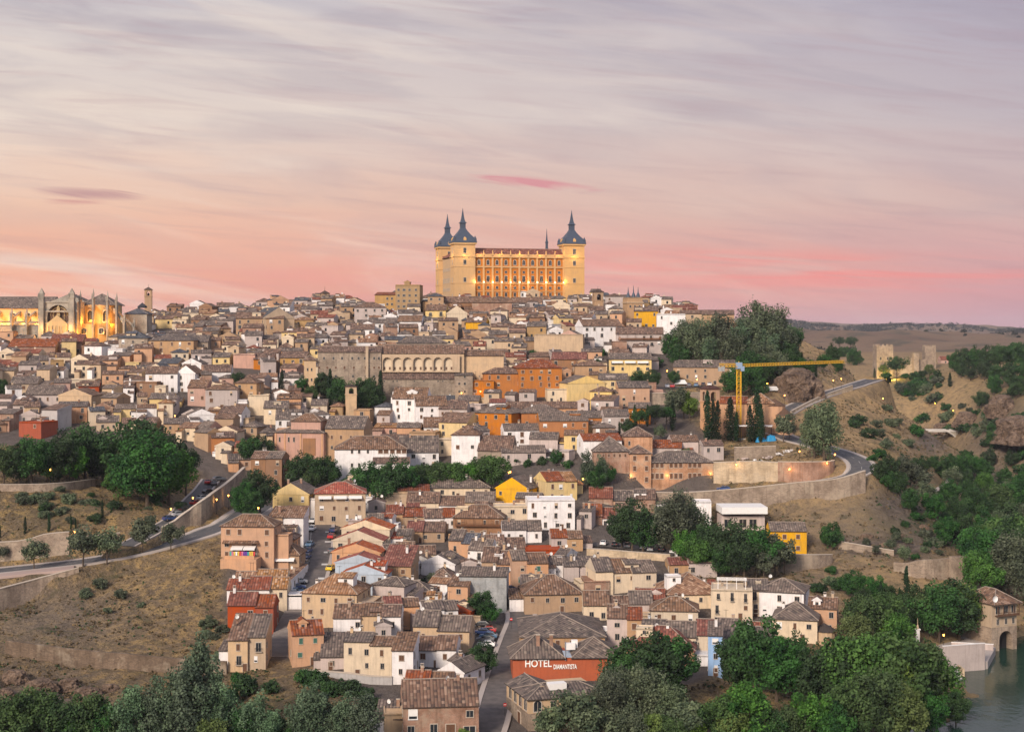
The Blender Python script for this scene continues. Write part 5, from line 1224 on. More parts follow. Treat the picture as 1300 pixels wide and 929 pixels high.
# ---- road bridge over the gorge
kY = 1100.0; kk = kY / F; at = Vector(((1198 - CX) * kk, kY, -(562 - HY) * kk)); b = Bld('bridge', 'pale stone road bridge with one wide arch crossing the gorge', 'bridge', 1198, 552, 0, at=at)
mb = MB(); arch_wall(mb, -34 * kk - 10, 34 * kk + 14, -24, 14 * kk, [(-4, 17, -24, -8)], 0, 9, 0, 16); mb.face([(-34 * kk - 10, 0, 14 * kk), (34 * kk + 14, 0, 14 * kk), (34 * kk + 14, 9, 14 * kk), (-34 * kk - 10, 9, 14 * kk)]); mb.build('span', M_CATHG, b.root)
mb = MB(); mb.box((2, -.2, 15.2 * kk), (68 * kk + 24, .5, 1.5)); mb.box((2, 9.2, 15.2 * kk), (68 * kk + 24, .5, 1.5)); 
for i in range(17):
    a0, a1 = math.pi * i / 17, math.pi * (i + 1) / 17; mb.bar((-4 - 17.4 * math.cos(a0), -.25, -8 + 17.4 * math.sin(a0)), (-4 - 17.4 * math.cos(a1), -.25, -8 + 17.4 * math.sin(a1)), .5)
mb.build('parapet', plain('pale_parapet', (.50, .47, .44)), b.root); LAND.append(('the road bridge', 1198, 552))
# ---- construction crane
Yc = 642.0; at = Vector(((938 - CX) / F * Yc, Yc, -(562 - HY) / F * Yc)); b = Bld('tower_crane', 'yellow lattice tower crane with long horizontal jib above the cypresses', 'crane', 938, 510, 0, at=at)
M_CRANE = plain('crane_yellow', (.72, .40, .03), .5); hh = (562 - 464) / F * Yc
def lattice(mb, a, b_, wd, n, tri=False, r=.10):
    a, b_ = Vector(a), Vector(b_); d = (b_ - a).normalized(); u = d.cross(Vector((0, 0, 1))); u = Vector((1, 0, 0)) if u.length < .1 else u.normalized(); v = u.cross(d).normalized()
    of = [u * wd / 2, -u * wd / 2, v * wd * 1.0] if tri else [(u + v) * wd / 2, (u - v) * wd / 2, (-u - v) * wd / 2, (-u + v) * wd / 2]
    for o in of: mb.bar(a + o, b_ + o, r)
    for i in range(n):
        p, q = a.lerp(b_, i / n), a.lerp(b_, (i + 1) / n)
        for k in range(len(of)): mb.bar(p + of[k], q + of[(k + 1) % len(of)], r * .7); mb.bar(p + of[k], p + of[(k + 1) % len(of)], r * .6)
mb = MB(); lattice(mb, (0, 0, 0), (0, 0, hh - 1), 1.7, 16, r=.12); mb.build('mast', M_CRANE, b.root)
tip = Vector(((1072 - CX) / F * 676, 676, -(460.5 - HY) / F * 676)) - at
mb = MB(); lattice(mb, (1.0, .6, hh - .5), tip, 1.1, 40, True, .085); mb.build('jib', M_CRANE, b.root)
mb = MB(); lattice(mb, (-.8, -.5, hh - .5), (-9, -5.3, hh - .4), 1.3, 5, True, .12); mb.build('counter_jib', M_CRANE, b.root)
mb = MB(); mb.box((-8, -4.8, hh - 1.2), (2.6, 1.6, 2.0)); mb.build('counterweight', W['concrete'], b.root); mb = MB(); mb.box((0, 0, hh), (2.6, 2.4, 2.6)); mb.box((1.4, -.8, hh - 1.3), (1.5, 1.3, 2.0)); mb.build('cab', plain('cab_blue', (.22, .30, .42)), b.root); mb = MB(); mb.bar((0, 0, hh + 1), (0, 0, hh + 1.8), .15); mb.build('cap', M_CRANE, b.root)
LAND.append(('the tower crane', 938, 500))
mb = MB(); mb.box((0, 0, 1.0), (5, 5, 2.0)); mb.build('foundation', W['concrete'], b.root)
LAND += [('the hotel street', 622, 860), ('the car street', 400, 700), ('the grey concrete block', 613, 750), ('the red terrace roofs', 455, 690), ('the park trees', 150, 590), ('the tan palace', 217, 445), ('the gymnasium hall', 354, 412), ('the orange apartments', 660, 535), ('the blank yellow house', 745, 495), ('the tall hillside trees', 930, 430), ('the seminary trees', 870, 670), ('the bright yellow house', 604, 415), ('the square tower house', 312, 505), ('the red house', 38, 545)]
# ================================================================== the rest of the town, row behind row up the hill
FILLPOLY = [(-130, 418), (0, 424), (150, 424), (205, 402), (250, 398), (380, 388), (470, 396), (540, 388), (760, 388), (800, 394), (880, 398), (850, 420), (835, 470), (800, 485), (810, 530), (790, 575), (740, 600), (660, 607), (560, 600), (430, 560), (340, 570), (300, 600), (250, 575), (205, 556), (100, 545), (0, 556), (-130, 560)]
FRONTPOLY = [(425, 635), (620, 640), (760, 660), (760, 690), (690, 760), (640, 745), (600, 790), (590, 860), (520, 860), (430, 800), (425, 760)]
NOFILL = [  # courtyards, groves and streets left open (photo pixels of the ground)
 (300, 482, 18, 12), (425, 500, 34, 20), (470, 510, 30, 18), (430, 600, 60, 18), (520, 605, 60, 14), (325, 575, 22, 14), (360, 495, 10, 16), (395, 492, 10, 14), (816, 497, 26, 14), (680, 598, 30, 10), (790, 560, 22, 18), (757, 457, 14, 8), (850, 500, 50, 10), (0, 500, 12, 14)]
def rect_pts(c): 
    cx, cy, hw, hd, yw = c; co, si = math.cos(yw), math.sin(yw); return [(cx + a * hw * co - b_ * hd * si, cy + a * hw * si + b_ * hd * co) for a, b_ in ((-1, -1), (1, -1), (1, 1), (-1, 1))], [(co, si), (-si, co)]
def overlap(a, b_):
    if abs(a[0] - b_[0]) > a[2] + a[3] + b_[2] + b_[3] or abs(a[1] - b_[1]) > a[2] + a[3] + b_[2] + b_[3]: return False
    pa, xa = rect_pts(a); pb, xb = rect_pts(b_)
    for ax in xa + xb:
        u = [p[0] * ax[0] + p[1] * ax[1] for p in pa]; v = [p[0] * ax[0] + p[1] * ax[1] for p in pb]
        if max(u) < min(v) or max(v) < min(u): return False
    return True
rf = random.Random(21); CANDS = []
WALLC = [('white', 20), ('cream', 18), ('dusk', 17), ('sand', 14), ('tan', 11), ('peach', 7), ('brown', 5), ('pink', 5), ('brick', 5), ('paleyellow', 4), ('grey', 4), ('ochre', 3), ('orange', 1.2), ('red', .8), ('blue', .4)]
ROOFC = [('grey', 44), ('brown', 40), ('rust', 6), ('orange', 6), ('slate', 4)]
WN = dict(white='white', cream='cream', dusk='dusky grey', sand='sand coloured', tan='tan', peach='peach', brown='brown', pink='pink', brick='brick', paleyellow='pale yellow', grey='grey', ochre='ochre', orange='orange', red='red', blue='blue')
pick = lambda tb: rf.choices([a for a, _ in tb], [b_ for _, b_ in tb])[0]
hand = list(FOOT); placed = []
y = 400.0
cand = []
while y < 925:
    x = -330 + rf.uniform(0, 8); 
    while x < 130:
        wd = rf.uniform(5.6, 10.8); cand.append((x + wd / 2, y + rf.uniform(-3, 3), wd, rf.uniform(7, 10.5))); x += wd + (rf.uniform(.2, 1.2) if rf.random() < .8 else rf.uniform(2, 5))
    y += 8.3 + max(0, y - 588) * .0075
ca = np.array([(c[0], c[1]) for c in cand]); zc = H(ca[:, 0], ca[:, 1])
cpx = ca[:, 0] / ca[:, 1] * F + CX; cpy = HY - zc / ca[:, 1] * F
okp = inpoly(cpx, cpy, FILLPOLY) | inpoly(cpx, cpy, FRONTPOLY)
for i, (x, y, wd, dp) in enumerate(cand):
    if not okp[i] or any((np.hypot(S[::3, 0] - x, S[::3, 1] - y) < hw + wd * .55 + 1).any() or (np.hypot(S[::3, 0] - x, S[::3, 1] - y - dp / 2) < hw + wd * .5 + 1).any() for S, hw, bl in ROADS) or not (-40 < cpx[i] < 1000): continue
    if any(((cpx[i] - a) / c_) ** 2 + ((cpy[i] - b_) / d_) ** 2 < 1 for a, b_, c_, d_ in NOFILL): continue
    done = False
    for tr_ in range(3):
        yw = rf.gauss(0, .22) + (rf.choice((-.5, .5)) if rf.random() < .12 else 0); sh = .96 ** tr_
        ft = (x, y + dp / 2, wd / 2 * sh - .15, dp / 2 * sh - .9, yw)
        if any(overlap(ft, o) for o in hand if abs(o[0] - x) < 60 and abs(o[1] - y) < 60): wd *= .72; dp *= .85; continue
        if any(overlap((ft[0], ft[1], ft[2] - .8, ft[3] - .8, yw), o) for o in placed if abs(o[0] - x) < 20 and abs(o[1] - y) < 20): continue
        if wd < 4.5: break
        done = True; break
    if not done: continue
    placed.append(ft)
    fx = x + math.sin(yw) * dp / 2; fy = y + dp / 2 - math.cos(yw) * dp / 2
    CANDS.append(dict(x=x, y=fy, z=float(zc[i]), w=ft[2] * 2, d=ft[3] * 2 + 1.2, yaw=yw, h=rf.choices((3.8, 5.2, 6.6, 8.4), (22, 42, 27, 9))[0] + rf.uniform(-.4, .8), roof=rf.choices(('gable', 'hip', 'gy', 'shed', 'flat'), (56, 16, 13, 10, 5))[0], wall=pick(WALLC), rm=pick(ROOFC), px=float(cpx[i]), py=float(cpy[i])))
NHAND = sum(1 for b in ALLB if b.name == 'house')
CANDS.sort(key=lambda c: c['y'])
N_IND = 300 - NHAND
print('fill candidates', len(CANDS), 'hand', NHAND)
RN = dict(gable='gabled', hip='hipped', gy='gable fronted', shed='lean-to', flat='flat'); RC = dict(grey='grey', brown='brown', rust='rust red', orange='orange', slate='slate')
FILLB = []
for c in CANDS[:N_IND]:
    k = c['y'] / F; P_ = Vector((c['x'], c['y'], c['z']))
    rise = min(c['d'], 12) * rf.uniform(.19, .27) if c['roof'] != 'gy' else c['w'] * rf.uniform(.2, .28)
    desc = f"{WN[c['wall']]} house with {RN[c['roof']]} {RC[c['rm']]} roof" if c['roof'] != 'flat' else f"{WN[c['wall']]} flat roofed house"
    sty = rf.choices(('dark', 'brown', 'none', 'balcony'), (60, 22, 8, 10))[0]
    b = house(c['px'], c['py'], c['w'] / k, c['h'] / k, c['d'], math.degrees(c['yaw']), c['roof'], rise / k, c['wall'], c['rm'], desc, near=c['y'] < 590, at=P_, group=TOWNG, sty=None if sty == 'none' else sty, rows=0 if sty == 'none' else (2 if c['h'] > 6.4 else 1), cols=max(1, int(c['w'] / 3.6)), side=False)
    if rf.random() < .5 and c['roof'] != 'flat':      # a lower wing at one side or in front
        sx = rf.choice((-1, 1)); ww = c['w'] * rf.uniform(.3, .5); hh = c['h'] * rf.uniform(.55, .8)
        b.vol(sx * c['w'] / 2 - (ww if sx > 0 else 0), sx * c['w'] / 2 + (0 if sx > 0 else ww), -3.0, .1, hh, 'shed', .8, c['wall'], c['rm'], cap=False, foot=False)
    FILLB.append(b)
# the farthest houses, past three hundred: one crowded mass of roofs on the ridge
mats = [W[k] for k in ('white', 'cream', 'dusk', 'sand', 'tan', 'peach', 'brown', 'pink', 'brick', 'paleyellow', 'ochre')]; mi = {k: i for i, k in enumerate(('white', 'cream', 'dusk', 'sand', 'tan', 'peach', 'brown', 'pink', 'brick', 'paleyellow', 'ochre'))}
nm = len(mats); rix = {k: nm + i for i, k in enumerate(('grey', 'brown', 'rust', 'orange', 'slate'))}; mats += [T[k] for k in ('grey', 'brown', 'rust', 'orange', 'slate')] + [M_GLASS, M_FRAME]
FM = MB()
for c in CANDS[N_IND:]:
    m2 = MB(); wi = mi.get(c['wall'], 2); ri = rix[c['rm']]; w2 = c['w'] / 2
    m2.prism([(-w2, 0), (w2, 0), (w2, c['d']), (-w2, c['d'])], -5, c['h'], wi)
    rise = min(c['d'], 12) * .23 if c['roof'] != 'gy' else c['w'] * .25
    add_roof(m2, -w2, w2, 0, c['d'], c['h'] + .01, rise, c['roof'], .4, False, .22, ri, wi, ri)
    n = max(1, int(c['w'] / 3.6))
    for j in range(2 if c['h'] > 6 else 1):
        for i in range(n):
            if rf.random() < .35: continue
            m2.box((-w2 + c['w'] * (i + .5) / n, -.02, c['h'] - 1.9 - 2.9 * j), (1.1, .08, 1.6), nm + 5)
    if rf.random() < .5 and c['w'] > 5:
        sx = rf.choice((-1, 1)); ww = c['w'] * rf.uniform(.3, .5); xa = sx * w2 - (ww if sx > 0 else 0); hh = c['h'] * rf.uniform(.5, .8); wj = rf.choice((wi, 0, 2, 3)); m2.prism([(xa, -3), (xa + ww, -3), (xa + ww, .1), (xa, .1)], -5, hh, wj); add_roof(m2, xa, xa + ww, -3, .1, hh + .01, .8, 'shed', .3, False, .2, ri, wj, ri)
    if rf.random() < .3 and c['roof'] != 'flat':
        ww = c['w'] * rf.uniform(.3, .5); xa = rf.uniform(-w2, w2 - ww); hh = c['h'] + rise * .9; m2.prism([(xa, 2), (xa + ww, 2), (xa + ww, 5), (xa, 5)], c['h'] - .5, hh, rf.choice((wi, 0, 2, 3))); add_roof(m2, xa, xa + ww, 2, 5, hh + .01, .6, rf.choice(('shed', 'gable')), .25, False, .18, ri, wi, ri)
    if rf.random() < .4: m2.box((rf.uniform(-w2, w2) * .6, c['d'] * .55, c['h'] + rise), (.8, .6, 1.6), wi)
    co, si = math.cos(c['yaw']), math.sin(c['yaw']); off = len(FM.v)
    FM.v += [(c['x'] + x * co - y * si, c['y'] + x * si + y * co, c['z'] + z) for x, y, z in m2.v]; FM.f += [tuple(i + off for i in f) for f in m2.f]; FM.m += m2.m; FM.uv += m2.uv
if FM.f: tag(FM.build('distant_houses', mats), 'crowded tiled roofs and pale walls of the farthest houses along the town ridge', 'houses', None, 'stuff')
# ================================================================== vegetation
def leafmat(name, c0, c1):
    m, t, b = mat(name, 0.75); g = G(t); at = g.n('ShaderNodeAttribute', attribute_name='tint'); 
    sp = g.n('ShaderNodeSeparateColor'); t.links.new(at.outputs['Color'], sp.inputs[0])
    c = g.mix(sp.outputs[0], c0, c1); c = g.hsv(c, h=g.rng(g.rand(), 0, 1, .488, .512), sa=g.rng(g.rand(), 0, 1, .8, 1.15), v=g.rng(g.rand(), 0, 1, .72, 1.3))
    g.set(b.inputs['Base Color'], c); b.inputs['Specular IOR Level'].default_value = .15
    tr = g.n('ShaderNodeBsdfTranslucent'); g.set(tr.inputs[0], c); mx = g.n('ShaderNodeMixShader'); mx.inputs[0].default_value = .22
    t.links.new(b.outputs[0], mx.inputs[1]); t.links.new(tr.outputs[0], mx.inputs[2]); t.links.new(mx.outputs[0], t.nodes['Material Output'].inputs[0]); return m
LM = dict(broad=leafmat('leaves_green', (.017, .048, .014), (.100, .190, .048)), dark=leafmat('leaves_dark', (.011, .032, .014), (.058, .125, .038)), cypress=leafmat('leaves_cypress', (.010, .026, .013), (.030, .056, .026)), olive=leafmat('leaves_olive', (.040, .060, .036), (.150, .178, .105)),
 poplar=leafmat('leaves_poplar', (.032, .062, .034), (.150, .215, .125)), dry=leafmat('dry_scrub', (.032, .028, .015), (.29, .20, .085)), lime=leafmat('leaves_lime', (.06, .11, .02), (.17, .24, .06)), oak=leafmat('holm_oak', (.020, .026, .020), (.048, .052, .036)))
M_BARK = plain('bark', (.085, .062, .045), .95)
def leaves_mesh(name, centers, radii, per, lsz, matl, seed, up=0.0, shell=.55, flat=1.0):
    r = np.random.default_rng(seed); C = np.repeat(np.asarray(centers, float), per, 0); Rr = np.repeat(np.asarray(radii, float), per); n = len(C)
    d = r.normal(size=(n, 3)); d /= np.linalg.norm(d, axis=1)[:, None]; d[:, 2] *= flat
    rad = Rr * (shell + (1 - shell) * r.random(n) ** .6) * (1 + .15 * r.normal(size=n))
    c = C + d * rad[:, None]
    nrm = d * .9 + r.normal(size=(n, 3)) * .55 + np.array([0, 0, up]); nrm /= np.linalg.norm(nrm, axis=1)[:, None]
    u = np.cross(nrm, r.normal(size=(n, 3))); u /= np.linalg.norm(u, axis=1)[:, None]; v = np.cross(nrm, u)
    s = lsz * (.6 + .8 * r.random(n)); a = s[:, None] * u * .5; b_ = s[:, None] * v * .36
    V = np.stack([c - a, c + b_ - a * .1, c + a, c - b_ + a * .1], 1).reshape(-1, 3)
    me = bpy.data.meshes.new(name); me.vertices.add(4 * n); me.vertices.foreach_set('co', V.ravel().astype(np.float32)); me.loops.add(4 * n); me.loops.foreach_set('vertex_index', np.arange(4 * n, dtype=np.int32))
    me.polygons.add(n); me.polygons.foreach_set('loop_start', np.arange(0, 4 * n, 4, dtype=np.int32)); me.polygons.foreach_set('loop_total', np.full(n, 4, np.int32)); me.update(calc_edges=True)
    ct = r.random(len(centers)); tint = np.clip(np.repeat(ct, per) * .75 + r.random(n) * .35 - .02, 0, 1)
    at = me.attributes.new('tint', 'FLOAT_COLOR', 'POINT'); tt = np.repeat(tint, 4); at.data.foreach_set('color', np.stack([tt, tt, tt, np.ones_like(tt)], -1).ravel().astype(np.float32))
    me.materials.append(matl); return me
def blob(seed, n, cz, rx, rz, rc, inner=.35):
    r = np.random.default_rng(seed); d = r.normal(size=(n, 3)); d /= np.linalg.norm(d, axis=1)[:, None]; rad = inner + (1 - inner) * r.random(n) ** .5
    lump = np.array([noise.noise(Vector(tuple(q * 1.4)) + Vector((seed, 0, 0))) for q in d]) * .62 + 1
    c = d * (rad * lump)[:, None] * np.array([rx, rx, rz]); c[:, 2] += cz; return c, rc * (.65 + .7 * r.random(n))
def trunk_mesh(name, h, r0, crown, nb, seed, spread=.6):
    r = random.Random(seed); mb = MB(); pts = [Vector((0, 0, -1.5))]
    for i in range(1, 5): pts.append(Vector((r.uniform(-.12, .12) * h * .12, r.uniform(-.12, .12) * h * .12, h * .62 * i / 4)))
    for i in range(4): mb.bar(pts[i], pts[i + 1], r0 * (1 - .18 * i), 0, 7, r0 * (1 - .18 * (i + 1)))
    for _ in range(nb):
        t_ = r.uniform(.45, 1.0); i = min(3, int(t_ * 4)); p = pts[i].lerp(pts[i + 1], t_ * 4 - i) if t_ < 1 else pts[4]; a = r.uniform(0, 6.28); L = crown * r.uniform(.5, .95); q = p + Vector((math.cos(a) * L * spread, math.sin(a) * L * spread, L * r.uniform(.45, .9)))
        m_ = p.lerp(q, .5) + Vector((0, 0, -L * .06)); mb.bar(p, m_, r0 * .4, 0, 5, r0 * .26); mb.bar(m_, q, r0 * .26, 0, 5, r0 * .08)
    return mb.mesh(name, [M_BARK], True)
PROTO = {}
def proto(kind, crown, trunk, H_): PROTO.setdefault(kind, []).append((crown, trunk, H_))
for s in range(5):
    c, r_ = blob(10 + s, 78, 7.6, 4.7, 4.5, 1.35); proto('broad', leaves_mesh('crown', c, r_, 105, .52, LM['broad'], 10 + s, .25), trunk_mesh('trunk', 12, .36, 4.5, 9, s), 12.4)
    c, r_ = blob(20 + s, 84, 7.4, 4.6, 4.7, 1.3); proto('dark', leaves_mesh('crown', c, r_, 105, .50, LM['dark'], 20 + s, .2), trunk_mesh('trunk', 12, .36, 4.5, 9, s + 5), 12.4)
    c, r_ = blob(30 + s, 80, 8.6, 3.0, 6.4, 1.15); proto('poplar', leaves_mesh('crown', c, r_, 95, .46, LM['poplar'], 30 + s, .2, flat=1.3), trunk_mesh('trunk', 14, .32, 3.5, 9, s + 9, .35), 15.0)
    c, r_ = blob(40 + s, 80, 8.4, 4.6, 5.8, 1.45); proto('willow', leaves_mesh('crown', c, r_, 105, .50, LM['olive'], 40 + s, .0, flat=1.5), trunk_mesh('trunk', 13, .4, 4.5, 9, s + 14), 14.5)
    c, r_ = blob(50 + s, 34, 4.2, 2.2, 1.9, .85); proto('olive', leaves_mesh('crown', c, r_, 80, .36, LM['olive'], 50 + s, .2), trunk_mesh('trunk', 6, .16, 2.0, 7, s + 20), 6.3)
    c, r_ = blob(60 + s, 26, 1.1, 1.5, 1.1, .6); proto('shrub', leaves_mesh('crown', c, r_, 70, .34, LM['dark'], 60 + s, .3), trunk_mesh('trunk', 1.6, .08, .9, 4, s + 30), 2.5)
    c, r_ = blob(70 + s, 26, 1.1, 1.5, 1.1, .6); proto('scrubby', leaves_mesh('crown', c, r_, 70, .34, LM['olive'], 70 + s, .3), trunk_mesh('trunk', 1.6, .08, .9, 4, s + 40), 2.5)
    c, r_ = blob(75 + s, 60, 7.4, 4.4, 4.2, 1.3); proto('lime', leaves_mesh('crown', c, r_, 100, .5, LM['lime'], 75 + s, .3), trunk_mesh('trunk', 12, .3, 4, 7, s + 45), 12)
    rr = np.random.default_rng(80 + s); zz = np.linspace(1.0, 13.2, 46); pr = np.interp(zz, [1, 2.2, 5, 9, 12, 13.4], [.6, 1.15, 1.3, 1.0, .5, .12]); an = rr.random(46) * 6.28
    c = np.stack([np.cos(an) * pr * .45, np.sin(an) * pr * .45, zz], 1); proto('cypress', leaves_mesh('crown', c, pr * .72 + .1, 75, .34, LM['cypress'], 80 + s, .1, .6, 1.5), trunk_mesh('trunk', 4, .22, .6, 2, s + 50), 14.0)
    rr = np.random.default_rng(90 + s); c, r_ = blob(90 + s, 60, 9.6, 4.8, 2.3, 1.15); proto('pine', leaves_mesh('crown', c, r_, 90, .42, LM['dark'], 90 + s, .3), trunk_mesh('trunk', 12, .32, 4, 9, s + 60), 12.4)
TDESC = dict(broad=('broadleaf_tree', 'leafy green tree', 'tree'), dark=('broadleaf_tree', 'dense dark green tree', 'tree'), poplar=('poplar_tree', 'tall pale green poplar', 'tree'), willow=('willow_tree', 'tall grey green feathery tree', 'tree'), olive=('street_tree', 'small grey green tree', 'tree'), shrub=('shrub', 'dark green shrub', 'shrub'), scrubby=('shrub', 'grey green bush', 'shrub'), lime=('broadleaf_tree', 'light yellowish green tree', 'tree'), cypress=('cypress_tree', 'slim dark cypress', 'tree'), pine=('pine_tree', 'umbrella crowned dark pine', 'tree'))
rt = random.Random(5); TREES = []
def tree(kind, px, py, hp, wf=1.0, Y=None, grp=None):
    p = pix(px, py, Y); cr, tk, H_ = rt.choice(PROTO[kind]); s = hp * p.y / F / H_; nm, ds, cat = TDESC[kind]
    if Y is None or True: p.z = min(p.z, ZG(p.x, p.y)) if p.y < 1300 else p.z
    o = empty(nm, p, rt.uniform(0, 6.28)); tag(o, None, cat, grp or ('shrubs on the slopes' if cat == 'shrub' else nm.replace('_', ' ') + 's around the town')); AUTO.append((o, ds, px, py - hp * .5))
    a = bpy.data.objects.new('crown', cr); b_ = bpy.data.objects.new('trunk', tk)
    for q in (a, b_): COL.objects.link(q); q.parent = o; q.scale = (s * wf, s * wf, s)
    b_.scale = (s, s, s); TREES.append((px, py)); return o
def many(kind, txt, wf=1.0):
    for q in txt.split():
        v = [float(x) for x in q.split(',')]; tree(kind, v[0], v[1], v[2], v[3] if len(v) > 3 else wf)
many('dark', '40,614,62 75,614,60 108,610,72 130,614,58 165,626,90 196,632,92 186,646,92 60,612,48 120,602,56 25,614,52')
many('broad', '5,614,52 150,634,42 214,642,78 92,614,50'); many('pine', '236,630,58'); many('lime', '100,608,30 86,608,24 120,610,26'); many('olive', '36,612,32')
many('olive', '43,724,40 106,720,52 136,718,48 181,704,46 217,699,34 5,715,24', 1.05)
many('cypress', '32,680,26 62,676,27 90,670,20 130,658,25 0,682,18 96,668,15', .9)
many('dark', '308,657,44 330,652,54 322,660,36 378,620,42 398,622,45 415,620,38 318,594,40 333,592,36 345,600,28'); many('broad', '395,624,30 350,640,24')
many('dark', '470,640,50 494,644,58 512,640,50 456,630,36 440,626,20'); many('broad', '535,627,40 556,624,40 578,624,38 600,622,36 626,624,46 612,620,40 547,630,30')
many('cypress', '358,504,37 402,509,30 419,518,52 483,520,52 484,526,24 502,513,12 608,483,20 628,474,21 350,505,14')
many('dark', '382,504,24 411,506,32 432,518,38 428,503,26 442,488,18 463,514,34 472,520,36 302,496,24 0,508,28 456,522,24')
many('broad', '466,522,22 396,512,22 440,520,30')
many('dark', '812,496,27 828,496,25 760,470,14 746,472,10 676,456,12 790,472,12'); many('shrub', '765,452,8 800,470,9 818,470,10 835,465,10 670,592,9 688,590,10 655,590,9 720,594,10')
many('cypress', '806,546,34 822,542,30 854,548,46,.95 786,552,18'); many('pine', '812,552,32 832,550,36 846,547,30'); many('dark', '798,556,24 706,592,20'); many('lime', '868,532,36 876,534,30 756,535,14'); many('olive', '856,535,40 838,560,20')
many('willow', '868,462,54 888,468,60 912,464,64 930,470,50 948,462,60 962,456,70 982,458,64 996,462,46 966,478,46 986,484,40', 1.05)
many('poplar', '900,472,46 938,468,58 974,470,52'); many('dark', '1004,454,42 952,488,40 940,504,44 972,488,36 900,480,24 864,470,30 858,462,40 1000,470,36 924,500,26 962,505,30 855,490,20 930,520,18'); many('cypress', '1006,464,40 1012,462,32 934,462,44 1018,470,26 938,470,50')
many('cypress', '898,563,70,1.0 905,563,58 911,563,58 952,562,50,1.2 961,560,76 966,562,52 927,560,58,1.5 935,560,40,1.2', 1.0); many('cypress', '962,607,24 860,566,12')
many('olive', '995,562,34,1.1 1002,558,22 872,585,16'); many('willow', '1046,588,80,.82 1034,584,62,.8')
many('dark', '1058,464,26 1084,466,24 1070,458,18 1046,470,22 1030,476,20 1015,474,24 1064,474,18'); many('cypress', '1036,478,22')
many('dark', '802,700,62 790,696,48 816,702,50 905,722,60 932,728,70 960,732,64 945,736,52 918,730,44 900,705,40'); many('willow', '858,706,78 878,702,62 845,700,56'); many('olive', '984,730,52 970,738,40 996,728,36'); many('broad', '870,718,44 890,725,48')
many('poplar', '745,622,46 764,620,40'); many('dark', '757,626,32 772,616,24'); many('dark', '1056,694,33 1048,690,18')
many('dark', '1085,760,34 1110,768,36 1126,772,30 1072,752,22 1140,776,28 1098,772,26'); many('cypress', '1118,778,42 1142,776,34 1151,782,68,.9'); many('olive', '1130,700,18 1148,716,24 1100,690,14 1138,690,18 1112,704,14 1030,720,14')
many('broad', '1092,818,70 1122,814,66 1142,832,58 1240,806,62 1178,804,64'); many('dark', '1192,814,76 1218,816,78 1236,814,66 1204,796,56 1160,800,50'); many('lime', '1216,812,72 1132,826,46 1086,826,52')
many('dark', '958,884,96 986,894,86 936,874,70 1004,866,60 1040,905,82 1064,908,96 1034,880,30'); many('broad', '1096,918,112 1132,918,116 1162,912,98 1190,908,78 1112,945,100 1082,948,82 1030,952,72 950,952,88 920,954,74 1000,954,62'); many('lime', '1126,915,96 1150,948,78 930,958,60 1108,910,80'); many('dark', '1182,938,58 1214,922,40 976,958,62 1060,958,60')
many('dark', '826,905,98 852,898,88 800,900,82 838,880,70'); many('willow', '814,932,84 780,918,72 770,942,78 846,938,70 800,958,62'); many('olive', '730,950,70,1.2 752,960,62,1.2 870,952,60,1.2 700,952,58'); many('broad', '856,962,52 885,940,50'); many('lime', '880,955,46 826,958,52 838,950,44')
many('poplar', '166,962,92 192,958,88 214,958,98 240,962,118 254,952,132,.75 268,958,104 286,958,84 322,962,78 344,964,62 398,962,98 384,958,78 440,962,74 462,966,84 424,960,60'); many('broad', '22,962,84 50,958,88 112,958,78 0,958,74 140,956,66 96,962,64'); many('dark', '84,962,78 74,952,54 130,958,66 300,950,50 310,960,56 360,955,46 -20,958,80'); many('lime', '268,968,58 588,950,26')
many('shrub', '388,868,20 402,874,22 420,882,20 448,884,22 466,890,18 436,880,18 300,868,14 310,878,24 290,886,22 345,880,16 474,900,16')
many('dark', '613,860,42 612,792,42 604,790,30 622,794,30 470,790,10'); many('shrub', '440,614,8 520,770,8 536,742,9 505,790,8 575,700,8 690,725,9 770,772,10 845,770,9 640,690,8 720,690,10 590,800,8 480,690,8 905,800,10 820,800,9'); many('olive', '548,745,18 700,742,14 830,765,16 745,720,14 600,668,14')
many('dark', '1250,742,72 1270,748,82 1236,718,52 1256,702,52 1282,692,56 1222,692,42 1200,692,36 1212,668,36 1186,662,36 1240,662,42 1290,652,42 1300,632,36 1230,642,32 1206,642,32 1275,622,28'); many('broad', '1290,742,88 1302,764,72 1266,658,46 1250,628,32 1245,760,60 1262,720,60'); many('willow', '1280,760,80 1296,700,60 1268,690,44')
many('dark', '1186,600,22 1205,602,26 1222,604,28 1240,604,28 1255,594,26 1172,602,22 1260,572,26 1285,592,22 1198,612,26 1226,622,28 1250,612,26'); many('olive', '1150,618,36,1.2 1166,628,36,1.2 1178,644,30,1.2 1210,618,26,1.2 1280,640,30'); many('dark', '1116,612,27 1131,607,30 1141,630,32 1156,648,30 1126,622,26 1160,600,20 1190,650,26')
many('pine', '1138,487,34 1126,489,18 1172,486,16 1150,488,14 1066,446,18 1080,448,20'); many('dark', '1212,472,25 1225,472,29 1240,470,29 1256,472,31 1270,470,33 1285,467,31 1298,467,33 1250,484,26 1282,492,31 1262,502,26 1300,487,29 1290,507,30 1220,480,18 1232,482,20 1266,486,24 1274,520,22 1246,520,24 1190,482,12 1184,486,10 1128,488,9'); many('cypress', '1206,492,20,1.5 1110,480,14')
many('lime', '1180,479,17 1122,480,18')
r2 = random.Random(9)
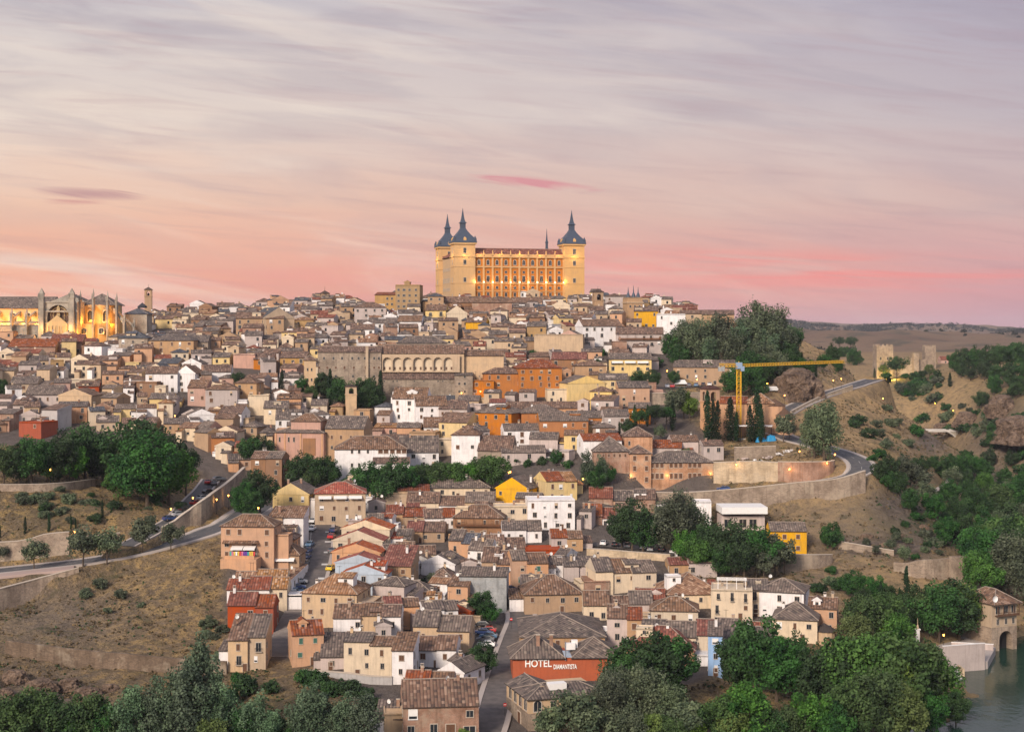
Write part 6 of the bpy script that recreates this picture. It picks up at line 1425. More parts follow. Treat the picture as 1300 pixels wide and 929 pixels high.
for cx_, cy_, sx_, sy_, n_, ks in ((1165, 496, 30, 12, 26, ('shrub', 'scrubby')), (1180, 545, 45, 25, 9, ('shrub', 'scrubby')), (1280, 560, 30, 45, 12, ('shrub', 'dark')), (110, 645, 80, 16, 20, ('scrubby', 'shrub')), (70, 640, 70, 14, 12, ('scrubby',)), (160, 760, 90, 30, 5, ('scrubby',)), (1120, 555, 25, 35, 12, ('shrub', 'scrubby')), (1180, 690, 40, 16, 16, ('scrubby', 'shrub')), (1060, 740, 40, 18, 12, ('scrubby', 'shrub')), (1240, 590, 40, 30, 8, ('shrub', 'dark')), (1230, 530, 40, 20, 14, ('shrub', 'scrubby')), (265, 800, 14, 40, 8, ('scrubby',)), (1200, 655, 50, 25, 8, ('shrub', 'dark'))):
    for _ in range(n_):
        k_ = r2.choice(ks); tree(k_, cx_ + r2.gauss(0, sx_ * .6), cy_ + r2.gauss(0, sy_ * .6), r2.uniform(6, 13) * (1.4 if k_ == 'dark' else 1), 1.2)
# low scrub and dry tufts over the open slopes: nobody could count them
cand = rng.random((60000, 2)); sx_ = -60 + cand[:, 0] * 1420; 
jx = rng.integers(0, nr, 420000); jy = rng.integers(0, ncl, 420000)
m_ = (nat[jx, jy] > .75) & (rd[jx, jy] > .7) & (YY[jx, jy] > 352) & (YY[jx, jy] < 1250) & (ZZ[jx, jy] > -94) & (PXg[jx, jy] > -60) & (PXg[jx, jy] < 1360)
jx, jy = jx[m_], jy[m_]
den = np.array([noise.noise(Vector((XX[a, b_] / 16, YY[a, b_] / 16, 3))) for a, b_ in zip(jx, jy)]) * .5 + .5
keep = rng.random(len(jx)) < np.clip((den - .30) * 1.6, .04, 1); jx, jy = jx[keep][:52000], jy[keep][:52000]
ctr = np.stack([XX[jx, jy] + rng.uniform(-.9, .9, len(jx)), YY[jx, jy] + rng.uniform(-.9, .9, len(jx)), ZZ[jx, jy] + .10], 1); isg = rng.random(len(jx)) < np.clip(.16 + green[jx, jy] * .8, 0, 1)
for nm_, sel_, ml, rr_ in (('dry_scrub', ~isg, 'dry', .55), ('green_scrub', isg, 'oak', .50)):
    if sel_.sum() == 0: continue
    me = leaves_mesh(nm_, ctr[sel_], rr_ * (.5 + 1.3 * rng.random(sel_.sum()) ** 3), 14, .50, LM[ml] if ml != 'oak' else LM['dark'], 99, .4, .4, .8); o = bpy.data.objects.new(nm_, me); COL.objects.link(o); tag(o, ('dry tufts of grass and scrub over the open slopes' if ml == 'dry' else 'low dark green scrub over the open slopes'), 'scrub', None, 'stuff')
# holm oaks far off on the plateau: a dark belt and scattered dots
fx, fy, fs = [], [], []
while len(fx) < 5000:
    Y_ = r2.uniform(1700, 8200); px_ = r2.uniform(900, 1380); X_ = (px_ - CX) / F * Y_; n_ = noise.fractal(Vector((X_ / 420, Y_ / 900, 5)), .9, 2.1, 3)
    belt = 4200 < Y_ < 6500
    if r2.random() < (max(0, n_ + .42) * 1.6 if belt else max(0, n_ - .12) * .30): fx.append(X_); fy.append(Y_); fs.append(r2.uniform(3.5, 8) if not belt else r2.uniform(7, 15))
cz_ = [ZG(a, b_) for a, b_ in zip(fx, fy)]
me = leaves_mesh('holm_oaks', np.stack([fx, fy, np.array(cz_) + np.array(fs) * .45], 1), np.array(fs) * .9, 22, 5.0, LM['oak'], 7, .4, .5, .55); o = bpy.data.objects.new('distant_oak_wood', me); COL.objects.link(o); tag(o, 'dark belt of low oaks along the far plateau and hills', 'wood', None, 'stuff')
# ================================================================== walls, rocks, quay
def surf(x, y):
    """height of the road surface when on a road, else of the ground sheet"""
    best = None
    for S, wd, side in ROADDEF.values():
        d = np.hypot(S[:, 0] - x, S[:, 1] - y); j = d.argmin()
        if d[j] < wd / 2 + side: best = float(S[j, 2]) + (0.13 if d[j] > wd / 2 else 0) if best is None else max(best, float(S[j, 2]))
    return ZG(x, y) if best is None else best
W_DARK = masonry('earthy_rubble', (.17, .12, .085), .5, .3, (.15, .11, .08), .6)
def wall(label, pts, thick=.8, m='rubble', name='retaining_wall', cap=True, cat='wall', rail=False, up=None):
    P_ = [pix(a, b_) for a, b_, *_ in pts]; hs = [c * p.y / F for (a, b_, c, *_), p in zip(pts, P_)]
    xy = catmull([(p.x, p.y, p.z + h_) for p, h_ in zip(P_, hs)], 2.0); S = smooth_z(xy, 1); 
    mb = MB(); A, B_ = offset_line(S, thick / 2), offset_line(S, -thick / 2); c = Vector(S[0]); n = len(S)
    for i in range(n - 1):
        for l0, l1, fl in ((A, A, 1), (B_, B_, -1)):
            q = [(l0[i][0] - c.x, l0[i][1] - c.y, -9.0 + S[i, 2] - c.z), (l0[i + 1][0] - c.x, l0[i + 1][1] - c.y, -9.0 + S[i + 1, 2] - c.z), (l0[i + 1][0] - c.x, l0[i + 1][1] - c.y, S[i + 1, 2] - c.z), (l0[i][0] - c.x, l0[i][1] - c.y, S[i, 2] - c.z)]
            mb.face(q[::fl])
        mb.face([(A[i][0] - c.x, A[i][1] - c.y, S[i, 2] - c.z), (A[i + 1][0] - c.x, A[i + 1][1] - c.y, S[i + 1, 2] - c.z), (B_[i + 1][0] - c.x, B_[i + 1][1] - c.y, S[i + 1, 2] - c.z), (B_[i][0] - c.x, B_[i][1] - c.y, S[i, 2] - c.z)])
    for i in (0, n - 1): mb.face([(A[i][0] - c.x, A[i][1] - c.y, S[i, 2] - 9 - c.z), (B_[i][0] - c.x, B_[i][1] - c.y, S[i, 2] - 9 - c.z), (B_[i][0] - c.x, B_[i][1] - c.y, S[i, 2] - c.z), (A[i][0] - c.x, A[i][1] - c.y, S[i, 2] - c.z)])
    r = empty(name, c); tag(r, label, cat); mb.build('masonry', W[m] if isinstance(m, str) else m, r)
    if cap:
        mb = MB(); C1, C2 = offset_line(S, thick / 2 + .12), offset_line(S, -thick / 2 - .12)
        for i in range(n - 1):
            q = [(C1[i][0] - c.x, C1[i][1] - c.y, S[i, 2] + .22 - c.z), (C1[i + 1][0] - c.x, C1[i + 1][1] - c.y, S[i + 1, 2] + .22 - c.z), (C2[i + 1][0] - c.x, C2[i + 1][1] - c.y, S[i + 1, 2] + .22 - c.z), (C2[i][0] - c.x, C2[i][1] - c.y, S[i, 2] + .22 - c.z)]
            mb.face(q); lo = [(a, b_, z - .2) for a, b_, z in q]; mb.face([lo[0], lo[1], q[1], q[0]]); mb.face([q[3], q[2], lo[2], lo[3]])
        mb.build('coping', M_SILL, r)
    if rail:
        mb = MB()
        for i in range(n - 1):
            a, b_ = Vector(S[i]) - c, Vector(S[i + 1]) - c
            for h_ in (.5, 1.1): mb.bar(a + Vector((0, 0, h_)), b_ + Vector((0, 0, h_)), .04)
            mb.bar(a, a + Vector((0, 0, 1.15)), .05)
        mb.build('railing', M_IRON, r)
    return r, S
_, S_ = wall('long stone retaining wall carrying the curving hillside road on the right', [(830, 640, 15), (870, 641, 16), (905, 641, 18), (960, 638, 20), (1017, 635, 23), (1062, 632, 24), (1098, 626, 29)], 1.2)
b_r = empty('buttresses_wall', Vector(S_[0]))
bpy.data.objects.remove(b_r)
wall('curved lamp lit brick terrace wall above the bend of the hillside road', [(988, 611, 25), (1012, 611.5, 25), (1030, 611, 25), (1052, 604, 18), (1058, 594, 10)], 1.2, 'brick')
wall('pale lamp lit stone terrace wall between the seminary and the curved brick wall', [(906, 611, 24), (935, 612, 26), (960, 611.5, 26), (989, 611, 24)], 1.0, 'palestone')
wall('upper stone terrace wall behind the lamp lit curved wall', [(932, 584, 16), (960, 582, 15), (985, 578, 12)], .8, 'stone')
wall('tall stone wall holding up the narrow lane with parked cars', [(205, 677, 6), (222, 674, 14), (240, 668, 21), (265, 655, 26), (290, 640, 29), (310, 619, 26)], .9)
wall('old stone wall at the foot of the park slope beside the lower road', [(-20, 713, 24), (30, 711, 25), (56, 709, 31), (88, 705, 30)], .9)
wall('low stone wall between the slope and the lower road junction', [(96, 700, 20), (122, 694, 14), (152, 688, 12)], .7)
wall('stone wall with iron railing along the edge of the park trees', [(-30, 624, 9), (30, 624, 9), (80, 622, 9), (120, 617, 9)], .8, rail=True)
wall('rough stone terrace wall across the bottom of the dry slope', [(8, 826, 14), (60, 838, 19), (110, 845, 20), (170, 850, 20), (230, 852, 16), (288, 853, 14)], .9, W_DARK, cap=False)
wall('stone wall below the pink promenade at the left edge', [(-30, 784, 30), (0, 774, 27), (50, 753, 19), (100, 728, 8)], .9)
wall('low rendered wall under the big cream house', [(385, 858, 8), (440, 863, 9), (470, 868, 10), (498, 869, 10)], .5, 'grey')
wall('pale wall along the shaded car park below the seminary', [(745, 705, 9), (800, 709, 9), (851, 713, 9)], .6, 'palestone')
wall('stone terrace wall under the yellow villa', [(988, 722, 18), (1030, 722, 18), (1056, 716, 12)], .8)
wall('broken brick ruin wall above the riverside trees', [(1135, 724, 11), (1152, 729, 14), (1165, 732, 22), (1185, 733, 23), (1205, 734, 26)], 1.2, cap=False)
wall('square ruined stone tower wall at the right end of the ruin', [(1207, 737, 31), (1226, 737, 31), (1246, 734, 29)], 2.2, cap=False)
wall('low ruin wall just above the riverside house', [(1225, 747, 10), (1245, 748, 10), (1262, 745, 10)], 1.0, cap=False)
wall('grey stone wall under the upper terrace car park', [(800, 513, 14), (850, 514, 15), (903, 513, 15)], .8, 'stone')
wall('dark boundary wall running down across the scrubby bank', [(1060, 690, 4), (1100, 697, 4), (1135, 704, 5)], .5, 'stone')
wall('pale stone wall along the right edge of the upper road', [(1004, 527, 5), (1040, 509, 5), (1082, 496, 7)], .6, 'palestone')
wall('brick parapet at the street bend above the hotel street', [(654, 770, 9), (648, 762, 9), (640, 757, 8)], .5, 'stone')
M_ROCK, t, b = mat('rock', .95); g = G(t); p = g.pos(); nz = g.noise(p, .22, 6, .7); nz2 = g.noise(p, 1.2, 4, .65)
c = g.mix(g.rng(nz, .35, .68, 0, 1), (.085, .055, .04), (.25, .175, .125)); c = g.mix(g.rng(nz2, .46, .66, 0, .8), c, (.035, .027, .023)); g.set(b.inputs['Base Color'], c); g.set(b.inputs['Normal'], g.bump(g.math('ADD', nz, nz2), 1.0, .8))
def rock(label, px, py, w, h, dm, seed, rot=0):
    p = pix(px, py); k = p.y / F; r = empty('rock_outcrop', p, R(rot)); tag(r, label, 'rock'); mb = MB(); n, mlev = 54, 28
    def P_(i, j):
        a = 2 * math.pi * i / n; e = math.pi * .5 * j / mlev; v = Vector((math.cos(a) * math.cos(e), math.sin(a) * math.cos(e), math.sin(e)))
        f = 1 + .30 * noise.fractal(v * 1.7 + Vector((seed, 0, 0)), .9, 2.1, 4) + .17 * (noise.ridged_multi_fractal(Vector((v.x * 3.1, v.y * 3.1, v.z * 1.8)) + Vector((0, seed, 0)), .8, 2.2, 5, .9, 2) - .8)
        sq = abs(math.cos(e)) ** -.35 if j < mlev - 1 else 1.0
        return (v.x * w * k / 2 * f * min(sq, 1.5), v.y * dm / 2 * f * min(sq, 1.5), v.z * h * k * (.85 + .15 * f) - 1.5)
    G_ = [[P_(i % n, j) for i in range(n + 1)] for j in range(mlev + 1)]
    for j in range(mlev):
        for i in range(n): mb.face([G_[j][i], G_[j][i + 1], G_[j + 1][i + 1], G_[j + 1][i]] if j < mlev - 1 else [G_[j][i], G_[j][i + 1], G_[j + 1][0]])
    mb.build('rock_body', M_ROCK, r); return r
rock('brown rock cliff with walls on top below the tall hillside trees', 1014, 506, 62, 42, 26, 1)
rock('large bare rock cliff on the far bank at the right edge', 1294, 560, 60, 36, 40, 2); rock('rocky crag with grey faces above the far bank road', 1270, 528, 36, 30, 24, 3)
rock('pale boulder cliff beside the far valley path', 1228, 540, 34, 20, 18, 4); rock('low rock outcrop beside the bridge end', 1196, 548, 22, 14, 12, 5)
for i, (x, y, w_, h_) in enumerate(((1075, 685, 12, 6), (1100, 681, 20, 9), (1125, 690, 16, 8), (1150, 702, 18, 8), (1140, 676, 12, 6), (1172, 668, 14, 8), (1192, 655, 16, 9), (20, 858, 34, 16), (52, 872, 40, 18), (88, 868, 30, 15), (110, 880, 34, 16), (6, 880, 26, 14), (140, 872, 24, 12), (1112, 700, 10, 6), (1240, 662, 18, 12))):
    tag(rock('x', x, y, w_, h_, w_ * .16, 20 + i), 'grey brown boulder', 'rock', 'boulders on the slopes'); AUTO.append((bpy.data.objects[-1] if False else COL.objects[-2], 'weathered brown boulder', x, y - h_ / 2))
# quay with white screens and steps
at = lambda px, Y: ((px - CX) / F * Y, Y)
mb = MB(); mb.prism([at(1160, 430), at(1198, 424), at(1254, 429), at(1264, 448), at(1216, 470), at(1166, 462)], -100, -92.9); tag(mb.build('quay', M_KERB), kind='structure')
def screen(label, p0, p1, top):
    (x0, y0), (x1, y1) = at(*p0), at(*p1); r = empty('screen_wall', (x0, y0, -93)); tag(r, label, 'wall'); L = math.hypot(x1 - x0, y1 - y0); th = math.atan2(y1 - y0, x1 - x0); r.rotation_euler = (0, 0, th)
    z1 = -(top - HY) / F * y0 + 93; mb = MB(); mb.box((L / 2, 0, z1 / 2 - 1.4), (L, .35, z1 + 2.8)); mb.build('panel', W['dusk'], r); mb = MB(); mb.box((L / 2, 0, z1 + .08), (L + .2, .5, .16)); mb.build('coping', M_WHITE, r); mb = MB(); mb.box((L / 2, 0, -2.5), (L + .3, .6, .7)); mb.build('footing', W['red'], r)
screen('pale rendered screen wall on the quay nearest the water', (1197, 424), (1250, 428), 820); screen('pale rendered screen wall behind the first one on the quay', (1208, 447), (1261, 444), 815)
r = empty('gate_pillar', (*at(1165, 448), -93)); tag(r, 'slim white stone pillar standing at the left end of the quay', 'pillar'); mb = MB(); mb.box((0, 0, 2.6), (1.0, 1.0, 5.2)); mb.box((0, 0, 5.4), (1.4, 1.4, .3)); mb.build('shaft', W['white'], r); mb = MB(); mb.lathe([(.4, 5.5), (.3, 6.4), (.1, 6.8), (.06, 8.6)], 8); mb.build('finial', W['sand'], r)
x_, y_ = at(1203, 421); r = empty('quay_steps', (x_, y_, -93)); tag(r, 'grey stone steps running down from the quay to the water', 'steps'); mb = MB()
for i in range(10): mb.box((0, -i * .5, -.3 - i * .26), (5.5, .52, 1.2))
mb.build('step_flight', W['concrete'], r); mb = MB(); mb.box((3.1, -2, -.3), (.5, 5, 2.2)); mb.box((-3.1, -2, -.3), (.5, 5, 2.2)); mb.build('side_wall', W['palestone'], r)
ztop, zbot = 84.0, float(ZZ.min()) - 9.0
mb = MB(); mb.box((0, 5550, (ztop + zbot) / 2), (11400, 11700, ztop - zbot)); hz = mb.build('haze', []); tag(hz, None, None, None, 'stuff'); hz['label'] = 'thin pale evening haze filling the air over the valley'
mh = bpy.data.materials.new('haze_air'); mh.use_nodes = True; mh.node_tree.nodes.clear(); vo = mh.node_tree.nodes.new('ShaderNodeVolumePrincipled'); vo.inputs['Color'].default_value = (.80, .82, .95, 1); vo.inputs['Density'].default_value = 3.2e-5; mo = mh.node_tree.nodes.new('ShaderNodeOutputMaterial'); mh.node_tree.links.new(vo.outputs[0], mo.inputs['Volume']); hz.data.materials.append(mh)
# ================================================================== cars
CARC = dict(white=(.72, .72, .72), black=(.015, .015, .018), blue=(.03, .06, .17), red=(.42, .02, .02), silver=(.40, .41, .43), grey=(.12, .13, .14), yellow=(.70, .48, .02), skyblue=(.10, .20, .32))
def carpaint(n, c):
    m, t, b = mat('car_paint_' + n, .28); b.inputs['Base Color'].default_value = (*c, 1); b.inputs['Coat Weight'].default_value = .6; b.inputs['Specular IOR Level'].default_value = .5; return m
CARM = {k: carpaint(k, c) for k, c in CARC.items()}
M_TYRE = plain('tyre', (.02, .02, .02), .8); M_RIM = plain('wheel_rim', (.4, .4, .42), .4, .7); M_HEAD = plain('headlight_lens', (.6, .6, .58), .15); M_TAIL = plain('tail_light', (.35, .015, .01), .3)
def profile_mesh(name, prof, hw0, hw1, m, zt):
    mb = MB(); n = len(prof); wd = lambda z: hw0 + (hw1 - hw0) * min(1, max(0, (z - .75) / (zt - .75)))
    for s in (-1, 1): mb.face([(x, s * wd(z), z) for x, z in prof][::s])
    for i in range(n):
        (x0, z0), (x1, z1) = prof[i], prof[(i + 1) % n]; mb.face([(x0, -wd(z0), z0), (x1, -wd(z1), z1), (x1, wd(z1), z1), (x0, wd(z0), z0)][::-1])
    return mb.mesh(name, [m])
BODY = [(-2.1, .32), (2.1, .32), (2.14, .62), (1.95, .80), (1.05, .95), (.35, 1.42), (-1.15, 1.47), (-1.85, 1.02), (-2.1, .92), (-2.14, .6)]
VAN = [(-2.4, .35), (2.4, .35), (2.45, .8), (2.2, 1.05), (1.55, 1.95), (-2.35, 2.0), (-2.42, .7)]
body_me = {}
def glass_me(van):
    mb = MB(); e = .015
    if not van:
        for s in (-1, 1): mb.face([(.98, s * (.80 + e), .98), (.33, s * (.70 + e), 1.37), (-1.1, s * (.70 + e), 1.41), (-1.62, s * (.80 + e), 1.02)][::s])
        mb.face([(1.0 + e, -.72, 1.0), (1.0 + e, .72, 1.0), (.40 + e, .62, 1.41), (.40 + e, -.62, 1.41)]); mb.face([(-1.8 - e, .70, 1.07), (-1.8 - e, -.70, 1.07), (-1.22 - e, -.62, 1.45), (-1.22 - e, .62, 1.45)])
    else:
        for s in (-1, 1): mb.face([(2.0, s * .94, 1.15), (1.5, s * .88, 1.85), (.6, s * .88, 1.85), (.6, s * .94, 1.15)][::s])
        mb.face([(2.15 + e, -.8, 1.15), (2.15 + e, .8, 1.15), (1.62 + e, .74, 1.88), (1.62 + e, -.74, 1.88)])
    return mb.mesh('car_glass', [M_GLASS])
GL = {0: glass_me(0), 1: glass_me(1)}
mb = MB(); prof = [(0, -.11), (.20, -.11), (.20, -.11)]
def wheel_me():
    mb = MB(); n = 14; ring = lambda r, y: [(r * math.cos(2 * math.pi * i / n), y, r * math.sin(2 * math.pi * i / n)) for i in range(n)]
    A, B_, C_ = ring(.32, -.1), ring(.32, .1), ring(.19, -.105); D_ = ring(.19, .105)
    for i in range(n):
        j = (i + 1) % n; mb.face([A[i], A[j], B_[j], B_[i]], 0); mb.face([C_[i], C_[j], A[j], A[i]], 0); mb.face([B_[i], B_[j], D_[j], D_[i]], 0)
    mb.face(C_, 1); mb.face(D_[::-1], 1); return mb.mesh('wheel', [M_TYRE, M_RIM])
WH = wheel_me()
mb = MB(); mb.box((0, 0, 0), (.12, .36, .14)); HEADM = mb.mesh('headlight', [M_HEAD]); mb = MB(); mb.box((0, 0, 0), (.08, .34, .16)); TAILM = mb.mesh('tail_light', [M_TAIL])
def put(name, me, par, loc): o = bpy.data.objects.new(name, me); COL.objects.link(o); o.parent = par; o.location = loc; return o
def car(px, py, col, yaw, where, van=False, Y=None):
    p = pix(px, py, Y); p.z = surf(p.x, p.y) + .01; key = (col, van)
    if key not in body_me: body_me[key] = profile_mesh('car_body', VAN if van else BODY, .98 if van else .86, .90 if van else .66, CARM[col], 2.0 if van else 1.47)
    nm = 'parked_van' if van else 'parked_car'; o = empty(nm, p, R(yaw)); tag(o, None, 'van' if van else 'car', 'cars parked along the streets'); o.scale = (1.2,) * 3; put('body', body_me[key], o, (0, 0, 0)); put('window', GL[int(van)], o, (0, 0, 0))
    L = 1.5 if van else 1.3
    for x in (-L, L):
        for y in (-.8, .8): put('wheel', WH, o, (x, y * (1.08 if van else 1), .32))
    e_ = 2.4 if van else 2.06
    for y in (-.6, .6): put('headlight', HEADM, o, (e_, y, .68)); put('tail_light', TAILM, o, (-e_ - .02, y, .8))
    cn = dict(skyblue='pale blue').get(col, col); AUTO.append((o, f"{cn} {'van' if van else 'car'} parked {where}", px, py)); return o
st = 'on the car lined street'; a_ = -95
for x, y, c, w_ in ((397, 665, 'white', -95), (396, 675, 'white', -95), (393, 695, 'skyblue', -97), (391, 703, 'blue', -98), (389, 711, 'blue', -99), (386.5, 719, 'grey', -100), (383, 729, 'black', -102), (423, 678, 'blue', 84), (421, 685, 'red', 84), (420, 724, 'yellow', 80), (422, 704, 'grey', 82), (402, 652, 'blue', 10), (380, 742, 'silver', 8), (378, 749, 'blue', 6), (376, 756, 'skyblue', 6), (374, 765, 'white', 5)): car(x, y, c, w_, st)
st = 'in the lot by the hotel street'
for x, y, c, w_ in ((611, 796, 'black', 170), (619, 803, 'red', 172), (620, 810, 'skyblue', 172), (616, 815, 'grey', 172), (617, 821, 'white', 174), (612, 806, 'blue', 172)): car(x, y, c, w_, st)
car(528, 726, 'skyblue', 0, 'between the rust roofed houses'); car(519, 740, 'black', 90, 'between the rust roofed houses'); car(649, 752, 'blue', 12, 'at the street bend'); car(634, 748, 'grey', 12, 'at the street bend')
for x, y, c, w_ in ((767, 693, 'white', 75), (781, 694.5, 'black', 80), (797, 696, 'grey', 80), (817, 698.5, 'white', 78), (826, 700, 'silver', 80), (856, 703, 'white', 70), (840, 701, 'black', 80)): car(x, y, c, w_, 'under the trees below the seminary')
car(918, 622.5, 'blue', 184, 'on the road above the stone wall')
for x, y, c, w_, v in ((864, 489.5, 'white', 0, 1), (854, 493, 'red', 80, 0), (832, 494, 'white', 80, 0), (847, 493, 'white', 85, 0), (875, 491.5, 'grey', 80, 0), (884, 491.5, 'skyblue', 80, 0), (893, 491, 'black', 80, 0), (901, 490.5, 'white', 80, 0)): car(x, y, c, w_, 'on the upper terrace car park', bool(v))
for x, y, c, w_ in ((264, 615.5, 'red', 95), (272, 617, 'black', 100), (278, 612, 'grey', 40), (265, 628, 'black', 55), (257.5, 636, 'white', 55), (250, 642.5, 'red', 52), (237, 651.5, 'black', 42), (227, 656.5, 'silver', 42), (216, 662, 'blue', 40)): car(x, y, c, w_, 'on the narrow walled lane')
car(980, 497, 'white', 20, 'by the rock cliff', True); car(1002, 500, 'white', 20, 'by the rock cliff'); car(1068, 818, 'blue', 60, 'beside the tiny chapel')
# ================================================================== street lamps (lit)
def lamp(px, py, hgt=5.0, e=140, col=(1, .56, .18), arm=True, Y=None):
    q = pix(px, py + 26, Y); base = pix(px, py + hgt * F / q.y, Y); base = pix(px, py + hgt * F / base.y, Y); base.z = surf(base.x, base.y)
    zl = -(py - HY) / F * base.y - base.z; zl = min(max(zl, 2.6), 9)
    o = empty('street_lamp', base); tag(o, None, 'street lamp', 'lit street lamps'); mb = MB(); mb.bar((0, 0, -.6), (0, 0, zl - .3), .07, 0, 6, .05); mb.box((0, 0, .25), (.28, .28, .5)); mb.box((0, 0, zl + .36), (.5, .5, .08)); mb.build('pole', M_IRON, o)
    mb = MB(); mb.lathe([(.12, zl - .28), (.30, zl + .3), (0, zl + .32)], 6); mb.lathe([(0, zl - .3), (.12, zl - .28)], 6); mb.build('lantern', M_LAMP, o)
    plight('lamp_light', o, (0, -.5, zl), e, col, .25); AUTO.append((o, 'lit iron street lamp with glowing lantern', px, py))
for q in '64,596 10,688 95,675 245,632 217,646 300,603 275,634 290,629 328,645 529,632 646,600 740,608 1002,595 1051,586 1060,577 996,502 974,487 1012,492 1031,492 1042,489 1058,483 1068,481 885,482 847,471 894,430 854,438 610,497 619,499 586,499 648,599 1198,806 1162,826 1289,800 1062,901 222,528 279,533 261,423 1187,512 1210,521 1219,527 1121,506 741,471 735,427 876,577 1015,573 690,530 530,604 455,560'.split():
    x, y = map(float, q.split(',')); lamp(x, y, e=190 if y < 560 else 130)
lamp(1015, 912, e=420, Y=372); lamp(1264, 553, 6, e=4200, Y=1060); lamp(1250, 546, 6, e=500, col=(1, .1, .05), Y=1085); lamp(1276, 540, 6, e=1500, Y=1050)
def wall_lamp(b, x, y, z, e=160):
    mb = MB(); mb.box((x, y - .22, z), (.25, .3, .35)); mb.build('wall_lamp', M_LAMP, b.root); plight('lamp_light', b.root, (x, y - .9, z), e, (1, .56, .18), .2)
sem = next(b for b in ALLB if b.name == 'seminary'); k = sem.k
for p, y, d in ((800.5, 603, -1.2), (847, 603, 0), (902, 601, 0)): wall_lamp(sem, (p - 852) * k, d, (618 - y) * k, 170)
tw_ = MB()
def wlamp_free(px, py, Y): 
    o = empty('wall_lantern', Vector(((px - CX) / F * Y, Y, -(py - HY) / F * Y))); tag(o, None, 'wall lamp', 'lit wall lanterns'); mb = MB(); mb.lathe([(0, -.25), (.28, .1), (.18, .32), (0, .4)], 6); mb.build('lantern', M_LAMP, o); mb = MB(); mb.bar((0, 0, .3), (0, 1.2, .5), .05); mb.build('bracket', M_IRON, o); plight('lamp_light', o, (0, -.5, 0), 230, (1, .56, .18), .2); AUTO.append((o, 'small lit lantern fixed to the curved terrace wall', px, py))
wlamp_free(935, 590, pix(935, 612).y - 1.6); wlamp_free(1002, 596, pix(1002, 611).y - 1.6); wlamp_free(1050, 588, pix(1050, 605).y - 1.6)
# ================================================================== small things
M_TARP = plain('blue_tarpaulin', (.02, .22, .45), .5)
def tarp(px, py, w_, h_):
    p = pix(px, py); k = p.y / F; o = empty('tarpaulin', p); tag(o, None, 'tarpaulin', 'blue tarpaulins on the building site'); mb = MB(); n = 7
    def q(i, j):
        u, v = i / n * 2 - 1, j / n * 2 - 1; return (u * w_ * k / 2, v * 1.6, h_ * k * max(0, 1 - .55 * abs(u) ** 3 - .45 * abs(v) ** 3) * (.85 + .3 * noise.noise(Vector((u * 2, v * 2, px)))) * (0 if abs(u) == 1 or abs(v) == 1 else 1))
    for i in range(n):
        for j in range(n): mb.face([q(i, j), q(i + 1, j), q(i + 1, j + 1), q(i, j + 1)])
    mb.build('cover', M_TARP, o); AUTO.append((o, 'bright blue tarpaulin draped over a heap of site material', px, py))
tarp(876, 563, 14, 8); tarp(966, 561, 14, 8); tarp(979, 560, 13, 9)
for i, (x, y, s) in enumerate(((960, 586, 10), (975, 582, 8), (988, 578, 7), (945, 584, 7), (1000, 574, 8))):
    p = pix(x, y); o = empty('rubble_heap', p); tag(o, None, 'rubble heap', 'rubble on the building site'); mb = MB(); r_ = random.Random(i)
    for _ in range(26): mb.box((r_.gauss(0, s * .1), r_.gauss(0, .7), r_.uniform(0, .9)), (r_.uniform(.3, .9), r_.uniform(.3, .8), r_.uniform(.2, .6)), 0, r_.uniform(0, 3))
    mb.build('stones', W['white'] if i % 2 == 0 else W['dusk'], o); AUTO.append((o, 'heap of pale rubble on the building site', x, y))
# souvenir terrace below the peach house
hA = next(b for b in ALLB if b.root['label'].startswith('peach house with hipped roof above')); k = hA.k
hA.vol(-hA.w / 2 + 1.5, hA.w / 2 - 4, -6.5, -.05, 2.0, None, 0, 'peach', 'grey'); mb = MB(); mb.box((-1.2, -5.8, 2.5), (9.5, .2, 1.0)); mb.build('parapet', W['peach'], hA.root)
for x in (-2.9, 1.0): link_copy(AWN, hA.root, (x, -.05, 5.0), 0, (3.7, 2.2, 1.6)).name = 'awning'
hA.win('dark', -1, -.04, 3.4, 7.4, 2.3)
o = empty('market_stall', hA.root.matrix_world @ Vector((0, 0, 0))); bpy.context.view_layer.update(); o.location = hA.root.matrix_world @ Vector((-1, -2.4, 2.0)); o.rotation_euler = hA.root.rotation_euler; tag(o, 'souvenir stall with colourful hanging clothes under white awnings', 'stall')
r_ = random.Random(3); CLO = [plain('cloth_' + n, c) for n, c in (('purple', (.12, .05, .30)), ('red', (.5, .05, .06)), ('teal', (.05, .30, .30)), ('yellow', (.6, .42, .08)), ('pink', (.5, .15, .25)), ('white', (.7, .7, .7)))]
mb = MB(); mb.bar((-4, 0, 1.9), (4, 0, 1.9), .05); [mb.bar((x, 0, 0), (x, 0, 1.9), .05) for x in (-4, 0, 4)]; mb.build('rail', M_IRON, o)
for i in range(13): mb = MB(); mb.box((-3.7 + i * .62, r_.uniform(-.1, .1), 1.15), (.5, .22, r_.uniform(1.0, 1.5))); mb.box((-3.7 + i * .62, 0, 1.62), (.62, .12, .3)); mb.build('garment', r_.choice(CLO), o)
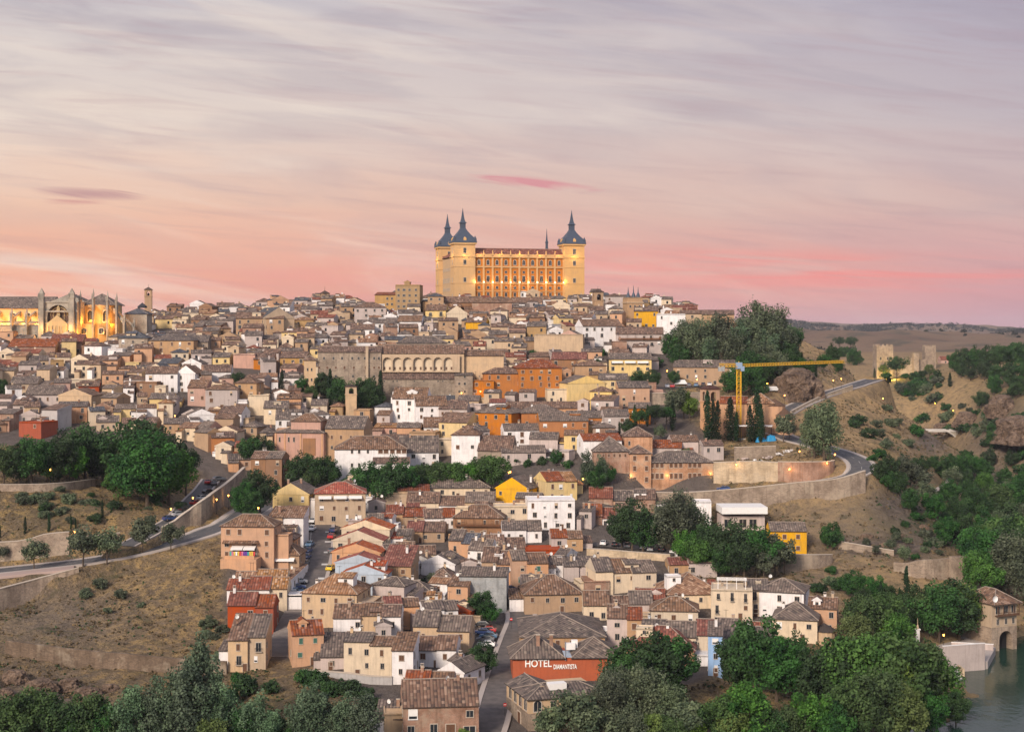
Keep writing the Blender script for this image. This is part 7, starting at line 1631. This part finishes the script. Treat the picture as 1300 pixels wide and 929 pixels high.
# no entry signs at the hotel street
for x, y in ((649, 800), (641, 912)):
    p = pix(x, y); p.z = surf(p.x, p.y); o = empty('road_sign', p); tag(o, None, 'road sign', 'no entry signs'); mb = MB(); mb.bar((0, 0, -.3), (0, 0, 2.6), .04); mb.build('post', M_IRON, o); mb = MB()
    n = 16; pts = [(.42 * math.cos(2 * math.pi * i / n), -.06, 2.7 + .42 * math.sin(2 * math.pi * i / n)) for i in range(n)]; mb.face(pts, 0); mb.face([(a, -.03, b_) for a, _, b_ in pts][::-1], 0); mb.box((0, -.07, 2.7), (.6, .02, .14), 1); mb.build('sign_disc', [plain('sign_red', (.5, .02, .02)), M_WHITE], o); AUTO.append((o, 'round red no entry sign with white bar on a post', x, y))
# terrace parasols
for x, y, w_ in ((555, 750, 10),): pass
# ================================================================== leave out what the photograph shows nothing of, then finish the labels
bpy.context.view_layer.update(); dg = bpy.context.evaluated_depsgraph_get(); org = cam.location.copy(); rv = random.Random(11)
def rootof(o):
    while o.parent is not None: o = o.parent
    return o
desc_of = {}
for o in list(COL.objects):
    if o.parent is not None: desc_of.setdefault(o.parent.name, []).append(o)
def family(o):
    out = [o]
    for c_ in desc_of.get(o.name, []): out += family(c_)
    return out
gone = set()
for o, lab, px, py in AUTO:
    ms = [q for q in family(o) if q.type == 'MESH' and q.name.split('.')[0] in ('wall', 'roof', 'crown', 'body', 'lantern', 'cover', 'stones', 'rock_body', 'sign_disc')]
    big = o.name.split('.')[0]; vis = False; tot = 0
    for q in ms:
        vs = q.data.vertices; nv = len(vs); mw = q.matrix_world
        for _ in range(60 if q.name.startswith('crown') else 26):
            f_ = q.data.polygons[rv.randrange(len(q.data.polygons))]; wpt = mw @ f_.center; tot += 1
            sx, sy = wpt.x / max(wpt.y, 1) * F + CX, HY - wpt.z / max(wpt.y, 1) * F
            if not (0 < sx < 1300 and 0 < sy < 929): continue
            d_ = wpt - org; hit, loc, nrm_, idx, ob, _m = sc.ray_cast(dg, org + d_.normalized() * 2, d_.normalized(), distance=d_.length + 1)
            if hit and (loc - wpt).length < .35: vis = True; break
            if hit and ob is not None and rootof(ob) == o: vis = True; break
        if vis: break
    if not vis and tot: gone.add(o.name)
for nm_ in gone:
    for q in family(bpy.data.objects[nm_])[::-1]: bpy.data.objects.remove(q)
AUTO = [a for a in AUTO if (a[0] is not None)] if not gone else [a for a in AUTO if not _dead(a[0])] if False else AUTO
live = []
for a in AUTO:
    try: a[0].name; live.append(a)
    except ReferenceError: pass
print('left out', len(gone), 'kept', len(live))
ORD = ['nearest', 'second nearest', 'third nearest', 'fourth nearest', 'fifth nearest', 'sixth nearest', 'seventh nearest', 'eighth nearest', 'ninth nearest', 'tenth nearest', 'eleventh nearest', 'twelfth nearest'] + [f'{i}th nearest' if i % 10 not in (1, 2, 3) else f'{i}{ {1: "st", 2: "nd", 3: "rd"}[i % 10]} nearest' for i in range(13, 90)]
from collections import defaultdict
cnt = defaultdict(int)
for o, lab, px, py in live: cnt[lab] += 1
grp = defaultdict(list)
for o, lab, px, py in live:
    if cnt[lab] == 1 and len(lab.split()) >= 5 and o.get('category') != 'tree': o['label'] = lab; continue
    L = min(LAND, key=lambda l: math.hypot(px - l[1], (py - l[2]) * 1.4)); dx, dy = px - L[1], (py - L[2]) * 1.4
    rel = ('right of' if dx > 0 else 'left of') if abs(dx) > abs(dy) else ('below' if dy > 0 else 'above')
    grp[(lab, rel, L[0])].append((math.hypot(dx, dy), o))
for (lab, rel, ln), lst in grp.items():
    lst.sort(key=lambda q: q[0])
    for i, (d_, o) in enumerate(lst): o['label'] = f'{lab} {rel} {ln}' if len(lst) == 1 else f'{lab}, {ORD[i]} {rel} {ln}'
